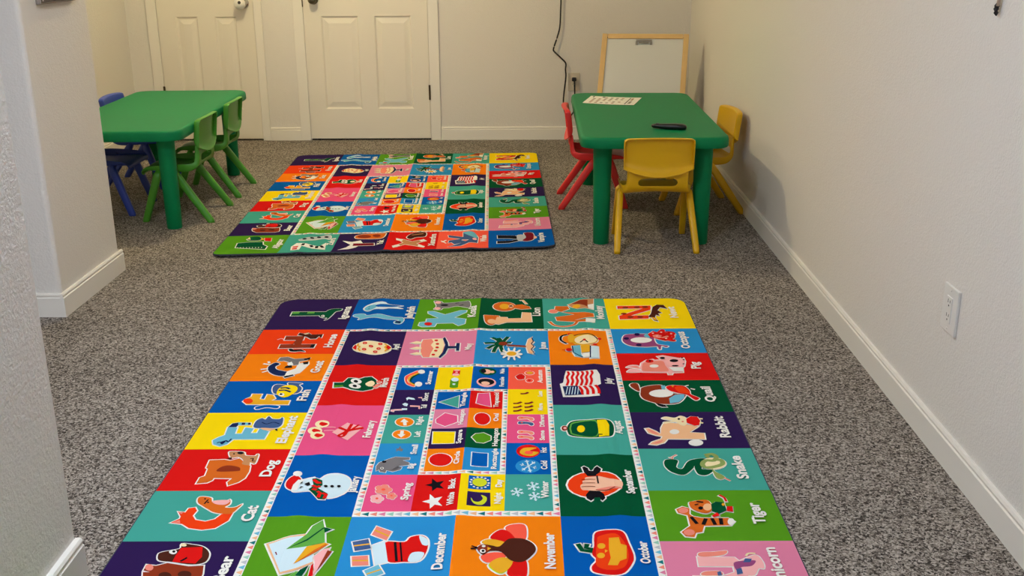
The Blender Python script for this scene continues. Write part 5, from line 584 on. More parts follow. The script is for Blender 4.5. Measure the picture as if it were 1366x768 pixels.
'|8,6,2249,1431,1,10,2,12,1,15,0,12,-3,13,-4,13,-4,13,-3,15,0,14,2,13,1,13,0,13,-2,17,-4,20,-4,18,-3,13,16,4,3,-13,4,-19,4,-20,2,-19,0,-15,-1,-14,-2,-12,0,-11,2,-13,4,-13,5,-13,3,-15,0,-15,-1,-15,-2,-13,-1,-9|9,6,2155,1668,3,10,5,15,5,17,4,15,1,18,-1,20,0,18,-1,13,18,0,1,-12,0,-19,1,-21,-1,-19,-4,-18,-5,-18,-6,-15,-3,-10'
'|10,6,2189,1668,3,10,6,15,4,17,4,16,1,17,-1,20,-1,18,0,13,18,1,0,-13,1,-19,1,-20,-2,-20,-3,-18,-5,-17,-5,-15,-4,-11|11,6,2223,1668,4,11,5,14,4,17,4,16,0,17,0,20,-1,18,-1,13,18,1,1,-13,1,-18,0,-21,-1,-19,-3,-18,-5,-18,-5,-15,-4,-10|12,6,2257,1668,4,11,5,14,4,17,4,16,0,17,0,20,-1,18,-1,13,18,1,1,-13,1,-18,0,-21,-1,-19,-3,-18,-5,-18,-5,-15,-3,-10|13,15,2067,1673,90,-13,20,134,-100,13'
'|14,36,2085,1794,15,-112,-5,-1,-15,112|15,36,2103,1794,13,-112,-5,-1,-13,112|16,36,2120,1794,13,-112,-5,-1,-13,112|17,36,2138,1794,11,-112,-5,0,-11,111|18,36,2155,1794,11,-112,-5,0,-11,112|1,9,1658,1438,-3,22,-9,20,-14,14,-18,7,-19,0,-18,-7,-15,-15,-11,-20,-4,-22,3,-23,9,-20,14,-14,18,-8,19,0,19,8,15,15,10,20'
'|2,33,1624,1437,-1,14,-5,12,-7,9,-8,5,-9,0,-9,-5,-8,-9,-5,-12,-2,-14,1,-14,4,-12,7,-9,9,-5,9,0,9,5,8,9,5,13|3,33,1645,1441,0,8,-3,6,-3,5,-5,3,-5,0,-4,-3,-4,-5,-3,-7,-1,-7,1,-8,2,-6,4,-5,4,-3,5,0,5,3,4,5,2,7|4,14,1593,1432,-1,12,-3,11,-4,8,-5,4,-6,0,-6,-4,-5,-8,-3,-11,-2,-13,1,-12,3,-11,4,-8,5,-5,6,0,6,5,5,8,3,11'
'|1,26,1660,1610,-3,24,-10,21,-16,15,-19,8,-21,0,-20,-9,-17,-15,-11,-21,-5,-23,3,-24,10,-21,15,-16,20,-8,21,0,21,8,16,16,12,21|2,14,1649,1602,-3,16,-8,15,-13,10,-16,6,-17,0,-17,-6,-13,-11,-10,-14,-3,-17,2,-17,8,-14,13,-11,16,-6,18,0,16,6,14,11,9,15|3,33,1621,1622,-2,10,-4,8,-7,6,-8,3,-9,0,-9,-3,-7,-6,-5,-9,-2,-9,1,-10,5,-8,7,-6,8,-3,9,0,9,3,7,6,5,9'
'|1,0,1774,1523,15,-29,12,-16,22,-4,19,40,-4,48,-28,10,-20,-5,-8,-19|2,0,1899,1461,-2,13,-6,12,-8,9,-11,5,-12,0,-10,-5,-9,-9,-5,-12,-2,-13,2,-14,5,-12,9,-9,11,-5,12,0,10,5,9,9,5,12|3,0,1892,1582,-2,11,-4,9,-7,8,-9,3,-9,0,-9,-4,-7,-7,-4,-10,-2,-10,2,-11,4,-10,7,-7,9,-4,10,0,8,4,7,8,5,9|4,6,1778,1523,14,-27,11,-14,18,-3,17,36,-4,44,-24,9,-17,-4,-7,-18'
'|5,13,1895,1461,-2,12,-5,11,-8,8,-9,4,-10,0,-9,-4,-7,-8,-5,-11,-2,-12,2,-13,5,-11,8,-8,9,-4,10,0,9,4,7,9,5,10|6,29,1888,1461,-2,7,-3,7,-5,5,-7,2,-7,0,-6,-3,-5,-4,-4,-7,-1,-7,1,-8,4,-6,5,-5,7,-3,6,0,7,3,5,5,4,6|7,13,1888,1582,-2,10,-4,8,-6,6,-7,3,-7,0,-8,-3,-6,-6,-3,-9,-2,-9,2,-10,4,-8,6,-7,7,-3,8,0,7,4,6,6,4,8'
'|8,6,1874,1582,-1,5,-1,4,-3,3,-3,2,-4,0,-3,-2,-2,-3,-2,-4,-1,-5,1,-5,2,-4,2,-3,4,-2,3,0,3,2,3,3,1,4|1,34,1810,1786,5,0,7,1,9,-1,10,-2,8,-6,7,-6,5,-6,3,-4,-13,-12,-4,4,-5,6,-5,5,-4,2,-4,1,-7,1,-6,-1,-6,0|2,34,1768,1927,4,-1,8,0,8,-1,9,-2,9,-5,7,-6,6,-6,4,-4,-12,-13,-4,4,-6,5,-6,5,-5,3,-5,2,-6,0,-7,0,-5,1'
'|3,34,1768,1980,5,0,7,0,9,-1,9,-3,8,-5,7,-6,6,-5,4,-4,-12,-13,-4,3,-6,6,-6,5,-5,3,-5,1,-6,1,-7,0,-5,0|4,34,1768,2031,5,0,7,0,9,-1,9,-3,8,-5,7,-6,6,-5,4,-4,-12,-13,-4,4,-6,5,-6,5,-5,3,-4,1,-7,1,-6,0,-5,0|5,34,1834,1927,4,0,8,0,8,-1,9,-3,9,-5,7,-6,6,-6,4,-3,-12,-14,-4,4,-6,5,-6,6,-5,3,-5,1,-6,1,-7,0,-5,0'
'|6,34,1834,1980,4,0,7,0,9,-1,9,-3,8,-4,8,-6,6,-6,4,-4,-13,-13,-4,4,-5,5,-6,5,-5,3,-5,1,-7,1,-6,0,-5,0|7,34,1833,2031,5,0,7,0,9,-1,9,-3,8,-4,7,-6,6,-6,4,-3,-12,-14,-4,4,-6,5,-6,5,-5,3,-4,1,-7,1,-6,0,-5,0|1,20,731,2187,1,17,-5,15,-9,11,-12,5,-14,0,-15,-6,-13,-11,-10,-14,-5,-17,-1,-17,4,-15,9,-11,13,-6,14,0,15,6,13,11,10,15'
'|2,6,671,2183,1,-6,2,-8,3,-6,5,-3,7,2,9,5,9,7,7,5,4,5,4,5,2,5,0,4,-4,5,-7,5,-7,4,-6,1,-5,0,-4,-3,-4,-4,-4,-4,-4,-4,-4,-5,-3,-5|3,20,705,2271,1,17,-5,14,-9,11,-12,5,-14,0,-14,-6,-13,-10,-10,-15,-6,-16,0,-17,4,-14,9,-11,12,-6,15,0,14,6,13,11,10,15|4,6,646,2267,0,-6,2,-7,4,-6,4,-3,7,2,9,5,9,6,7,6,4,5,4,4,2,5,-1,4,-3,5,-7,4,-7,4,-6,2,-5,-1,-4,-3,-4,-3,-4,-4,-3,-4,-4,-5,-3,-5'
'|5,20,730,2332,0,16,-4,14,-9,10,-12,6,-14,0,-14,-6,-13,-10,-10,-15,-5,-16,-1,-16,5,-14,8,-11,13,-5,14,0,14,6,13,10,10,15|6,6,671,2328,1,-6,2,-7,3,-6,4,-3,7,2,9,5,9,6,6,5,5,5,4,5,2,4,-1,5,-3,4,-7,5,-7,3,-6,2,-5,-1,-4,-3,-4,-3,-4,-4,-3,-4,-4,-4,-3,-5|7,26,704,2238,71,10,1,-8,-71,-10|8,26,716,2285,58,3,1,-8,-58,-3|9,26,766,2308,64,-136,99,54,-64,164|10,6,787,2254,60,30,88,-38,-9,-22,-81,36,-47,-27'
'|11,6,848,2187,-10,92,-17,44,19,7,17,-47,10,-94|12,6,795,2247,9,6,12,8,11,9,4,8,-4,11,-10,17,-10,17,-7,15,5,14,11,6,13,-1,11,-8,6,-15,4,-19,3,-19,2,-14,-15,-2,-3,13,-3,19,-4,18,-3,10,-3,2,-4,0,-3,-1,-1,-1,5,-9,10,-17,11,-18,5,-19,-8,-16,-13,-12,-13,-9,-8,-6|13,6,862,2284,45,-83,-13,-7,-45,84'
'|1,0,670,2885,2,-11,2,-11,5,-11,9,-10,15,-8,19,-6,18,-6,11,-3,1,-1,0,3,15,-9,6,9,7,12,5,7,1,0,5,-7,9,-19,10,-23,13,-17,16,-9,18,-4,17,0,16,4,16,8,16,11,14,15,11,16,8,18,6,19,4,21,1,22,-2,23,-4,24,-6,24,-10,21,-15,17,-18,16,-20,10,-20,4,-20,-11,-18,-18,-15,-19,-12,-12,-5,-2,-1,0,-6,2,-11,2,-18,0,-23,1,-23,0,-18,-2,-13,-3,-8,-6,-5,-9,-3,-10,-3,-13,-1,-17,1,-17'
'|2,0,626,2887,-2,-15,0,-17,2,-17,4,-14,5,-15,8,-14,10,-11,14,-4,13,9,12,16,11,18,6,17,-1,14,-6,13,-6,10,-4,10,0,15,2,17,1,17,-2,14,-12,5,-12,-4,-10,-7,-9,-9,-8,-9,-7,-12,-5,-13|3,0,693,2771,1,11,-2,9,-5,7,-7,4,-9,0,-8,-4,-8,-7,-6,-9,-3,-10,-1,-10,2,-10,5,-7,8,-4,8,0,9,4,7,7,6,9|4,0,752,2838,26,-14,37,21,10,50,-14,35,55,50,-4,65,-40,0,-67,-91,17,-45'
'|5,36,678,2886,2,-11,2,-10,3,-9,8,-7,13,-7,18,-7,18,-5,13,-4,5,-4,0,-3,-1,-2,2,1,5,8,7,11,8,10,8,2,9,-12,9,-20,10,-22,12,-15,13,-8,15,-3,16,0,15,3,14,8,14,10,13,14,11,15,8,16,5,19,4,20,1,20,-2,23,-4,24,-6,22,-9,19,-14,17,-16,14,-18,10,-17,2,-16,-8,-17,-18,-15,-19,-13,-12,-8,-4,-5,0,-6,2,-10,2,-18,0,-22,1,-23,0,-17,-2,-10,-3,-6,-4,-4,-6,-2,-9,-3,-12,0,-16,0,-17'
'|6,6,633,2886,-2,-14,0,-16,2,-16,3,-14,5,-14,8,-13,8,-9,8,-3,10,7,12,15,10,17,5,15,0,12,-6,10,-6,11,-4,12,0,16,1,18,1,16,-1,9,-6,3,-9,-4,-9,-6,-8,-7,-7,-9,-7,-11,-5,-12|7,0,691,2772,0,9,-2,9,-4,6,-6,3,-7,0,-8,-3,-7,-6,-5,-9,-3,-9,-1,-10,2,-8,4,-7,6,-3,8,0,7,3,7,7,6,8|8,0,687,2836,-16,53,1,64,32,-1,-2,-59,16,-47|9,9,758,2841,20,-10,32,18,10,45,-16,37,57,51,-4,57,-33,0,-63,-86,17,-44'
'|10,6,760,2856,30,32,23,-8,-10,-17,-3,7,-26,-28|11,6,766,2917,30,17,22,-18,-14,-14,-8,12,-20,-14|12,6,775,2955,23,8,6,-19,-23,-8|13,6,802,2975,14,9,-3,41,18,1,2,-46,-20,-19|14,6,830,2990,18,10,-4,32,18,1,3,-39,-24,-19|15,14,847,2906,1,4,-2,4,-2,2,-2,2,-4,0,-3,-2,-3,-2,-2,-4,-2,-4,0,-4,1,-4,2,-2,3,-2,3,0,4,2,3,2,2,4'
'|16,14,879,2906,0,4,-1,4,-2,2,-3,2,-3,0,-4,-2,-3,-2,-2,-4,-1,-4,0,-4,1,-4,2,-2,3,-2,3,0,3,2,3,3,3,3|17,14,913,2906,0,4,-1,4,-2,3,-3,1,-3,0,-3,-1,-3,-3,-2,-4,-2,-4,0,-4,1,-3,2,-3,3,-1,4,0,3,1,3,3,2,3|18,14,728,2894,22,-18,12,33,-15,7|19,14,718,2936,3,-12,3,6,5,-7,-13,-6,-6,17|20,14,711,2888,8,-15,-7,-4,-8,15|1,0,650,3429,82,-45,102,-43,-5,42,77,160,5,47,-69,55,-69,48'
'|2,0,885,3214,24,79,25,132,-179,73,67,-150,14,-71|3,0,891,3283,61,24,-46,43|4,0,823,3602,21,-152,82,-34,32,16,-49,63|5,0,889,3534,31,-55,42,-26,-5,66,-20,121,-10,45,-24,-98|6,0,944,3480,34,10,-32,124,-11,39|7,0,836,3687,15,-51,40,-38,-5,55,-8,41|8,0,893,3605,6,-18,27,98,-29,20|9,0,810,3700,28,-52,18,0,-13,60|10,19,661,3432,75,-41,90,-40,-5,33,77,162,4,40,-64,53,-62,42'
'|11,36,674,3437,67,-39,77,-29,71,149,11,55,-75,59,-49,34|12,27,882,3227,19,68,24,125,-161,69,66,-138,14,-71|13,9,764,3489,74,-94,57,-100,7,4,-58,106|14,9,898,3291,43,18,-32,31|15,29,818,3598,32,-143,76,-31,21,10,-44,56|16,32,818,3598,75,-121,39,-43,7,7,-35,53|17,26,896,3535,29,-51,31,-21,-6,55,-19,121,-11,44,-10,-97|18,16,949,3487,22,7,-30,119,-12,39|19,9,843,3683,13,-44,31,-33,-6,46,-8,35'
'|20,6,898,3606,7,-17,15,94,-19,14|21,27,816,3697,24,-45,11,0,-11,51|22,34,719,3511,6,-1,10,25,-4,2|1,0,2067,2210,5,-17,6,-16,9,-16,13,-12,19,-9,23,-5,24,-3,25,-2,27,-1,31,1,29,2,24,6,17,10,10,13,5,15,4,19,2,24,0,29,-2,29,-3,24,-4,20,-5,17,-7,16,-13,12,-18,6,-20,2,-22,0,-24,-2,-31,-3,-36,-5,-35,-7,-27,-8,-17,-12,-8,-15,-2,-15,-2,-16,-2,-19,0,-21,2,-21'
'|2,0,2080,2247,-2,12,-3,11,-6,9,-9,5,-10,0,-8,-5,-5,-9,-3,-11,-1,-12,1,-12,4,-11,6,-9,9,-6,10,0,8,6,5,9,3,11|3,9,2075,2212,5,-16,5,-16,8,-13,12,-11,17,-8,21,-5,24,-3,24,-2,27,-1,31,1,28,2,22,6,14,8,8,11,5,13,4,18,2,23,0,28,-2,29,-3,24,-4,19,-4,16,-7,14,-11,10,-14,5,-19,2,-21,-1,-25,-2,-30,-3,-36,-4,-34,-7,-26,-8,-14,-10,-6,-12,-2,-14,-2,-15,-2,-18,0,-20,2,-21'
'|4,27,2087,2221,2,-15,3,-14,6,-13,14,-11,27,-12,37,-13,36,-5,25,13,10,41,2,62,-5,61,-13,38,-26,10,-36,-6,-38,-15,-27,-13,-12,-10,-5,-11,-1,-13,-1,-13,-1,-15,-1,-15,1,-16|5,9,2096,2226,1,-12,2,-13,6,-11,13,-9,25,-11,34,-13,33,-4,23,10,9,37,2,55,-5,54,-12,34,-24,9,-34,-7,-35,-14,-25,-12,-11,-9,-3,-10,0,-10,0,-12,-2,-12,0,-13,0,-14|6,5,2243,2151,52,0,13,62,-11,141,-56,6,2,-95'
'|7,5,2170,2254,-3,16,-4,13,-7,10,-7,5,-8,0,-6,-5,-6,-10,-3,-13,-1,-16,3,-15,4,-14,7,-10,7,-5,8,0,7,5,5,10,3,14|8,14,2240,2335,20,7,3,-10,-20,-7|9,16,2073,2247,-1,11,-4,9,-4,7,-6,4,-6,0,-5,-4,-4,-7,-3,-9,0,-11,1,-11,3,-9,5,-7,6,-4,6,0,5,4,4,7,3,9|10,26,2068,2247,-1,5,-2,5,-2,4,-3,1,-3,0,-3,-2,-3,-3,-1,-5,0,-5,0,-5,2,-5,3,-4,3,-1,3,0,3,1,2,4,2,5'
'|1,0,2323,2893,-13,50,-28,42,-40,31,-46,17,-49,0,-45,-17,-36,-32,-23,-43,-7,-50,11,-50,27,-44,41,-34,49,-18,51,0,46,19,37,34,21,45|2,0,2122,2703,18,-18,23,24,5,27,10,2,8,-29,22,-25,25,43,-10,40,-20,22,-5,18,-52,0,-16,-49|3,0,2148,2946,59,9,20,38,4,43,-22,29,-19,-24,-16,0,-21,23,-26,-27,-3,-37'
'|4,2,2314,2893,-13,46,-26,40,-37,29,-44,15,-45,0,-42,-16,-34,-29,-21,-40,-6,-46,10,-47,26,-42,38,-32,45,-16,48,0,43,17,34,31,20,43'
'|5,33,2111,2929,-1,-7,-1,-8,0,-8,1,-7,2,-6,4,-6,4,-5,3,-5,0,-7,-1,-7,0,-6,0,-6,3,-3,4,-2,4,-2,4,-4,0,-6,-1,-7,1,-7,4,-6,10,-4,15,-3,15,-2,12,-2,7,-1,5,0,5,1,7,3,9,6,10,8,11,8,12,8,16,6,17,4,17,6,10,8,4,14,0,18,-3,17,-6,13,-10,6,-13,1,-14,2,-12,3,-8,7,-6,9,-7,9,-8,6,-12,3,-15,1,-14,0,-13,-1,-12,-4,-10,-4,-9,-5,-9,-4,-7,-1,-6,0,-6,0,-4,-2,-3,-3,-2,-4,-2,-6'
'|6,25,2183,2940,11,-6,21,-6,25,-5,20,-3,14,0,13,1,11,3,8,3,6,3,3,4,0,4,-3,3,-9,2,-13,1,-14,1,-12,2,-8,6,-6,7,-6,6,-9,2,-14,-4,-18,-7,-15,-9|7,14,2129,2705,11,-10,17,18,5,29,21,3,9,-32,15,-18,19,33,-10,36,-19,22,-4,14,-42,0,-15,-43|8,14,2152,2954,50,7,18,34,4,39,-15,20,-15,-20,-23,0,-18,20,-19,-20,-3,-33|9,9,2160,2692,11,35,13,3,11,-38|10,9,2165,3058,7,-32,26,0,2,27'
'|11,16,2119,2843,7,-1,10,-2,10,-1,10,-1,9,0,9,1,8,0,6,1,0,-5,-6,0,-8,-1,-9,-1,-9,0,-10,1,-11,1,-10,2,-7,1|12,16,2117,2879,7,-1,10,-1,10,-1,10,-1,9,0,9,1,8,0,5,1,0,-5,-5,-1,-8,0,-9,-1,-9,0,-10,1,-11,1,-10,1,-7,1|13,16,2115,2918,7,-1,9,-1,11,-1,10,-1,8,0,9,0,8,1,5,0,1,-5,-6,0,-7,-1,-10,0,-9,0,-9,1,-11,1,-10,1,-7,1'
'|14,16,2182,2951,10,3,14,5,16,3,15,1,13,-6,13,-9,11,-10,7,-6,-4,-5,-7,7,-11,9,-12,9,-11,5,-13,-1,-15,-3,-14,-4,-10,-3|15,14,2195,2800,1,83,8,-1,-1,-82'
'|1,0,2137,3392,2,-16,1,-17,4,-16,8,-15,14,-10,17,-6,19,-3,17,0,17,2,19,4,18,9,14,14,9,20,4,25,3,25,3,25,4,24,4,26,4,25,1,22,0,18,-2,16,-4,15,-5,16,-8,20,-10,22,-12,21,-14,16,-16,8,-17,3,-17,0,-16,-2,-19,-3,-21,-5,-20,-7,-15,-9,-9,-13,-3,-14,1,-14,3,-13,6,-13,8,-12,7,-11,3,-8,-2,-8,-5,-10,-7,-13,-5,-15,2,-17,4,-17,4,-17,4,-15,1,-14,0,-14,1,-15'
'|2,0,2049,3433,23,66,62,16,13,-53,-22,-5,7,-26,-38,-8,-7,52,29,12,3,2,-18,-18,-16,-50'
'|3,6,2145,3393,2,-16,1,-16,4,-15,6,-12,12,-8,15,-6,17,-3,17,0,16,2,17,4,16,7,12,12,8,19,4,23,3,25,3,25,4,25,4,25,3,24,2,22,-1,18,-1,14,-3,14,-6,16,-8,20,-10,21,-11,20,-12,14,-14,8,-14,2,-16,0,-16,-2,-19,-3,-20,-5,-18,-7,-14,-8,-6,-9,-2,-12,0,-12,3,-12,5,-11,8,-12,7,-11,4,-12,-2,-11,-6,-11,-7,-12,-3,-13,1,-15,4,-16,4,-17,4,-16,1,-15,1,-14,0,-14'
'|4,2,2157,3417,2,-16,1,-14,2,-10,8,-9,15,-9,20,-8,21,-4,17,4,13,13,10,21,8,25,7,24,4,23,4,24,1,25,-1,24,-3,25,-6,27,-7,23,-10,17,-13,11,-16,5,-16,1,-16,-2,-16,-2,-17,-6,-15,-9,-10,-13,-4,-18,1,-24,3,-26,2,-25,2,-25,3,-26,3,-25|5,29,2213,3384,45,4,4,54,25,16,-10,103,-31,16,-12,30,-42,-7,17,-54,-3,-64|6,29,2192,3450,-1,8,-4,7,-5,5,-6,2,-6,0,-6,-2,-4,-5,-3,-7,0,-8,1,-8,4,-7,5,-5,6,-2,6,0,6,2,4,5,3,7'
'|7,29,2185,3527,-2,7,-4,7,-5,5,-5,2,-6,0,-6,-2,-4,-5,-3,-7,0,-7,1,-8,4,-6,5,-5,6,-3,6,0,5,3,5,5,2,6|8,29,2188,3479,13,11,-15,16|9,9,2058,3437,20,57,51,13,9,-40,-22,-6,7,-25,-23,-5,-6,40,25,10,3,2,-27,-6,-15,-47|1,0,1138,3270,86,54,-18,87,-85,-56|2,0,1041,3408,81,-28,26,91,-82,25|3,0,1056,3526,84,-8,16,88,-84,6|4,0,1125,3640,68,-54,38,79,-69,50|5,25,1142,3280,75,47,-15,74,-74,-49'
'|6,29,1134,3318,72,52,6,-8,-72,-53|7,24,1049,3413,69,-24,22,78,-69,21|8,29,1061,3452,70,-16,-3,-10,-69,16|9,25,1064,3532,71,-7,13,75,-71,5|10,29,1071,3570,71,0,0,-10,-71,0|11,23,1134,3642,57,-45,31,66,-58,42|12,29,1151,3674,59,-37,-5,-8,-59,37'
'|1,0,1189,3414,21,-14,29,2,26,5,17,-1,6,-5,4,-10,4,-13,9,-12,13,-8,15,-5,16,-2,15,2,12,8,9,10,8,14,6,17,3,19,2,23,-1,23,-2,22,-4,22,-5,23,-8,21,-12,17,-16,9,-18,2,-18,0,-18,-1,-19,2,-23,3,-24,-2,-19,-14,-14,-33,-11,-44,-6,-44|2,0,1133,3439,66,-46,39,188,-67,27'
'|3,6,1197,3419,15,-11,26,2,27,5,20,-1,10,-8,5,-12,4,-13,6,-9,12,-6,13,-5,14,-2,12,2,9,6,9,9,7,13,5,15,3,18,1,22,0,23,-2,21,-4,22,-5,22,-7,19,-10,14,-13,8,-16,2,-18,0,-18,-1,-20,2,-22,3,-21,-2,-16,-12,-13,-29,-10,-43,-6,-44|4,36,1141,3442,54,-39,35,174,-54,22|5,36,1348,3364,6,-1,10,5,12,10,8,10,6,13,3,16,2,16,-1,9,-4,4,-8,0,-8,-4,-7,-7,-6,-16,-7,-21,-5,-21'
'|6,36,1328,3503,12,-6,16,-2,16,2,10,6,2,13,-3,18,-6,19,-8,12,-11,8,-15,3,-14,0,-9,-5,-3,-13,2,-20,4,-21|7,14,1237,3418,24,153,12,-2,-24,-153|8,14,1263,3418,23,152,8,-1,-23,-152|1,0,1733,3300,7,-19,16,-13,19,-7,16,-3,13,-2,15,2,14,8,9,16,4,26,1,33,-1,33,-5,25,-9,15,-13,11,-16,1,-15,-9,-16,-22,-17,-32,-15,-34'
'|2,0,1666,3391,2,-22,12,-23,16,-21,15,-14,14,-5,14,3,13,8,11,12,12,18,11,23,9,23,4,19,-3,14,-10,7,-13,3,-15,-2,-22,-5,-27,-9,-26,-13|3,0,1630,3430,-1,-15,9,-12,12,-9,14,-5,15,1,18,4,16,6,15,6,13,7,12,8,10,10,3,13,-8,13,-14,12,-17,9,-18,2,-21,-7,-24,-13,-20,-15|4,0,1629,3531,11,-13,16,-10,19,-7,17,-4,18,0,19,3,17,6,12,9,1,14,-6,15,-10,13,-11,11,-16,10,-19,8,-19,6,-18,0,-14,-11,-10,-15,-7,-18'
'|5,0,1664,3607,6,-20,13,-19,17,-16,17,-10,17,-3,20,2,17,7,12,12,2,18,-3,22,-7,21,-8,17,-8,15,-11,13,-13,10,-15,1,-17,-10,-17,-18,-15,-21|6,0,1747,3672,0,-22,5,-28,9,-27,10,-21,15,-15,19,-9,20,-2,15,11,7,29,2,39,-1,39,-4,28,-10,14,-16,3,-14,-3,-12,-3,-12,-3,-14,-5,-12,-10'
'|7,0,1610,3473,3,-12,7,-11,9,-8,10,-6,12,-1,12,3,12,3,11,3,9,4,8,4,5,2,5,-2,8,-9,9,-18,10,-20,15,-14,18,-7,19,-1,20,2,17,5,15,9,14,12,12,15,8,14,6,15,3,16,-1,17,-4,18,-9,21,-13,22,-15,20,-16,15,-16,6,-17,-1,-17,-5,-15,-8,-13,-16,-10,-20,-10,-19,-9,-12,-10,-6,-12,-2,-11,0,-10,2,-7,5,-8,10,-8,11,-13,5,-12,-12,-10,-15,-7,-18'
'|8,13,1740,3301,6,-16,14,-11,17,-6,15,-3,12,-2,13,2,11,6,7,13,4,25,1,32,-1,32,-4,24,-8,13,-10,8,-12,1,-13,-7,-14,-20,-17,-32,-15,-34|9,6,1673,3388,2,-17,11,-22,15,-20,13,-12,11,-4,11,2,11,7,11,11,11,17,11,23,9,22,3,17,-2,10,-7,5,-11,2,-13,-1,-21,-6,-26,-9,-25,-11|10,29,1637,3427,-1,-10,6,-9,11,-8,12,-4,13,0,17,4,16,6,14,6,12,7,12,8,8,8,2,8,-6,9,-12,11,-16,8,-16,2,-19,-6,-22,-13,-20,-14'
'|11,13,1636,3533,9,-10,14,-9,18,-7,16,-3,17,0,18,3,15,5,9,7,0,9,-5,12,-9,13,-11,10,-14,9,-18,8,-18,5,-14,0,-12,-8,-9,-15,-6,-15|12,30,1671,3606,5,-16,12,-17,16,-15,15,-10,16,-3,17,2,15,7,10,9,1,15,-3,20,-7,21,-7,16,-8,14,-10,12,-10,8,-12,1,-13,-9,-17,-17,-14,-20|13,6,1753,3670,1,-20,5,-26,8,-27,10,-19,13,-13,17,-9,16,-1,11,8,6,26,2,38,-1,38,-4,26,-7,11,-12,2,-13,-2,-11,-4,-12,-3,-13,-4,-10,-8'
'|14,29,1675,3599,4,-15,12,-15,14,-13,14,-8,15,-2,18,2,15,6,10,9,1,15,-3,19,-7,20,-7,15,-8,13,-10,11,-11,7,-11,0,-13,-9,-15,-17,-12,-20'
'|15,17,1617,3473,2,-10,6,-9,8,-7,8,-4,10,-1,11,2,11,4,11,3,8,3,8,5,9,2,8,-3,9,-12,10,-18,10,-19,12,-13,16,-5,18,-1,18,2,16,4,14,9,13,11,11,13,8,14,5,14,3,15,0,15,-4,17,-9,19,-13,22,-14,20,-14,13,-14,5,-15,0,-15,-5,-13,-8,-12,-13,-10,-20,-10,-19,-11,-14,-12,-7,-13,-3,-13,0,-12,2,-9,7,-8,11,-8,9,-7,3,-8,-8,-9,-14,-7,-17'
'|16,16,1675,3476,-1,12,-5,10,-7,7,-9,4,-10,0,-9,-4,-8,-7,-6,-10,-2,-12,2,-11,4,-10,7,-8,10,-4,9,0,10,4,8,8,5,10|17,0,1656,3496,0,6,-2,5,-4,3,-4,2,-5,0,-4,-2,-4,-3,-2,-5,-1,-6,0,-6,3,-5,3,-3,4,-2,5,0,4,2,4,3,2,5|18,14,1651,3496,0,3,-1,3,-2,2,-2,1,-2,0,-2,-1,-2,-2,-1,-3,-1,-3,0,-3,2,-3,1,-2,2,-1,3,0,2,1,2,2,1,3'
'|19,0,1654,3458,0,3,-1,3,-3,2,-2,1,-3,0,-3,-1,-2,-2,-2,-3,0,-3,0,-3,1,-3,3,-2,2,-1,3,0,3,1,2,2,2,3|20,29,1663,3466,17,10,-16,16|21,14,1590,3486,29,-8,-3,-10,-29,8|22,14,1590,3462,27,12,4,-7,-28,-13|1,0,1053,1994,24,-7,43,-4,2,21,-43,3,-3,20,-20,-9|2,26,1056,1996,22,-6,39,-4,2,16,-42,2,-3,19,-16,-7|3,36,1113,1918,15,-20,19,17,-2,34,-18,-7|4,36,1116,1976,32,0,2,23,-28,3'
'|5,26,1161,1936,60,7,3,47,-10,-6,-1,-25,-50,-3|1,36,1127,1831,13,-14,34,17,10,20,-20,0,-21,-9,-7,23|2,26,1198,1820,24,-2,2,28,-10,-14,-14,0|1,0,1209,2157,-1,21,-8,19,-14,14,-18,7,-19,0,-19,-7,-17,-14,-11,-18,-6,-21,1,-21,8,-19,13,-14,19,-8,20,1,19,7,16,14,12,19|2,3,1204,2158,-2,19,-7,17,-12,12,-16,7,-17,0,-18,-7,-15,-13,-10,-16,-5,-19,0,-20,7,-17,13,-12,16,-7,18,0,17,7,15,13,11,17'
'|3,0,1151,2203,18,0,-6,-45,12,0,-30,-44,-17,44,15,0|1,0,1208,2313,-1,20,-8,18,-13,13,-18,7,-19,0,-19,-7,-15,-13,-12,-17,-5,-20,1,-20,7,-18,14,-14,17,-7,20,0,19,7,16,13,11,18|2,3,1203,2314,-2,18,-7,16,-11,11,-16,7,-17,-1,-17,-6,-14,-12,-11,-16,-5,-18,1,-18,7,-16,12,-12,15,-7,18,0,17,7,14,12,11,16|3,0,1142,2269,18,0,3,44,11,0,-20,41,-26,-41,15,0'
'|1,0,1798,2092,9,-3,10,1,11,2,10,2,10,1,12,3,10,3,9,4,6,8,3,9,1,8,0,8,-3,6,-4,5,-6,4,-7,1,-6,-6,-5,-7,-5,-7,-6,-4,-9,0,-14,2,-14,2,-11,-2,-6,-9,-1,-11,2,-12|2,25,1801,2095,7,-2,9,1,10,2,11,2,10,2,11,2,10,2,7,4,5,7,3,8,1,7,0,7,-2,5,-4,4,-4,3,-4,1,-5,-4,-4,-7,-6,-8,-7,-5,-12,0,-13,2,-14,2,-9,-1,-4,-7,-1,-10,2,-10'
'|3,13,1825,2111,-1,2,-1,3,-2,1,-2,1,-2,0,-2,-1,-2,-1,-1,-3,-1,-2,1,-3,1,-2,2,-2,2,-1,2,0,2,1,2,2,1,2|1,0,1799,2156,8,-3,10,1,11,2,10,2,10,2,11,2,11,3,9,4,5,8,3,8,1,9,0,7,-2,6,-4,6,-6,4,-7,0,-6,-5,-5,-7,-5,-7,-6,-4,-10,0,-13,2,-14,2,-11,-2,-6,-9,-1,-11,2,-11'
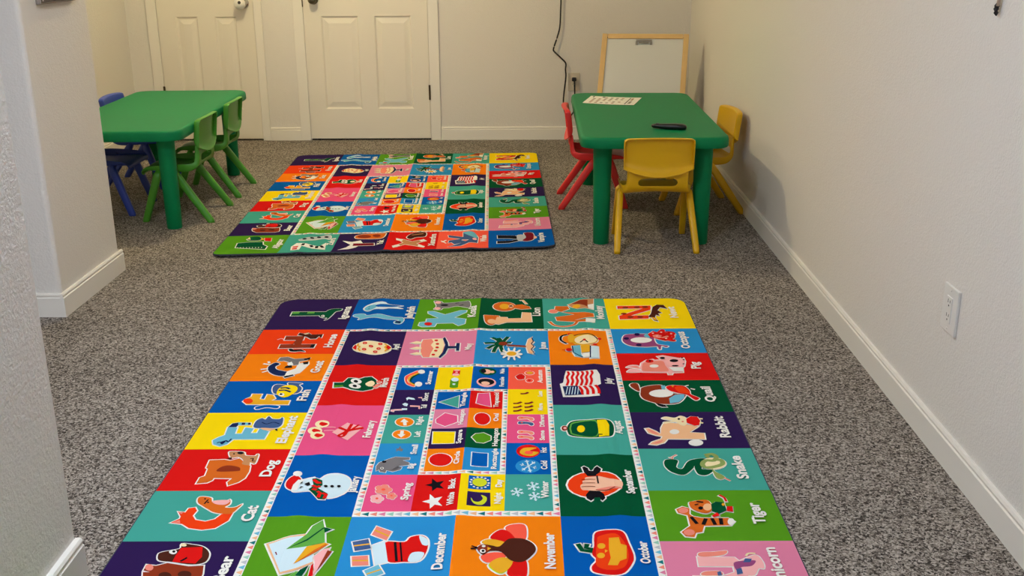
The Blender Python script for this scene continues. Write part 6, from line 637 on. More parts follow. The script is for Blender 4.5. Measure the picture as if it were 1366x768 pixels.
'|2,24,1801,2159,7,-2,9,1,10,2,10,2,10,2,11,2,10,3,8,4,5,6,2,7,1,8,0,6,-2,5,-3,5,-5,3,-4,0,-4,-4,-5,-7,-5,-7,-8,-5,-11,0,-14,2,-13,2,-9,-2,-4,-6,-1,-10,2,-10|3,13,1825,2175,-1,2,-1,3,-2,1,-2,1,-2,0,-2,-1,-2,-1,-1,-3,-1,-2,1,-3,1,-2,2,-2,2,-1,2,0,2,1,2,2,1,2'
'|1,0,1799,2272,8,-2,10,0,11,2,10,2,10,2,10,2,11,3,8,4,6,7,3,9,1,8,0,7,-3,6,-4,5,-5,4,-7,0,-6,-5,-5,-7,-5,-6,-6,-4,-9,0,-13,2,-14,2,-11,-2,-5,-8,-2,-11,2,-11|2,25,1802,2276,6,-2,9,1,10,1,10,2,10,2,11,2,9,3,8,3,4,6,3,8,1,7,0,6,-2,5,-3,4,-5,3,-4,0,-4,-3,-5,-7,-5,-7,-7,-5,-11,0,-14,2,-13,2,-8,-1,-4,-7,-1,-9,1,-10'
'|3,13,1824,2291,0,2,-1,2,-2,2,-2,1,-2,0,-2,-1,-2,-2,-1,-2,-1,-2,1,-3,1,-2,2,-2,2,-1,2,0,2,1,2,2,1,2|1,0,1799,2333,8,-2,10,0,11,2,9,2,10,2,11,2,10,2,9,5,5,7,3,8,1,8,0,7,-2,6,-4,5,-6,4,-7,0,-6,-5,-4,-7,-5,-6,-6,-3,-9,-1,-13,2,-13,2,-12,-1,-5,-9,-1,-11,1,-11'
'|2,25,1802,2337,6,-2,9,0,10,2,10,2,10,2,10,2,10,2,7,4,5,6,2,7,1,7,0,6,-2,5,-3,4,-4,3,-5,0,-4,-4,-4,-6,-6,-7,-7,-4,-10,-1,-14,2,-12,2,-9,-1,-4,-6,-1,-10,1,-9|3,13,1824,2351,0,3,-1,2,-2,1,-2,1,-2,0,-2,-1,-2,-1,-1,-2,-1,-3,1,-2,1,-3,2,-1,2,-1,2,0,2,1,2,2,1,2|1,0,1322,1892,125,-96,4,184|2,7,1331,1891,112,-88,4,170|1,0,1552,1779,75,-21,15,209,-97,-42|2,12,1557,1783,65,-18,15,194,-87,-37'
'|1,0,1323,2124,49,-89,81,43,5,88,-72,57,-57,-50|2,12,1328,2125,46,-82,73,39,5,81,-66,53,-52,-45|1,0,1642,2126,-2,28,-7,25,-12,18,-17,11,-18,0,-17,-11,-13,-19,-9,-24,-4,-28,1,-28,7,-25,13,-20,16,-11,19,0,17,11,14,20,9,25|2,6,1637,2126,-2,27,-7,23,-11,17,-14,9,-15,0,-15,-9,-12,-17,-9,-23,-4,-27,2,-27,6,-24,12,-18,14,-9,16,0,15,9,12,18,8,24|1,0,1320,2278,131,6,3,148,-127,3'
'|2,5,1326,2283,120,6,3,138,-117,2|1,0,1537,2366,22,-50,48,-20,45,42,1,55,-41,38,-45,-6|2,8,1543,2365,20,-45,43,-18,40,39,2,50,-38,34,-39,-5|1,0,1455,2617,-2,26,-10,23,-16,17,-20,9,-23,0,-22,-9,-18,-17,-13,-23,-6,-26,2,-26,9,-23,16,-18,21,-10,23,0,23,10,18,18,12,23|2,6,1449,2617,-2,24,-8,22,-15,15,-19,8,-20,0,-20,-8,-17,-16,-12,-21,-5,-24,1,-25,9,-21,15,-17,18,-8,21,0,20,9,17,16,12,22'
'|1,0,1548,2537,93,6,3,160,-94,-5|2,4,1554,2543,82,5,2,149,-83,-5|1,0,1058,2685,10,-41,28,-24,17,-16,36,-25,79,9,2,28,-34,7,34,21,4,33,-56,11,-10,38,-26,8,57,-37,-5,29,-40,24,-33,-15,0,26,-36,-12,-5,-21,-15,15|2,21,1061,2685,10,-40,27,-23,17,-16,34,-24,77,8,1,24,-35,8,36,24,3,28,-55,11,-10,39,-25,8,55,-31,-4,23,-38,23,-35,-15,-1,26,-30,-11,-7,-23,-15,15'
'|3,0,1103,2708,0,5,-1,3,-3,3,-2,2,-3,0,-3,-2,-3,-3,-2,-3,-1,-5,0,-4,1,-4,2,-2,3,-2,3,0,3,2,3,2,2,4|4,14,1098,2708,0,3,0,2,-1,2,-2,1,-1,0,-2,-1,-1,-2,-1,-2,-1,-3,0,-2,1,-3,1,-1,1,-1,2,0,1,1,1,1,2,3|5,14,1108,2638,0,4,-2,4,-3,3,-3,1,-5,0,-4,-1,-3,-3,-3,-4,-1,-4,0,-5,2,-4,3,-2,3,-2,4,0,5,2,3,2,3,4|1,21,1139,2491,22,-12,20,12,-4,28,-21,-11|2,21,1149,2518,10,-17,8,-38,-8,-1,-7,36,-10,16'
'|1,0,1177,2939,-2,17,-10,10,-14,0,-13,-10,-6,-16,2,-17,10,-11,15,0,12,11|2,0,1164,2968,-2,16,-11,11,-14,0,-12,-10,-6,-17,2,-16,10,-11,14,0,13,11|3,0,1135,2957,-2,16,-10,11,-15,0,-12,-10,-6,-17,2,-16,10,-11,14,0,13,10|4,0,1131,2921,-3,17,-10,10,-14,0,-13,-10,-6,-16,2,-17,10,-11,15,0,12,11|5,0,1157,2910,-2,17,-11,10,-14,0,-12,-10,-7,-16,2,-17,11,-11,14,0,13,10'
'|6,25,1175,2939,-2,15,-9,10,-12,0,-12,-10,-5,-15,2,-15,9,-9,12,0,11,9|7,25,1161,2968,-2,15,-9,9,-12,0,-11,-9,-6,-15,2,-15,9,-9,12,0,11,9|8,25,1132,2957,-2,15,-8,9,-13,0,-11,-9,-5,-15,1,-15,9,-9,12,0,12,9|9,25,1128,2921,-2,15,-9,10,-12,0,-11,-10,-6,-15,2,-15,8,-9,13,0,11,9|10,25,1154,2910,-2,15,-9,10,-12,0,-11,-10,-6,-15,2,-15,9,-10,12,1,11,9'
'|11,13,1140,2939,0,4,-1,4,-3,3,-3,1,-3,0,-4,-1,-3,-3,-2,-4,-1,-4,0,-4,1,-3,3,-3,3,-2,3,0,4,2,3,3,2,3|1,0,1146,3030,-2,13,-8,8,-11,0,-9,-8,-5,-12,1,-13,8,-8,12,0,9,8|2,0,1136,3051,-2,13,-8,8,-11,0,-9,-8,-5,-12,2,-13,7,-8,12,0,9,8|3,0,1115,3043,-2,13,-8,8,-11,0,-9,-8,-5,-12,1,-13,8,-8,11,0,10,8|4,0,1111,3017,-1,13,-8,8,-11,0,-10,-8,-5,-12,2,-13,8,-8,11,0,9,8'
'|5,0,1130,3009,-1,13,-8,8,-11,0,-10,-8,-4,-12,1,-13,8,-8,11,0,10,8|6,26,1143,3031,-1,11,-7,6,-9,0,-8,-7,-4,-10,1,-11,6,-7,10,0,8,7|7,26,1133,3052,-1,10,-7,7,-9,0,-8,-7,-4,-11,1,-10,7,-7,9,0,8,7|8,26,1112,3044,-2,10,-6,7,-9,0,-8,-7,-4,-11,1,-10,6,-7,9,0,9,7|9,26,1108,3018,-1,11,-6,6,-9,0,-9,-7,-4,-10,1,-11,7,-7,9,0,8,7|10,26,1128,3010,-2,11,-6,6,-9,0,-8,-7,-5,-11,2,-11,6,-6,9,0,8,7'
'|11,13,1117,3031,0,3,-1,2,-1,2,-2,1,-3,0,-3,-1,-2,-2,-1,-2,-1,-3,0,-3,1,-3,1,-2,3,-1,2,0,3,1,2,2,2,3|1,0,1208,3006,-2,10,-6,7,-10,0,-8,-7,-4,-10,2,-10,7,-7,9,0,8,6|2,0,1200,3023,-2,10,-7,7,-9,0,-8,-7,-4,-10,2,-10,6,-7,10,0,8,6|3,0,1182,3016,-1,10,-7,7,-9,0,-8,-6,-4,-10,1,-11,7,-7,10,0,8,7|4,0,1180,2995,-2,10,-6,7,-10,0,-8,-6,-4,-11,2,-10,7,-7,9,0,8,7'
'|5,0,1196,2988,-2,11,-7,7,-9,0,-8,-7,-4,-10,2,-11,6,-7,10,0,8,7|6,25,1205,3006,-1,9,-6,5,-7,0,-6,-5,-4,-9,1,-9,6,-6,7,0,7,6|7,25,1197,3023,-1,9,-6,5,-7,0,-7,-5,-3,-9,1,-9,6,-6,7,0,6,6|8,25,1180,3016,-2,9,-5,6,-7,0,-7,-6,-3,-9,1,-9,5,-5,8,0,6,5|9,25,1177,2995,-1,9,-5,6,-8,0,-6,-6,-4,-9,1,-9,6,-5,7,0,7,5|10,25,1193,2989,-1,9,-6,5,-7,0,-7,-5,-3,-9,1,-9,5,-6,8,0,7,6'
'|11,13,1184,3006,0,2,-1,2,-1,2,-2,1,-2,0,-2,-1,-2,-2,-1,-2,-1,-2,0,-3,1,-2,2,-1,1,-1,3,0,2,1,1,1,2,2|1,14,1331,2889,34,-18,-3,-52,28,41,36,-14,-18,44,24,42,-38,-13,-20,39,-6,-51|1,0,1333,3056,35,-17,-3,-51,27,40,36,-14,-18,42,24,41,-37,-13,-21,38,-5,-49|1,4,1549,2798,112,7,1,140,-112,-6|2,0,1658,2873,-2,5,-4,2,-5,-2,-2,-5,2,-5,4,-2,5,2|3,0,1654,2897,-1,5,-5,2,-4,-2,-3,-5,2,-5,5,-2,4,2'
'|4,0,1642,2916,-1,5,-5,2,-5,-2,-2,-5,2,-5,5,-2,4,2|5,0,1624,2926,-1,5,-5,3,-4,-3,-2,-5,1,-5,5,-2,4,2|6,0,1604,2926,-2,5,-4,3,-5,-3,-2,-5,2,-5,4,-2,5,2|7,0,1586,2916,-2,5,-5,2,-4,-2,-2,-5,1,-5,5,-2,4,2|8,0,1572,2897,-2,5,-4,2,-5,-2,-2,-5,2,-6,4,-2,5,2|9,0,1566,2873,-1,5,-5,2,-4,-2,-2,-5,1,-6,5,-2,4,2|10,0,1570,2848,-2,6,-4,2,-5,-2,-2,-6,2,-5,4,-2,5,2'
'|11,0,1582,2829,-2,5,-4,2,-5,-2,-2,-5,2,-5,4,-3,5,3|12,0,1600,2818,-2,5,-4,2,-5,-2,-2,-5,2,-5,4,-3,5,3|13,0,1621,2818,-2,5,-5,2,-4,-2,-2,-5,1,-5,5,-2,5,2|14,0,1640,2829,-2,5,-5,2,-4,-2,-2,-5,1,-5,5,-2,4,2|15,0,1653,2849,-2,5,-4,2,-5,-2,-2,-5,2,-6,4,-2,5,2|16,30,1643,2873,-2,15,-6,13,-9,10,-12,5,-13,0,-12,-6,-10,-9,-8,-13,-2,-15,1,-15,6,-14,10,-10,12,-5,13,0,12,5,10,10,7,14'
'|1,1,1550,2967,112,9,5,129,-117,-5|2,30,1570,3029,2,4,4,9,4,10,5,7,7,3,7,1,8,-1,6,-3,5,-5,4,-6,4,-8,1,-8,-1,-9,-4,-9,-4,-8,0,-5,4,1,7,4,8,6,6,6,3,7,1,9,0,10,-1,9,-3,9,-4,10,-5,8,-6,7,-7,3,-9,0,-8,-1,-7,-3,-7,-4,-6,-7,-5,-8,-4,-8,-3,-9,-2,-9,-1,-9|1,36,1760,2959,65,28,3,-7,-65,-28|2,36,1782,2923,16,93,7,-1,-15,-93|3,36,1816,2935,-50,64,7,5,49,-64|4,36,1820,2990,-3,-11,7,-6,-4,-5,-9,9,4,15'
'|5,36,1795,3010,4,-9,7,5,3,-5,-11,-6,-8,12|6,36,1768,2990,8,1,1,12,6,-1,-2,-15,-12,-3|7,36,1767,2949,4,11,-8,6,5,5,9,-10,-4,-14|8,36,1793,2929,-5,9,-6,-6,-4,6,12,6,8,-12|9,36,1820,2949,-8,-1,-1,-12,-6,0,2,15,12,4|1,36,1840,2898,65,28,3,-7,-65,-29|2,36,1863,2861,14,95,8,-1,-14,-95|3,36,1896,2873,-50,66,6,4,51,-65|4,36,1901,2929,-4,-11,8,-6,-4,-5,-10,9,4,15|5,36,1874,2949,5,-9,7,6,3,-5,-11,-7,-9,12'
'|6,36,1848,2929,8,1,0,12,6,0,-1,-15,-12,-4|7,36,1847,2887,4,12,-8,6,4,4,10,-9,-4,-14|8,36,1874,2867,-5,9,-7,-5,-3,5,12,6,8,-12|9,36,1901,2887,-9,-1,0,-12,-6,0,1,16,12,3|1,36,1849,3003,58,25,4,-7,-59,-26|2,36,1870,2970,12,84,8,-1,-12,-84|3,36,1900,2980,-46,58,6,5,46,-58|4,36,1904,3030,-3,-10,7,-5,-4,-5,-9,9,3,13|5,36,1880,3048,5,-8,5,5,4,-5,-11,-6,-8,11|6,36,1856,3031,7,0,0,11,6,-1,-1,-13,-11,-3'
'|7,36,1856,2993,3,10,-7,6,4,4,9,-8,-4,-13|8,36,1879,2975,-4,8,-6,-5,-3,5,11,6,7,-11|9,36,1904,2993,-7,-1,0,-11,-6,1,1,14,11,3|1,6,1915,2522,-4,26,-11,23,-17,16,-21,9,-22,0,-20,-9,-17,-17,-11,-22,-4,-26,3,-26,11,-24,18,-17,21,-9,22,0,21,9,17,18,11,23'
'|2,29,1806,2535,1,-12,5,-15,7,-13,10,-10,16,-5,22,-2,20,1,11,3,-4,7,-14,10,-15,11,-6,9,8,5,17,3,16,3,8,5,-2,10,-9,12,-12,12,-11,7,-11,2,-12,-1,-12,-4,-10,-5,-9,-6,-7,-8,-5,-9|3,13,1878,2539,-1,6,-4,6,-7,5,-7,2,-8,0,-7,-3,-6,-4,-4,-6,-2,-7,2,-6,4,-6,6,-5,7,-2,8,0,8,2,6,5,4,6|1,10,1917,2692,-4,26,-12,22,-18,16,-22,9,-22,0,-22,-9,-17,-16,-12,-23,-4,-25,4,-26,11,-23,18,-16,22,-10,24,1,22,9,17,17,11,23'
'|1,36,1806,2676,88,40,3,-7,-87,-41|2,36,1838,2626,20,132,8,-1,-20,-132|3,36,1883,2644,-68,91,7,5,67,-92|4,36,1887,2722,-5,-17,11,-9,-5,-4,-12,12,5,19|5,36,1852,2749,7,-14,10,8,3,-5,-15,-8,-10,16|6,36,1817,2720,12,2,0,17,6,0,-1,-20,-16,-5|7,36,1817,2662,5,17,-11,10,5,4,12,-13,-5,-19|8,36,1852,2635,-7,13,-10,-8,-3,5,15,9,10,-16|9,36,1887,2664,-11,-2,-1,-18,-6,0,2,22,15,4'
'|0,1,0,120,4,-31,12,-29,19,-25,25,-19,29,-12,31,-4,456,0,0,660,-576,0|0,8,0,3866,576,0,0,660,-456,0,-31,-4,-29,-12,-25,-19,-19,-25,-12,-29,-4,-31|0,4,576,0,466,0,0,660,-466,0|0,7,576,3866,466,0,0,660,-466,0|0,8,1042,0,466,0,0,660,-466,0|0,1,1042,3866,466,0,0,660,-466,0|0,9,1508,0,466,0,0,660,-466,0|0,6,1508,3866,466,0,0,660,-466,0|0,7,1974,0,466,0,0,660,-466,0|0,13,1974,3866,466,0,0,660,-466,0'
'|0,5,2440,0,482,0,31,4,29,12,25,19,19,25,12,29,4,31,0,540,-602,0|0,4,2440,3866,602,0,0,540,-4,31,-12,29,-19,25,-25,19,-29,12,-31,4,-482,0|0,2,0,660,576,0,0,458,-576,0|0,10,2440,660,602,0,0,458,-602,0|0,3,0,1118,576,0,0,458,-576,0|0,6,2440,1118,602,0,0,458,-602,0|0,4,0,1576,576,0,0,458,-576,0|0,9,2440,1576,602,0,0,458,-602,0|0,5,0,2034,576,0,0,458,-576,0|0,1,2440,2034,602,0,0,458,-602,0'
'|0,6,0,2492,576,0,0,458,-576,0|0,7,2440,2492,602,0,0,458,-602,0|0,7,0,2950,576,0,0,458,-576,0|0,8,2440,2950,602,0,0,458,-602,0|0,1,0,3408,576,0,0,458,-576,0|0,11,2440,3408,602,0,0,458,-602,0|0,1,612,696,400,0,0,622,-400,0|0,11,1012,696,494,0,0,622,-494,0|0,10,1506,696,494,0,0,622,-494,0|0,3,2000,696,404,0,0,622,-404,0|0,8,612,3194,400,0,0,636,-400,0|0,10,1012,3194,494,0,0,636,-494,0'
'|0,3,1506,3194,494,0,0,636,-494,0|0,4,2000,3194,404,0,0,636,-404,0|0,6,612,1318,400,0,0,618,-400,0|0,12,612,1936,400,0,0,628,-400,0|0,4,612,2564,400,0,0,630,-400,0|0,1,2000,1318,404,0,0,618,-404,0|0,7,2000,1936,404,0,0,628,-404,0|0,9,2000,2564,404,0,0,630,-404,0|0,4,1048,1356,238,0,0,354,-238,0|0,5,1286,1356,222,0,0,354,-222,0|0,4,1508,1356,226,0,0,354,-226,0|0,13,1734,1356,234,0,0,354,-234,0'
'|0,12,1048,2780,238,0,0,366,-238,0|0,6,1286,2780,222,0,0,366,-222,0|0,5,1508,2780,226,0,0,366,-226,0|0,7,1734,2780,234,0,0,366,-234,0|0,1,1048,1710,238,0,0,354,-238,0|0,7,1048,2064,238,0,0,360,-238,0|0,10,1048,2424,238,0,0,356,-238,0|0,5,1734,1710,234,0,0,354,-234,0|0,12,1734,2064,234,0,0,360,-234,0|0,4,1734,2424,234,0,0,356,-234,0|0,4,1312,1742,198,0,0,250,-198,0|0,6,1510,1742,194,0,0,250,-194,0'
'|0,11,1312,1992,198,0,0,252,-198,0|0,3,1510,1992,194,0,0,252,-194,0|0,1,1312,2244,198,0,0,246,-198,0|0,9,1510,2244,194,0,0,246,-194,0|0,3,1312,2490,198,0,0,254,-198,0|0,10,1510,2490,194,0,0,254,-194,0|0,0,576,660,1864,0,0,36,-1864,0|0,0,576,3830,1864,0,0,36,-1864,0|0,0,576,696,36,0,0,3134,-36,0|0,0,2404,696,36,0,0,3134,-36,0|1,25,581,716,27,-18,0,35|1,11,581,755,27,-17,0,34|1,35,581,794,27,-17,0,34'
'|1,22,581,833,27,-17,0,34|1,23,581,872,27,-17,0,35|1,19,581,911,27,-17,0,35|1,37,581,951,27,-18,0,35|1,25,581,990,27,-17,0,34|1,11,581,1029,27,-17,0,34|1,35,581,1068,27,-17,0,34|1,22,581,1107,27,-17,0,35|1,23,581,1147,27,-18,0,35|1,19,581,1186,27,-18,0,35|1,37,581,1225,27,-17,0,34|1,25,581,1264,27,-17,0,34|1,11,581,1303,27,-17,0,34|1,35,581,1342,27,-17,0,35|1,22,581,1382,27,-18,0,35'
'|1,23,581,1421,27,-17,0,34|1,19,581,1460,27,-17,0,34|1,37,581,1499,27,-17,0,34|1,25,581,1538,27,-17,0,34|1,11,581,1577,27,-17,0,35|1,35,581,1617,27,-18,0,35|1,22,581,1656,27,-17,0,34|1,23,581,1695,27,-17,0,34|1,19,581,1734,27,-17,0,34|1,37,581,1773,27,-17,0,35|1,25,581,1812,27,-17,0,35|1,11,581,1852,27,-18,0,35|1,35,581,1891,27,-17,0,34|1,22,581,1930,27,-17,0,34|1,23,581,1969,27,-17,0,34'
'|1,19,581,2008,27,-17,0,35|1,37,581,2048,27,-18,0,35|1,25,581,2087,27,-18,0,35|1,11,581,2126,27,-17,0,34|1,35,581,2165,27,-17,0,34|1,22,581,2204,27,-17,0,34|1,23,581,2243,27,-17,0,35|1,19,581,2283,27,-18,0,35|1,37,581,2322,27,-17,0,34|1,25,581,2361,27,-17,0,34|1,11,581,2400,27,-17,0,34|1,35,581,2439,27,-17,0,35|1,22,581,2478,27,-17,0,35|1,23,581,2518,27,-18,0,35|1,19,581,2557,27,-17,0,34'
'|1,37,581,2596,27,-17,0,34|1,25,581,2635,27,-17,0,34|1,11,581,2674,27,-17,0,35|1,35,581,2714,27,-18,0,35|1,22,581,2753,27,-18,0,35|1,23,581,2792,27,-17,0,34|1,19,581,2831,27,-17,0,34|1,37,581,2870,27,-17,0,34|1,25,581,2909,27,-17,0,35|1,11,581,2949,27,-18,0,35|1,35,581,2988,27,-17,0,34|1,22,581,3027,27,-17,0,34|1,23,581,3066,27,-17,0,34|1,19,581,3105,27,-17,0,34|1,37,581,3144,27,-17,0,35'
'|1,25,581,3184,27,-18,0,35|1,11,581,3223,27,-17,0,34|1,35,581,3262,27,-17,0,34|1,22,581,3301,27,-17,0,34|1,23,581,3340,27,-17,0,35|1,19,581,3379,27,-17,0,35|1,37,581,3419,27,-18,0,35|1,25,581,3458,27,-17,0,34|1,11,581,3497,27,-17,0,34|1,35,581,3536,27,-17,0,34|1,22,581,3575,27,-17,0,35|1,23,581,3615,27,-18,0,35|1,19,581,3654,27,-18,0,35|1,37,581,3693,27,-17,0,34|1,25,581,3732,27,-17,0,34'
'|1,11,581,3771,27,-17,0,34|1,35,581,3810,27,-17,0,35|1,22,2409,716,27,-18,0,35|1,23,2409,755,27,-17,0,34|1,19,2409,794,27,-17,0,34|1,37,2409,833,27,-17,0,34|1,25,2409,872,27,-17,0,35|1,11,2409,911,27,-17,0,35|1,35,2409,951,27,-18,0,35|1,22,2409,990,27,-17,0,34|1,23,2409,1029,27,-17,0,34|1,19,2409,1068,27,-17,0,34|1,37,2409,1107,27,-17,0,35|1,25,2409,1147,27,-18,0,35|1,11,2409,1186,27,-18,0,35'
'|1,35,2409,1225,27,-17,0,34|1,22,2409,1264,27,-17,0,34|1,23,2409,1303,27,-17,0,34|1,19,2409,1342,27,-17,0,35|1,37,2409,1382,27,-18,0,35|1,25,2409,1421,27,-17,0,34|1,11,2409,1460,27,-17,0,34|1,35,2409,1499,27,-17,0,34|1,22,2409,1538,27,-17,0,34|1,23,2409,1577,27,-17,0,35|1,19,2409,1617,27,-18,0,35|1,37,2409,1656,27,-17,0,34|1,25,2409,1695,27,-17,0,34|1,11,2409,1734,27,-17,0,34'
'|1,35,2409,1773,27,-17,0,35|1,22,2409,1812,27,-17,0,35|1,23,2409,1852,27,-18,0,35|1,19,2409,1891,27,-17,0,34|1,37,2409,1930,27,-17,0,34|1,25,2409,1969,27,-17,0,34|1,11,2409,2008,27,-17,0,35|1,35,2409,2048,27,-18,0,35|1,22,2409,2087,27,-18,0,35|1,23,2409,2126,27,-17,0,34|1,19,2409,2165,27,-17,0,34|1,37,2409,2204,27,-17,0,34|1,25,2409,2243,27,-17,0,35|1,11,2409,2283,27,-18,0,35'
'|1,35,2409,2322,27,-17,0,34|1,22,2409,2361,27,-17,0,34|1,23,2409,2400,27,-17,0,34|1,19,2409,2439,27,-17,0,35|1,37,2409,2478,27,-17,0,35|1,25,2409,2518,27,-18,0,35|1,11,2409,2557,27,-17,0,34|1,35,2409,2596,27,-17,0,34|1,22,2409,2635,27,-17,0,34|1,23,2409,2674,27,-17,0,35|1,19,2409,2714,27,-18,0,35|1,37,2409,2753,27,-18,0,35|1,25,2409,2792,27,-17,0,34|1,11,2409,2831,27,-17,0,34'
'|1,35,2409,2870,27,-17,0,34|1,22,2409,2909,27,-17,0,35|1,23,2409,2949,27,-18,0,35|1,19,2409,2988,27,-17,0,34|1,37,2409,3027,27,-17,0,34|1,25,2409,3066,27,-17,0,34|1,11,2409,3105,27,-17,0,34|1,35,2409,3144,27,-17,0,35|1,22,2409,3184,27,-18,0,35|1,23,2409,3223,27,-17,0,34|1,19,2409,3262,27,-17,0,34|1,37,2409,3301,27,-17,0,34|1,25,2409,3340,27,-17,0,35|1,11,2409,3379,27,-17,0,35'
'|1,35,2409,3419,27,-18,0,35|1,22,2409,3458,27,-17,0,34|1,23,2409,3497,27,-17,0,34|1,19,2409,3536,27,-17,0,34|1,37,2409,3575,27,-17,0,35|1,25,2409,3615,27,-18,0,35|1,11,2409,3654,27,-18,0,35|1,35,2409,3693,27,-17,0,34|1,22,2409,3732,27,-17,0,34|1,23,2409,3771,27,-17,0,34|1,19,2409,3810,27,-17,0,35|1,37,578,678,35,-14,0,28|1,25,618,678,35,-14,0,28|1,11,658,678,35,-14,0,28|1,35,697,678,35,-14,0,28'
'|1,22,737,678,35,-14,0,28|1,23,777,678,35,-14,0,28|1,19,816,678,35,-14,0,28|1,37,856,678,35,-14,0,28|1,25,896,678,35,-14,0,28|1,11,935,678,35,-14,0,28|1,35,975,678,35,-14,0,28|1,22,1015,678,35,-14,0,28|1,23,1054,678,35,-14,0,28|1,19,1094,678,35,-14,0,28|1,37,1134,678,35,-14,0,28|1,25,1173,678,35,-14,0,28|1,11,1213,678,35,-14,0,28|1,35,1253,678,34,-14,0,28|1,22,1292,678,35,-14,0,28'
'|1,23,1332,678,35,-14,0,28|1,19,1372,678,34,-14,0,28|1,37,1411,678,35,-14,0,28|1,25,1451,678,35,-14,0,28|1,11,1491,678,34,-14,0,28|1,35,1530,678,35,-14,0,28|1,22,1570,678,35,-14,0,28|1,23,1610,678,34,-14,0,28|1,19,1649,678,35,-14,0,28|1,37,1689,678,35,-14,0,28|1,25,1729,678,34,-14,0,28|1,11,1768,678,35,-14,0,28|1,35,1808,678,35,-14,0,28|1,22,1847,678,35,-14,0,28|1,23,1887,678,35,-14,0,28'
'|1,19,1927,678,35,-14,0,28|1,37,1966,678,35,-14,0,28|1,25,2006,678,35,-14,0,28|1,11,2046,678,35,-14,0,28|1,35,2085,678,35,-14,0,28|1,22,2125,678,35,-14,0,28|1,23,2165,678,35,-14,0,28|1,19,2204,678,35,-14,0,28|1,37,2244,678,35,-14,0,28|1,25,2284,678,35,-14,0,28|1,11,2323,678,35,-14,0,28|1,35,2363,678,35,-14,0,28|1,22,2403,678,35,-14,0,28|1,23,578,3848,35,-14,0,28|1,19,618,3848,35,-14,0,28'
'|1,37,658,3848,35,-14,0,28|1,25,697,3848,35,-14,0,28|1,11,737,3848,35,-14,0,28|1,35,777,3848,35,-14,0,28|1,22,816,3848,35,-14,0,28|1,23,856,3848,35,-14,0,28|1,19,896,3848,35,-14,0,28|1,37,935,3848,35,-14,0,28|1,25,975,3848,35,-14,0,28|1,11,1015,3848,35,-14,0,28|1,35,1054,3848,35,-14,0,28|1,22,1094,3848,35,-14,0,28|1,23,1134,3848,35,-14,0,28|1,19,1173,3848,35,-14,0,28|1,37,1213,3848,35,-14,0,28'
'|1,25,1253,3848,34,-14,0,28|1,11,1292,3848,35,-14,0,28|1,35,1332,3848,35,-14,0,28|1,22,1372,3848,34,-14,0,28|1,23,1411,3848,35,-14,0,28|1,19,1451,3848,35,-14,0,28|1,37,1491,3848,34,-14,0,28|1,25,1530,3848,35,-14,0,28|1,11,1570,3848,35,-14,0,28|1,35,1610,3848,34,-14,0,28|1,22,1649,3848,35,-14,0,28|1,23,1689,3848,35,-14,0,28|1,19,1729,3848,34,-14,0,28|1,37,1768,3848,35,-14,0,28'
'|1,25,1808,3848,35,-14,0,28|1,11,1847,3848,35,-14,0,28|1,35,1887,3848,35,-14,0,28|1,22,1927,3848,35,-14,0,28|1,23,1966,3848,35,-14,0,28|1,19,2006,3848,35,-14,0,28|1,37,2046,3848,35,-14,0,28|1,25,2085,3848,35,-14,0,28|1,11,2125,3848,35,-14,0,28|1,35,2165,3848,35,-14,0,28|1,22,2204,3848,35,-14,0,28|1,23,2244,3848,35,-14,0,28|1,19,2284,3848,35,-14,0,28|1,37,2323,3848,35,-14,0,28'
'|1,25,2363,3848,35,-14,0,28|1,11,2403,3848,35,-14,0,28|0,0,1012,1318,988,0,0,38,-988,0|0,0,1012,3146,988,0,0,48,-988,0|0,0,1012,1356,36,0,0,1790,-36,0|0,0,1968,1356,32,0,0,1790,-32,0|1,35,1017,1376,27,-18,0,35|1,22,1017,1416,27,-18,0,35|1,23,1017,1455,27,-17,0,35|1,19,1017,1495,27,-17,0,35|1,37,1017,1535,27,-18,0,36|1,25,1017,1575,27,-18,0,35|1,11,1017,1615,27,-18,0,35|1,35,1017,1654,27,-17,0,35'
'|1,22,1017,1694,27,-17,0,35|1,23,1017,1734,27,-18,0,35|1,19,1017,1774,27,-18,0,35|1,37,1017,1813,27,-17,0,35|1,25,1017,1853,27,-17,0,35|1,11,1017,1893,27,-18,0,36|1,35,1017,1933,27,-18,0,35|1,22,1017,1973,27,-18,0,35|1,23,1017,2012,27,-17,0,35|1,19,1017,2052,27,-17,0,35|1,37,1017,2092,27,-18,0,35|1,25,1017,2132,27,-18,0,35|1,11,1017,2171,27,-17,0,35|1,35,1017,2211,27,-17,0,35'
'|1,22,1017,2251,27,-18,0,36|1,23,1017,2291,27,-18,0,35|1,19,1017,2331,27,-18,0,35|1,37,1017,2370,27,-17,0,35|1,25,1017,2410,27,-17,0,35|1,11,1017,2450,27,-18,0,35|1,35,1017,2490,27,-18,0,35|1,22,1017,2529,27,-17,0,35|1,23,1017,2569,27,-17,0,35|1,19,1017,2609,27,-18,0,36|1,37,1017,2649,27,-18,0,35|1,25,1017,2689,27,-18,0,35|1,11,1017,2728,27,-17,0,35|1,35,1017,2768,27,-17,0,35'
'|1,22,1017,2808,27,-18,0,35|1,23,1017,2848,27,-18,0,35|1,19,1017,2887,27,-17,0,35|1,37,1017,2927,27,-17,0,35|1,25,1017,2967,27,-18,0,36|1,11,1017,3007,27,-18,0,35|1,35,1017,3047,27,-18,0,35|1,22,1017,3086,27,-17,0,35|1,23,1017,3126,27,-17,0,35|1,19,1973,1376,24,-18,0,35|1,37,1973,1416,24,-18,0,35|1,25,1973,1455,24,-17,0,35|1,11,1973,1495,24,-17,0,35|1,35,1973,1535,24,-18,0,36'
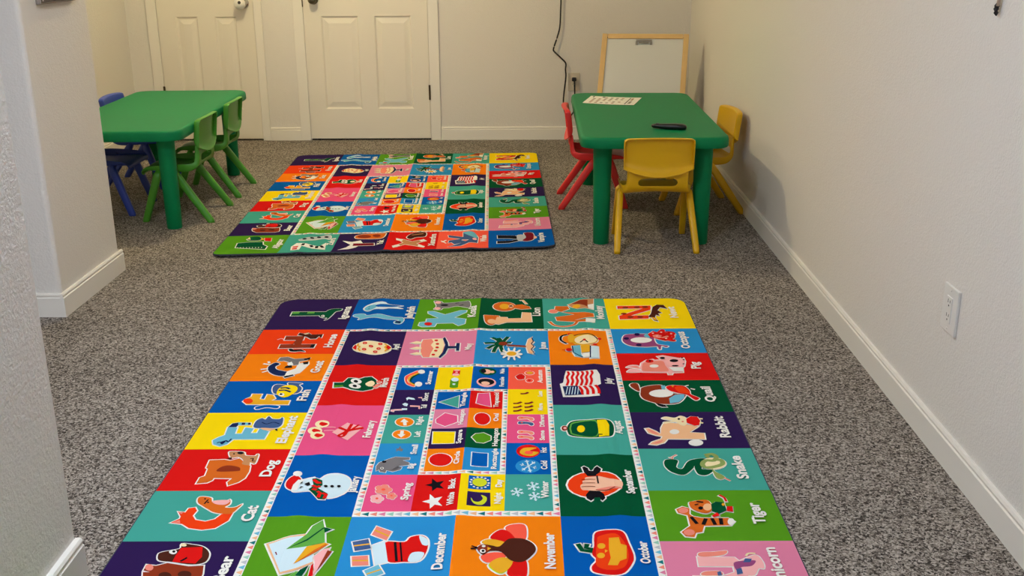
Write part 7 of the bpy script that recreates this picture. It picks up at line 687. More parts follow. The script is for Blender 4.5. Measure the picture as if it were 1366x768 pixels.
'|1,22,1973,1575,24,-18,0,35|1,23,1973,1615,24,-18,0,35|1,19,1973,1654,24,-17,0,35|1,37,1973,1694,24,-17,0,35|1,25,1973,1734,24,-18,0,35|1,11,1973,1774,24,-18,0,35|1,35,1973,1813,24,-17,0,35|1,22,1973,1853,24,-17,0,35|1,23,1973,1893,24,-18,0,36|1,19,1973,1933,24,-18,0,35|1,37,1973,1973,24,-18,0,35|1,25,1973,2012,24,-17,0,35|1,11,1973,2052,24,-17,0,35|1,35,1973,2092,24,-18,0,35'
'|1,22,1973,2132,24,-18,0,35|1,23,1973,2171,24,-17,0,35|1,19,1973,2211,24,-17,0,35|1,37,1973,2251,24,-18,0,36|1,25,1973,2291,24,-18,0,35|1,11,1973,2331,24,-18,0,35|1,35,1973,2370,24,-17,0,35|1,22,1973,2410,24,-17,0,35|1,23,1973,2450,24,-18,0,35|1,19,1973,2490,24,-18,0,35|1,37,1973,2529,24,-17,0,35|1,25,1973,2569,24,-17,0,35|1,11,1973,2609,24,-18,0,36|1,35,1973,2649,24,-18,0,35'
'|1,22,1973,2689,24,-18,0,35|1,23,1973,2728,24,-17,0,35|1,19,1973,2768,24,-17,0,35|1,37,1973,2808,24,-18,0,35|1,25,1973,2848,24,-18,0,35|1,11,1973,2887,24,-17,0,35|1,35,1973,2927,24,-17,0,35|1,22,1973,2967,24,-18,0,36|1,23,1973,3007,24,-18,0,35|1,19,1973,3047,24,-18,0,35|1,37,1973,3086,24,-17,0,35|1,25,1973,3126,24,-17,0,35|1,11,1014,1337,35,-14,0,28|1,35,1054,1337,35,-14,0,28'
'|1,22,1093,1337,35,-14,0,28|1,23,1133,1337,35,-14,0,28|1,19,1172,1337,35,-14,0,28|1,37,1212,1337,35,-14,0,28|1,25,1251,1337,35,-14,0,28|1,11,1291,1337,35,-14,0,28|1,35,1331,1337,34,-14,0,28|1,22,1370,1337,35,-14,0,28|1,23,1410,1337,34,-14,0,28|1,19,1449,1337,35,-14,0,28|1,37,1489,1337,34,-14,0,28|1,25,1528,1337,35,-14,0,28|1,11,1568,1337,34,-14,0,28|1,35,1607,1337,35,-14,0,28'
'|1,22,1647,1337,34,-14,0,28|1,23,1686,1337,35,-14,0,28|1,19,1726,1337,35,-14,0,28|1,37,1765,1337,35,-14,0,28|1,25,1805,1337,35,-14,0,28|1,11,1844,1337,35,-14,0,28|1,35,1884,1337,35,-14,0,28|1,22,1923,1337,35,-14,0,28|1,23,1963,1337,35,-14,0,28|1,19,1014,3170,35,-18,0,36|1,37,1054,3170,35,-18,0,36|1,25,1093,3170,35,-18,0,36|1,11,1133,3170,35,-18,0,36|1,35,1172,3170,35,-18,0,36'
'|1,22,1212,3170,35,-18,0,36|1,23,1251,3170,35,-18,0,36|1,19,1291,3170,35,-18,0,36|1,37,1331,3170,34,-18,0,36|1,25,1370,3170,35,-18,0,36|1,11,1410,3170,34,-18,0,36|1,35,1449,3170,35,-18,0,36|1,22,1489,3170,34,-18,0,36|1,23,1528,3170,35,-18,0,36|1,19,1568,3170,34,-18,0,36|1,37,1607,3170,35,-18,0,36|1,25,1647,3170,34,-18,0,36|1,11,1686,3170,35,-18,0,36|1,35,1726,3170,35,-18,0,36'
'|1,22,1765,3170,35,-18,0,36|1,23,1805,3170,35,-18,0,36|1,19,1844,3170,35,-18,0,36|1,37,1884,3170,35,-18,0,36|1,25,1923,3170,35,-18,0,36|1,11,1963,3170,35,-18,0,36|0,0,1286,1710,448,0,0,32,-448,0|0,0,1286,2744,448,0,0,36,-448,0|0,0,1286,1742,26,0,0,1002,-26,0|0,0,1704,1742,30,0,0,1002,-30,0|1,35,1290,1762,19,-18,0,36|1,22,1290,1802,19,-18,0,36|1,23,1290,1842,19,-17,0,35|1,19,1290,1882,19,-17,0,35'
'|1,37,1290,1922,19,-17,0,35|1,25,1290,1962,19,-17,0,35|1,11,1290,2003,19,-18,0,35|1,35,1290,2043,19,-18,0,35|1,22,1290,2083,19,-18,0,35|1,23,1290,2123,19,-18,0,35|1,19,1290,2163,19,-18,0,35|1,37,1290,2203,19,-18,0,36|1,25,1290,2243,19,-18,0,36|1,11,1290,2283,19,-18,0,36|1,35,1290,2323,19,-17,0,35|1,22,1290,2363,19,-17,0,35|1,23,1290,2403,19,-17,0,35|1,19,1290,2443,19,-17,0,35'
'|1,37,1290,2483,19,-17,0,35|1,25,1290,2524,19,-18,0,35|1,11,1290,2564,19,-18,0,35|1,35,1290,2604,19,-18,0,35|1,22,1290,2644,19,-18,0,35|1,23,1290,2684,19,-18,0,36|1,19,1290,2724,19,-18,0,36|1,37,1708,1762,23,-18,0,36|1,25,1708,1802,23,-18,0,36|1,11,1708,1842,23,-17,0,35|1,35,1708,1882,23,-17,0,35|1,22,1708,1922,23,-17,0,35|1,23,1708,1962,23,-17,0,35|1,19,1708,2003,23,-18,0,35'
'|1,37,1708,2043,23,-18,0,35|1,25,1708,2083,23,-18,0,35|1,11,1708,2123,23,-18,0,35|1,35,1708,2163,23,-18,0,35|1,22,1708,2203,23,-18,0,36|1,23,1708,2243,23,-18,0,36|1,19,1708,2283,23,-18,0,36|1,37,1708,2323,23,-17,0,35|1,25,1708,2363,23,-17,0,35|1,11,1708,2403,23,-17,0,35|1,35,1708,2443,23,-17,0,35|1,22,1708,2483,23,-17,0,35|1,23,1708,2524,23,-18,0,35|1,19,1708,2564,23,-18,0,35'
'|1,37,1708,2604,23,-18,0,35|1,25,1708,2644,23,-18,0,35|1,11,1708,2684,23,-18,0,36|1,35,1708,2724,23,-18,0,36|1,22,1288,1726,36,-12,0,24|1,23,1329,1726,36,-12,0,24|1,19,1370,1726,36,-12,0,24|1,37,1411,1726,35,-12,0,24|1,25,1451,1726,36,-12,0,24|1,11,1492,1726,36,-12,0,24|1,35,1533,1726,36,-12,0,24|1,22,1574,1726,35,-12,0,24|1,23,1614,1726,36,-12,0,24|1,19,1655,1726,36,-12,0,24'
'|1,37,1696,1726,36,-12,0,24|1,25,1288,2762,36,-14,0,28|1,11,1329,2762,36,-14,0,28|1,35,1370,2762,36,-14,0,28|1,22,1411,2762,35,-14,0,28|1,23,1451,2762,36,-14,0,28|1,19,1492,2762,36,-14,0,28|1,37,1533,2762,36,-14,0,28|1,25,1574,2762,35,-14,0,28|1,11,1614,2762,36,-14,0,28|1,35,1655,2762,36,-14,0,28|1,22,1696,2762,36,-14,0,28').strip("|")
RUG_S = 0.9938                    # rug pattern units to metres
RW, RL = 1.521, 2.263
rug_mats = [mat('rug_dye_%s' % n, c, rough=0.95, spec=0.04, bump=0.25, bscale=420, bdist=0.0012) for n, c in ART_COL]
WHITE_I = [n for n, c in ART_COL].index('white')

U_LINES = sorted(set([round(0.06 * k, 4) for k in range(1, 26)] + [round(c + d, 4) for c in (0.38, 0.76, 1.14) for d in (-0.045, -0.03, -0.015, 0, 0.015, 0.03, 0.045)]))
V_LINES = sorted(set([round(0.09 * k, 4) for k in range(1, 26)] + [round(c + d, 4) for c in (0.755, 1.50) for d in (-0.04, -0.02, 0.0, 0.02, 0.04)] + [2.19, 2.22, 0.02, 0.05]))
def wave_fn(lines, L, centres, amp, sig, lift):
    xs = [0.0] + lines + [L]
    hs = []
    for x in xs:
        h = sum(amp * math.exp(-((x - c) / sig) ** 2) for c in centres) + 0.0006 * math.sin(x * 9.0)
        h += lift * max(0.0, (x - (L - 0.09)) / 0.09) ** 2
        hs.append(h)
    return lambda x: float(np.interp(x, xs, hs))

def grid_cut(bm):
    for u in U_LINES:
        bmesh.ops.bisect_plane(bm, geom=bm.verts[:] + bm.edges[:] + bm.faces[:], plane_co=(u, 0, 0), plane_no=(1, 0, 0), dist=1e-6)
    for v in V_LINES:
        bmesh.ops.bisect_plane(bm, geom=bm.verts[:] + bm.edges[:] + bm.faces[:], plane_co=(0, v, 0), plane_no=(0, 1, 0), dist=1e-6)

LAY = 0.00013
def build_print():
    bm = bmesh.new()
    def poly(pts, z, mi):
        vs = [bm.verts.new((x, y, z)) for x, y in pts]
        try:
            f = bm.faces.new(vs)
        except ValueError:
            return
        f.normal_update()
        if f.normal.z < 0: f.normal_flip()
        f.material_index = mi
    for rec in ART.split('|'):
        a = list(map(int, rec.split(',')))
        lay, ci = a[0], a[1]; x, y = a[2], a[3]; pts = [(x / 2000, y / 2000)]
        for k in range(4, len(a), 2):
            x += a[k]; y += a[k + 1]; pts.append((x / 2000, y / 2000))
        poly(pts, lay * LAY, ci)
    bmesh.ops.triangulate(bm, faces=bm.faces[:], ngon_method='EAR_CLIP')
    # words, set along the length of the rug (up on the letters points to the rug's left edge)
    for s, ub, v0, v1, cap in ART_TXT:
        cu = bpy.data.curves.new('word', 'FONT'); cu.body = s; cu.size = 1.0; cu.resolution_u = 3
        cu.offset = 0.034; cu.fill_mode = 'FRONT'
        ob = bpy.data.objects.new('word', cu); C.objects.link(ob)
        bpy.context.view_layer.update()
        me = bpy.data.meshes.new_from_object(ob.evaluated_get(bpy.context.evaluated_depsgraph_get()))
        xs = [v.co.x for v in me.vertices]; x0, x1 = min(xs), max(xs)
        sx = (v0 - v1) / (x1 - x0); sy = cap / 0.69
        t = bmesh.new(); t.from_mesh(me)
        for v in t.verts: v.co = Vector((ub - v.co.y * sy, v0 - (v.co.x - x0) * sx, 28 * LAY))
        for f in t.faces:
            f.material_index = WHITE_I
            f.normal_update()
            if f.normal.z < 0: f.normal_flip()
        t.to_mesh(me); t.free(); bm.from_mesh(me)
        bpy.data.objects.remove(ob); bpy.data.curves.remove(cu); bpy.data.meshes.remove(me)
    bmesh.ops.triangulate(bm, faces=bm.faces[:])
    grid_cut(bm)
    me = bpy.data.meshes.new('print'); bm.to_mesh(me); bm.free()
    return me

def rounded_outline(r=0.062, g=0.0025, n=7):
    pts = []
    for cx, cy, a0 in ((r, r, 180), (RW - r, r, 270), (RW - r, RL - r, 0), (r, RL - r, 90)):
        for k in range(n):
            t = RAD(a0 + 90 * k / (n - 1)); pts.append((cx + (r + g) * math.cos(t), cy + (r + g) * math.sin(t)))
    return pts

def rug(label, place, lift_u, lift_v, print_me):
    fu = wave_fn(U_LINES, RW, (0.38, 0.76, 1.14), 0.0042, 0.026, lift_u)
    fv = wave_fn(V_LINES, RL, (0.755, 1.50), 0.0022, 0.028, lift_v)
    TH = 0.0060
    h = lambda u, v: fu(min(max(u, 0), RW)) + fv(min(max(v, 0), RL)) + 0.0012
    bm = bmesh.new()
    f = bm.faces.new([bm.verts.new((x, y, 0)) for x, y in rounded_outline()])
    f.normal_update()
    if f.normal.z < 0: f.normal_flip()
    grid_cut(bm)
    ext = bmesh.ops.extrude_face_region(bm, geom=bm.faces[:])
    low = [g for g in ext['geom'] if isinstance(g, bmesh.types.BMVert)]
    for v in low: v.co.z = -TH
    for v in bm.verts:
        u, w, z = v.co; x, y = place(u, w); v.co = (x, y, h(u, w) + TH + z)
    body = obj('alphabet_rug', bm, RUBBER)
    tag(body, label, 'rug')
    me = print_me.copy()
    co = np.zeros(len(me.vertices) * 3); me.vertices.foreach_get('co', co); co = co.reshape(-1, 3)
    out = np.zeros_like(co)
    for i, (u, w, z) in enumerate(co):
        x, y = place(u, w); out[i] = (x, y, h(u, w) + TH + 0.0002 + z)
    me.vertices.foreach_set('co', out.reshape(-1)); me.update()
    for m in rug_mats: me.materials.append(m)
    p = bpy.data.objects.new('printed_pile', me); C.objects.link(p); p.parent = body
    return body
NRX, NRY, NTH = (-0.94081, 3.7697, 0.007662)
def place_near(u, v):
    x = NRX + math.cos(NTH) * u + math.sin(NTH) * v; y = NRY + math.sin(NTH) * u - math.cos(NTH) * v
    return x * RUG_S, y * RUG_S
FC = [(-1.489398, 6.654024), (1.006186, 0.040892), (0.040886, -1.022149), (-0.007142, 0.019556), (0.000789, 0.001811)]
def place_far(u, v):
    b = (1, u, v, u * v, v * v)
    return sum(b[i] * FC[i][0] for i in range(5)) * RUG_S, sum(b[i] * FC[i][1] for i in range(5)) * RUG_S
pm = build_print()
rug('large colourful alphabet and months rug lying in the foreground', place_near, 0.0, 0.0, pm)
rug('colourful alphabet and months rug lying farther back, between the two green tables', place_far, 0.002, 0.008, pm)
bpy.data.meshes.remove(pm)

# ------------------------------------------------------------------ tables
def rounded_rect(hx, hy, r, n=8):
    pts = []
    for cx, cy, a0 in ((hx - r, hy - r, 0), (-hx + r, hy - r, 90), (-hx + r, -hy + r, 180), (hx - r, -hy + r, 270)):
        for k in range(n + 1):
            t = RAD(a0 + 90 * k / n); pts.append((cx + r * math.cos(t), cy + r * math.sin(t)))
    return pts
def table(loc, rz, ztop, label):
    t = thing('activity_table', label, 'table', loc, rz)
    hx, hy = 0.322, 0.720
    bm = bmesh.new(); rings = []
    for grow, z in ((-0.014, ztop - 0.044), (-0.004, ztop - 0.048), (0.0, ztop - 0.041), (-0.001, ztop - 0.014), (-0.004, ztop - 0.005), (-0.010, ztop - 0.001), (-0.018, ztop), (-0.030, ztop)):
        rings.append([bm.verts.new((x, y, z)) for x, y in rounded_rect(hx + grow, hy + grow, 0.080 + grow * 0.6)])
    n = len(rings[0])
    for a, b in zip(rings, rings[1:]):
        for k in range(n): bm.faces.new((a[k], a[(k + 1) % n], b[(k + 1) % n], b[k]))
    bm.faces.new(rings[0][::-1]); bm.faces.new(rings[-1])
    top = obj('table_top', bm, GREENT, t, smooth=True)
    top.data.set_sharp_from_angle(angle=RAD(50))
    for sx in (-1, 1):
        for sy in (-1, 1):
            bm = bmesh.new(); x, y = sx * 0.221, sy * 0.607; zl = ztop - 0.044
            prof = [(0.0335, 0.0), (0.0355, 0.003), (0.0385, zl * 0.5), (0.0415, zl - 0.02), (0.045, zl - 0.006), (0.047, zl)]
            lathe(bm, prof, 28, (x, y, 0)); lo = obj('leg', bm, GREENT, t, smooth=True); lo.data.set_sharp_from_angle(angle=RAD(60))
    return t
T2 = table((0.545, 5.167, 0), RAD(-0.4), 0.495, 'dark green plastic kids table by the right wall, paper lying on its top')
T1 = table((-1.948, 5.437, 0), RAD(2.0), 0.483, 'dark green plastic kids table with an empty top, partly behind the left wall stub')

# ------------------------------------------------------------------ chairs
def seat_bm():
    path = [(0.160, 0.232, 0.116), (0.168, 0.238, 0.128), (0.168, 0.246, 0.137), (0.156, 0.2515, 0.143), (0.10, 0.2515, 0.147), (0.03, 0.247, 0.149), (-0.03, 0.243, 0.149), (-0.072, 0.245, 0.147),
            (-0.098, 0.257, 0.140), (-0.112, 0.273, 0.134), (-0.118, 0.286, 0.130), (-0.119, 0.318, 0.128), (-0.119, 0.352, 0.128), (-0.118, 0.376, 0.128)]
    skirt = (0.008, 0.010, 0.012, 0.016, 0.026, 0.036, 0.042, 0.040, 0.034, 0.028, 0.024, 0.020, 0.016, 0.012)
    us = (-1.0, -1.0, -0.95, -0.80, -0.66, -0.33, 0, 0.33, 0.66, 0.80, 0.95, 1.0, 1.0)
    bm = bmesh.new(); grid = []
    for i, (y, z, w) in enumerate(path):
        a = path[max(i - 1, 0)]; b = path[min(i + 1, len(path) - 1)]
        ty, tz = b[0] - a[0], b[1] - a[1]; L = math.hypot(ty, tz); ny, nz = tz / L, -ty / L      # normal pointing under / behind
        if i <= 2: ny, nz = (0.0, -1.0) if i < 1 else (-0.3, -0.95)
        row = []
        for j, u in enumerate(us):
            dep = skirt[i] if j in (0, len(us) - 1) else 0.002 if j in (1, len(us) - 2) else 0.0
            dish = 0.010 * (1 - u * u) if 3 <= i <= 7 else 0.006 * (1 - u * u) if i > 7 else 0.0
            x = u * w + (0.004 * (1 if u > 0 else -1) if j in (0, len(us) - 1) else 0)
            row.append(bm.verts.new((x, y + ny * (dep + dish) * (-1 if False else 1), z + nz * (dep + dish))))
        grid.append(row)
    for i in range(len(path) - 1):
        for j in range(len(us) - 1):
            if i == 10 and 3 < j + 0.5 and 4 <= j <= 7: continue           # hand slot
            bm.faces.new((grid[i][j], grid[i][j + 1], grid[i + 1][j + 1], grid[i + 1][j]))
    return bm
def back_bm():
    us = (-1.0, -1.0, -0.985, -0.94, -0.75, -0.5, -0.25, 0, 0.25, 0.5, 0.75, 0.94, 0.985, 1.0, 1.0)
    ws = (0.0, 0.05, 0.14, 0.30, 0.5, 0.7, 0.88, 0.965, 1.0, 1.0)
    bm = bmesh.new(); grid = []
    for i, w in enumerate(ws):
        row = []
        for j, u in enumerate(us):
            zb = 0.362 - 0.034 * (1 - u * u); zt = 0.494 + 0.006 * (1 - u * u)
            z = zb + (zt - zb) * w
            hw = 0.148 + 0.001 * w
            x = u * hw
            y = -0.121 - 0.016 * w + 0.016 * u * u
            back = 0.0
            if i == 0: back = max(back, 0.024)
            if i == 1: back = max(back, 0.016)
            if i == 2: back = max(back, 0.004)
            if i == len(ws) - 1: back = max(back, 0.026)
            if j in (0, len(us) - 1): back = max(back, 0.026)
            if i >= len(ws) - 2 and abs(u) > 0.96: z -= 0.009; x *= 0.985
            row.append(bm.verts.new((x, y - back, z)))
        grid.append(row)
    for i in range(len(ws) - 1):
        for j in range(len(us) - 1):
            bm.faces.new((grid[i][j], grid[i][j + 1], grid[i + 1][j + 1], grid[i + 1][j]))
    return bm
def leg_bm(a, b):
    bm = bmesh.new(); a = Vector(a); b = Vector(b)
    d = (b - a); pts = [a - d * 0.07 + Vector((-math.copysign(0.012, a.x), 0, 0.004)), a, a + d * 0.08, a + d * 0.5, a + d * 0.97, b]
    n = 16; rings = []
    t = d.normalized(); x = Vector((0, 1, 0)); x = (x - t * x.dot(t)).normalized(); y = t.cross(x)
    for p, r in zip(pts, (0.011, 0.017, 0.0185, 0.0175, 0.0160, 0.0155)):
        ring = []
        for k in range(n):
            ang = 2 * PI * k / n; c, s = math.cos(ang), math.sin(ang)
            e = 0.62
            c = math.copysign(abs(c) ** e, c); s = math.copysign(abs(s) ** e, s)
            q = p + x * c * r * 1.02 + y * s * r * 0.86
            if p is pts[-1]: q.z = 0.0
            ring.append(bm.verts.new(q))
        rings.append(ring)
    for r0, r1 in zip(rings, rings[1:]):
        for k in range(n): bm.faces.new((r0[k], r0[(k + 1) % n], r1[(k + 1) % n], r1[k]))
    bm.faces.new(rings[0][::-1]); bm.faces.new(rings[-1])
    return bm
def shell_mods(o, th=0.0045, lv=2):
    s = o.modifiers.new('thickness', 'SOLIDIFY'); s.thickness = th; s.offset = 0
    b = o.modifiers.new('round', 'SUBSURF'); b.levels = lv; b.render_levels = lv
def make_chair(m, label):
    t = thing('kids_chair', label, 'chair')
    s = obj('seat', seat_bm(), m, t, smooth=True); shell_mods(s)
    k = obj('backrest', back_bm(), m, t, smooth=True); shell_mods(k, 0.0070)
    for sx in (-1, 1):
        obj('leg', leg_bm((sx * 0.153, -0.004, 0.236), (sx * 0.173, -0.166, 0)), m, t, smooth=True)
        obj('leg', leg_bm((sx * 0.148, 0.086, 0.232), (sx * 0.157, 0.164, 0)), m, t, smooth=True)
    return t
chair0 = make_chair(YELLOW, 'yellow plastic kids chair at the near end of the right table')
def place_chair(src, x, y, rz, m=None, label=None, group=None):
    r = src
    if label:
        r = src.copy(); C.objects.link(r); r['label'] = label
        for ch in list(src.children):
            c = ch.copy(); C.objects.link(c); c.parent = r
            if m:
                c.data = ch.data.copy(); c.data.materials.clear(); c.data.materials.append(m)
    if group: r['group'] = group
    r.location = (x, y, 0); r.rotation_euler = (0, 0, rz)
    return r
place_chair(chair0, 0.551, 4.556, RAD(0.5))
place_chair(chair0, 0.873, 5.245, RAD(97), YELLOW, 'yellow plastic kids chair squeezed between the right table and the wall')
place_chair(chair0, 0.322, 5.365, RAD(-90), REDP, 'red plastic kids chair pushed under the left side of the right table')
g1 = place_chair(chair0, -1.722, 5.115, RAD(90), GREENC, 'lime green plastic chair at the left table, beside its near corner leg', 'lime green chairs at the left table')
place_chair(g1, -1.730, 5.640, RAD(91), None, 'lime green plastic chair at the left table, beside its far corner leg', 'lime green chairs at the left table')
b1 = place_chair(chair0, -2.160, 5.235, RAD(-90), BLUEP, 'blue plastic kids chair at the left table, the one partly hidden by the wall stub', 'blue chairs at the left table')
place_chair(b1, -2.200, 5.830, RAD(-90), None, 'blue plastic kids chair at the left table, its back showing above the table top', 'blue chairs at the left table')

# ------------------------------------------------------------------ easel
e = thing('whiteboard_easel', 'wood framed whiteboard easel standing in the far right corner', 'easel', (0.69, 6.6, 0))
O = Vector((0.69, 6.6, 0))
TL, TR = Vector((0.462, 6.60, 0.742)), Vector((0.955, 6.565, 0.740))
BL, BR = TL + Vector((-0.072, -0.225, -0.742)), TR + Vector((-0.052, -0.225, -0.740))
def rel(p): return tuple(Vector(p) - O)
ax = (TR - TL).normalized(); dn = ((BL - TL) + (BR - TR)).normalized(); nrm = ax.cross(dn).normalized()
if nrm.y > 0: nrm = -nrm
up = (TL - BL).normalized()
def epiece(name, segs, m, off=0.003):
    bm = bmesh.new()
    for a, b, w, d, wx in segs: beam(bm, rel(a), rel(b), w, d, wx)
    if off: bevel(bm, off, 2)
    return obj(name, bm, m, e)
epiece('post', [(TL + up * 0.015, BL, 0.032, 0.022, ax)], WOOD); epiece('post', [(TR + up * 0.015, BR, 0.032, 0.022, ax)], WOOD)
epiece('top_rail', [(TL + ax * 0.018, TR - ax * 0.018, 0.030, 0.020, up)], WOOD)
ML, MR = TL.lerp(BL, 0.72), TR.lerp(BR, 0.72)
epiece('bottom_rail', [(ML + ax * 0.018, MR - ax * 0.018, 0.030, 0.020, up)], WOOD)
bm = bmesh.new(); pb = [TL + ax * 0.014 + dn * 0.012, TR - ax * 0.014 + dn * 0.012, MR - ax * 0.014 - dn * 0.010, ML + ax * 0.014 - dn * 0.010]
fr = [bm.verts.new(rel(p + nrm * 0.003)) for p in pb]; bk = [bm.verts.new(rel(p - nrm * 0.004)) for p in pb]
bm.faces.new(fr); bm.faces.new(bk[::-1])
for k in range(4): bm.faces.new((fr[k], bk[k], bk[(k + 1) % 4], fr[(k + 1) % 4]))
obj('whiteboard', bm, WHITEB, e)
cc = TL.lerp(TR, 0.485) + dn * 0.036 + nrm * 0.009
bm = bmesh.new(); beam(bm, rel(cc - ax * 0.048 - dn * 0.008), rel(cc + ax * 0.048 - dn * 0.008), 0.012, 0.006, up); beam(bm, rel(cc - ax * 0.044 - dn * 0.004), rel(cc - ax * 0.044 + dn * 0.016), 0.012, 0.005, ax); beam(bm, rel(cc + ax * 0.044 - dn * 0.004), rel(cc + ax * 0.044 + dn * 0.016), 0.012, 0.005, ax)
beam(bm, rel(cc - ax * 0.030 + dn * 0.004), rel(cc + ax * 0.030 + dn * 0.004), 0.008, 0.009, up)
obj('paper_clip', bm, mat('dull_clip_metal', (150, 142, 128), rough=0.35, metal=0.9), e)
tl2, tr2 = TL - nrm * 0.024, TR - nrm * 0.024
bl2 = tl2 + Vector((0.010, 0.27, -0.742)); br2 = tr2 + Vector((0.010, 0.27, -0.740)); bl2.z = 0; br2.z = 0
epiece('rear_leg', [(tl2, bl2, 0.034, 0.020, ax)], WOOD); epiece('rear_leg', [(tr2, br2, 0.034, 0.020, ax)], WOOD)
epiece('rear_rail', [(tl2.lerp(bl2, 0.7), tr2.lerp(br2, 0.7), 0.030, 0.018, up)], WOOD)
epiece('rear_rail', [(tl2.lerp(bl2, 0.05), tr2.lerp(br2, 0.05), 0.028, 0.018, up)], WOOD)

pb = [tl2 + ax * 0.012, tr2 - ax * 0.012, tr2.lerp(br2, 0.72) - ax * 0.012, tl2.lerp(bl2, 0.72) + ax * 0.012]
bm = bmesh.new(); n2 = (pb[1] - pb[0]).cross(pb[3] - pb[0]).normalized() * 0.003
fr = [bm.verts.new(rel(p + n2)) for p in pb]; bk = [bm.verts.new(rel(p - n2)) for p in pb]
bm.faces.new(fr); bm.faces.new(bk[::-1])
for k in range(4): bm.faces.new((fr[k], bk[k], bk[(k + 1) % 4], fr[(k + 1) % 4]))
obj('rear_board', bm, mat('dark_board_face', (40, 44, 42), rough=0.7), e)

# ------------------------------------------------------------------ small things on the right table
pz = 0.4957
pts = [Vector((0.272, 5.478)), Vector((0.531, 5.385)), Vector((0.600, 5.655)), Vector((0.332, 5.720))]
bm = bmesh.new(); n = 10
def pp(a, b): return (pts[0] * (1 - a) + pts[1] * a) * (1 - b) + (pts[3] * (1 - a) + pts[2] * a) * b
def pc(a, b): return pz + 0.0035 * (a - 0.45) ** 2 * 4 * 0.6 + 0.003 * b * b * (1 - a)
gv = [[bm.verts.new((*pp(i / n, j / n), pc(i / n, j / n))) for j in range(n + 1)] for i in range(n + 1)]
for i in range(n):
    for j in range(n): bm.faces.new((gv[i][j], gv[i + 1][j], gv[i + 1][j + 1], gv[i][j + 1]))
def strip(a0, a1, b0, b1, mi):
    m = 6
    for k in range(m):
        for l in range(2):
            q = [(a0 + (a1 - a0) * (k + s) / m, b0 + (b1 - b0) * (l + t) / 2) for s, t in ((0, 0), (1, 0), (1, 1), (0, 1))]
            f = bm.faces.new([bm.verts.new((*pp(a, b), pc(a, b) + 0.0006)) for a, b in q]); f.material_index = mi
random.seed(3)
for r in range(6):
    a = 0.10 + r * 0.108
    for k in range(5):
        b = 0.12 + k * 0.16
        if random.random() < 0.8: strip(a, a + 0.05, b, b + 0.10, random.choice((1, 1, 2)))
strip(0.795, 0.815, 0.10, 0.90, 3); strip(0.85, 0.90, 0.15, 0.45, 1); strip(0.84, 0.88, 0.55, 0.85, 2); strip(0.06, 0.09, 0.82, 0.95, 3); strip(0.25, 0.30, 0.84, 0.94, 3)
for p in bm.faces: p.normal_update()
sheet = obj('paper_sheet', bm, [PAPER, INK, INKB, INKD], recalc=False)
for p in sheet.data.polygons:
    if p.normal.z < 0: p.flip()
tag(sheet, 'white printed paper sheet lying at the far end of the right green table', 'paper')
dv = thing('handheld_device', 'small black handheld device lying on the near end of the right green table', 'device', (0.620, 4.668, 0.495), RAD(-14))
bm = bmesh.new(); rings = []
for x, hw, z0, z1 in ((-0.078, 0.006, 0.011, 0.017), (-0.074, 0.015, 0.006, 0.021), (-0.055, 0.018, 0.004, 0.024), (-0.030, 0.018, 0.002, 0.024), (-0.012, 0.022, 0.0004, 0.025), (0.03, 0.025, 0.0002, 0.027), (0.060, 0.025, 0.0002, 0.026), (0.074, 0.020, 0.002, 0.022), (0.079, 0.008, 0.008, 0.015)):
    ring = []
    for k in range(16):
        a = 2 * PI * k / 16; c, s = math.cos(a), math.sin(a)
        c = math.copysign(abs(c) ** 0.7, c); s = math.copysign(abs(s) ** 0.7, s)
        ring.append(bm.verts.new((x, c * hw, (z0 + z1) / 2 + s * (z1 - z0) / 2)))
    rings.append(ring)
for a, b in zip(rings, rings[1:]):
    for k in range(16): bm.faces.new((a[k], a[(k + 1) % 16], b[(k + 1) % 16], b[k]))
bm.faces.new(rings[0][::-1]); bm.faces.new(rings[-1])
obj('body', bm, BLACKP, dv, smooth=True)
bm = bmesh.new(); lathe(bm, [(0.001, 0.0225), (0.007, 0.0235), (0.008, 0.0255), (0.006, 0.0265), (0.001, 0.0268)], 16, (-0.050, 0, 0)); obj('button', bm, mat('grey_button', (120, 122, 126), rough=0.25), dv, smooth=True)  # small grey disc on the narrow end

# ------------------------------------------------------------------ outlets, cord
def outlet(label, loc, rz, w, h, style, PLATE=PLATE):
    """built facing -Y, then turned"""
    t = thing('power_outlet', label, 'outlet', loc, rz)
    pt = 0.0075
    obj('cover_plate', bbox(-w / 2, w / 2, -pt, 0.0, -h / 2, h / 2, 0.0022, 2), PLATE, t)
    bm = bmesh.new()
    if style == 'block': box(bm, -0.017, 0.017, -0.0098, -0.006, -0.034, 0.034)
    else:
        for s in (-1, 1): box(bm, -0.017, 0.017, -0.0098, -0.006, s * 0.0195 - 0.014, s * 0.0195 + 0.014)
    bevel(bm, 0.0012, 2); sk = obj('socket_face', bm, PLATE, t)
    bm = bmesh.new()
    for s in (-1, 1):
        zc = s * 0.0185
        for x, hh in ((-0.0062, 0.0046), (0.0062, 0.0036)): box(bm, x - 0.0012, x + 0.0012, -0.0101, -0.0092, zc + 0.004 - hh, zc + 0.004 + hh)
        lathe(bm, [(0.0001, -0.0092), (0.0026, -0.0092), (0.0026, -0.0101), (0.0001, -0.0101)], 10, (0, 0, zc - 0.0075), 'Y')
    obj('slots', bm, DARK, sk)
    for s in (-1, 1):
        bm = bmesh.new(); lathe(bm, [(0.0001, -pt + 0.0002), (0.003, -pt + 0.0002), (0.0028, -pt - 0.0008), (0.0001, -pt - 0.001)], 12, (0, 0, s * h * 0.41), 'Y')
        obj('screw', bm, PLATE, t, smooth=True)
    return t
outlet('white power outlet low on the right wall in the foreground', (XR, 2.528, 0.395), RAD(-90), 0.092, 0.121, 'block')
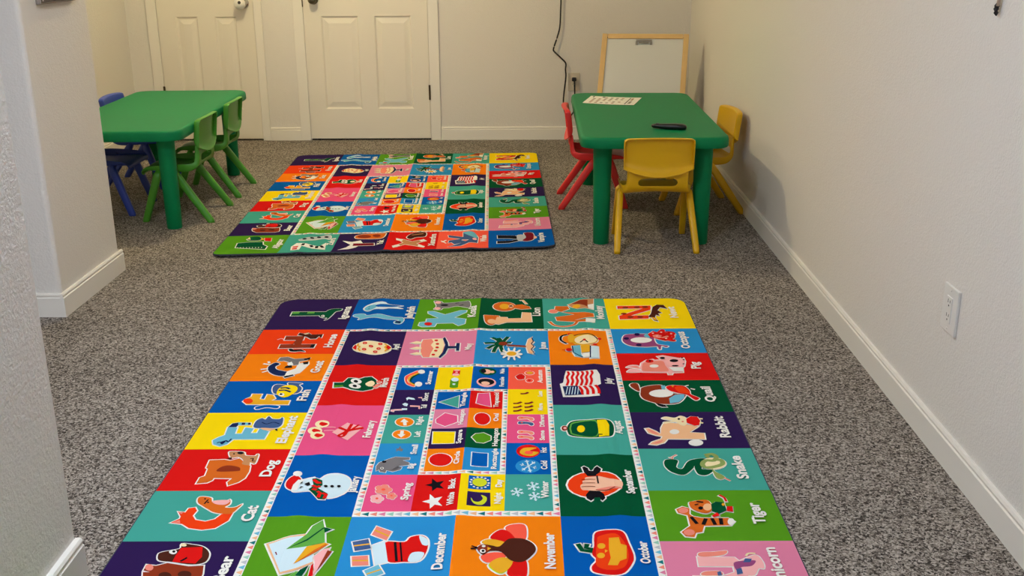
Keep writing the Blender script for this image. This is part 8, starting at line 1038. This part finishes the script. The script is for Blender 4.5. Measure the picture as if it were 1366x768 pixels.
outlet('white power outlet on the back wall with a black plug in it', (0.2995, YB, 0.393), 0, 0.080, 0.121, 'duplex', mat('ivory_outlet_plastic', (208, 198, 180), rough=0.4))  # plate colour darkened to stand in for the shadow along its edges
cd = thing('hanging_cable', 'thin black cable hanging down the back wall and plugged into the outlet', 'cable', (0.24, YB, 0.0))
cp = [(0.206, -0.030, 1.60), (0.203, -0.026, 1.20), (0.206, -0.026, 0.95), (0.205, -0.026, 0.88), (0.200, -0.028, 0.76), (0.181, -0.030, 0.685), (0.159, -0.032, 0.617), (0.166, -0.030, 0.595), (0.208, -0.026, 0.556), (0.241, -0.028, 0.520), (0.240, -0.032, 0.48), (0.243, -0.034, 0.44), (0.238, -0.036, 0.38), (0.230, -0.040, 0.31), (0.228, -0.044, 0.25), (0.240, -0.05, 0.19), (0.268, -0.052, 0.165), (0.296, -0.05, 0.20), (0.303, -0.048, 0.28), (0.303, -0.044, 0.36), (0.300, -0.040, 0.405)]
bm = bmesh.new(); tube(bm, spline([(x - 0.24, y, z) for x, y, z in cp], 6), 0.0052, 10); obj('wire', bm, BLACKC, cd, smooth=True)
bm = bbox(0.284 - 0.24, 0.315 - 0.24, -0.040, -0.009, 0.400, 0.424, 0.005, 2); obj('plug', bm, BLACKC, cd)

# ------------------------------------------------------------------ plaque on the wall stub, brush on the right wall
sg = thing('wall_plaque', 'small lettered plaque hanging on the left wall stub', 'sign', (-1.706, 3.86, 1.20))
obj('panel', bbox(0.0, 0.016, -0.150, 0.150, -0.104, 0.104, 0.002, 1), mat('sign_grey_edge', (142, 132, 124), rough=0.6), sg)
bm = bbox(0.0155, 0.0180, -0.148, 0.148, -0.101, 0.102, 0.0008, 1); nf = len(bm.faces); random.seed(5)
yy = -0.132
# brushed strokes: the photo only shows the lower ends of the letters
for row, zc in enumerate((-0.074, -0.012, 0.052)):
    yy = -0.130
    while yy < (0.085 if row == 0 else 0.12):
        hgt = random.choice((0.020, 0.016, 0.020))
        beam(bm, (0.0186, yy, zc - hgt), (0.0186, yy + random.uniform(-0.003, 0.003), zc + hgt), 0.006, 0.0010, (0, 1, 0))
        if random.random() < 0.8: beam(bm, (0.0187, yy, zc + random.choice((-0.014, 0.0, 0.014))), (0.0187, yy + 0.013, zc + random.choice((-0.014, 0.0, 0.014))), 0.005, 0.0010, (0, 0, 1))
        yy += random.choice((0.018, 0.020, 0.030))
bm.faces.ensure_lookup_table()
for k in range(nf, len(bm.faces)): bm.faces[k].material_index = 1
obj('face', bm, [SIGNW, SIGNK], sg)
bm = bmesh.new(); lathe(bm, [(0.001, -0.001), (0.016, -0.001), (0.017, 0.0), (0.014, 0.0012), (0.001, 0.0015)], 18)
bmesh.ops.transform(bm, matrix=Matrix.Translation((0.0185, 0.118, -0.080)) @ Matrix.Rotation(RAD(90), 4, 'Y'), verts=bm.verts[:]); obj('orange_spot', bm, SIGNO, sg)
br = thing('paint_brush', 'thin stick with a dark pointed tip hanging on the right wall at the top edge', 'brush', (XR - 0.0085, 2.478, 1.150))
bm = bmesh.new(); tube(bm, [(0, 0.002, -0.028), (0, 0.005, -0.021), (0, 0.007, -0.013), (0, 0.004, -0.006), (0, 0.000, 0.001)], [0.0012, 0.0060, 0.0085, 0.0066, 0.0034], 12, 0.7); obj('tip', bm, DARK, br, smooth=True)
bm = bmesh.new(); tube(bm, [(0, 0.001, -0.006), (0.002, -0.004, 0.03), (0.004, -0.014, 0.15)], [0.0040, 0.0044, 0.0038], 10); obj('handle', bm, mat('light_wood_handle', (205, 180, 156), rough=0.5), br, smooth=True)

# ------------------------------------------------------------------ lamps and light at the unseen windows
def lamp_material(name, col, strength):
    m = bpy.data.materials.new(name); m.use_nodes = True; b = m.node_tree.nodes['Principled BSDF']
    b.inputs['Base Color'].default_value = (0.9, 0.9, 0.88, 1); b.inputs['Emission Color'].default_value = (*col, 1); b.inputs['Emission Strength'].default_value = strength
    return m
def ceiling_lamp(loc, label, col, strength, r=0.11):
    t = thing('ceiling_lamp', label, 'lamp', loc)
    bm = bmesh.new(); lathe(bm, [(0.001, 0.0), (0.085, 0.0), (0.088, -0.012), (0.075, -0.03), (0.001, -0.03)], 32); obj('base', bm, PEWTER, t, smooth=True)
    bm = bmesh.new(); bmesh.ops.create_uvsphere(bm, u_segments=24, v_segments=14, radius=r)
    bmesh.ops.transform(bm, matrix=Matrix.Translation((0, 0, -0.03 - r * 0.9)), verts=bm.verts[:]); obj('globe', bm, lamp_material('lamp_glow', col, strength), t, smooth=True)
ceiling_lamp((-1.35, 5.60, ZC), 'globe ceiling lamp over the back of the room', (1.0, 0.825, 0.47), 690, 0.052)
for x0, x1, en in ((WX0, WX1, 12), (VX0, VX1, 54)):  # second one is added fill for the front of the wall stub
    L = bpy.data.lights.new('daylight', 'AREA'); L.shape = 'RECTANGLE'; L.size = x1 - x0 - 0.1; L.size_y = 1.15; L.energy = en; L.color = (0.92, 0.94, 1.0)
    lo = bpy.data.objects.new('daylight', L); C.objects.link(lo); lo.location = ((x0 + x1) / 2, YF - 0.16, 1.375); lo.rotation_euler = (RAD(90), 0, 0)
for (x, y, lab, col, st) in ((-0.80, 1.75, 'flat round ceiling light over the near rug', (0.75, 0.85, 1.0), 236), (-0.45, 3.60, 'flat round ceiling light between the two rugs', (1.0, 0.93, 0.80), 48)):
    t = thing('downlight', lab, 'lamp', (x, y, ZC))
    bm = bmesh.new(); lathe(bm, [(0.131, -0.001), (0.150, -0.001), (0.152, -0.010), (0.142, -0.016), (0.131, -0.014), (0.131, -0.001)], 40); obj('rim', bm, TRIM, t, smooth=True)
    bm = bmesh.new(); lathe(bm, [(0.001, -0.002), (0.130, -0.002), (0.130, -0.011), (0.001, -0.012)], 40); obj('diffuser', bm, lamp_material('downlight_glow', col, st), t)
w = bpy.data.worlds.new('sky'); bpy.context.scene.world = w; w.use_nodes = True
w.node_tree.nodes['Background'].inputs[0].default_value = (0.55, 0.68, 0.9, 1); w.node_tree.nodes['Background'].inputs[1].default_value = 0.6

# ------------------------------------------------------------------ camera
cam = bpy.data.cameras.new('camera'); co = bpy.data.objects.new('camera', cam); C.objects.link(co)
R_, U_, F_ = ((0.9998505, 0.0161216, -0.0062464), (0.0008973, 0.3124162, 0.9499449), (-0.0172662, 0.9498085, -0.312355))
M = Matrix(((R_[0], U_[0], -F_[0], 0), (R_[1], U_[1], -F_[1], 0), (R_[2], U_[2], -F_[2], 1.285), (0, 0, 0, 1)))
co.matrix_world = M
cam.sensor_width = 36; cam.lens = 1395.338 / 1366 * 36; cam.clip_start = 0.05
sc = bpy.context.scene; sc.camera = co
vs = sc.view_settings; vs.view_transform = 'Standard'; vs.look = 'None'; vs.gamma = 1; vs.use_curve_mapping = False; vs.exposure = 0.0
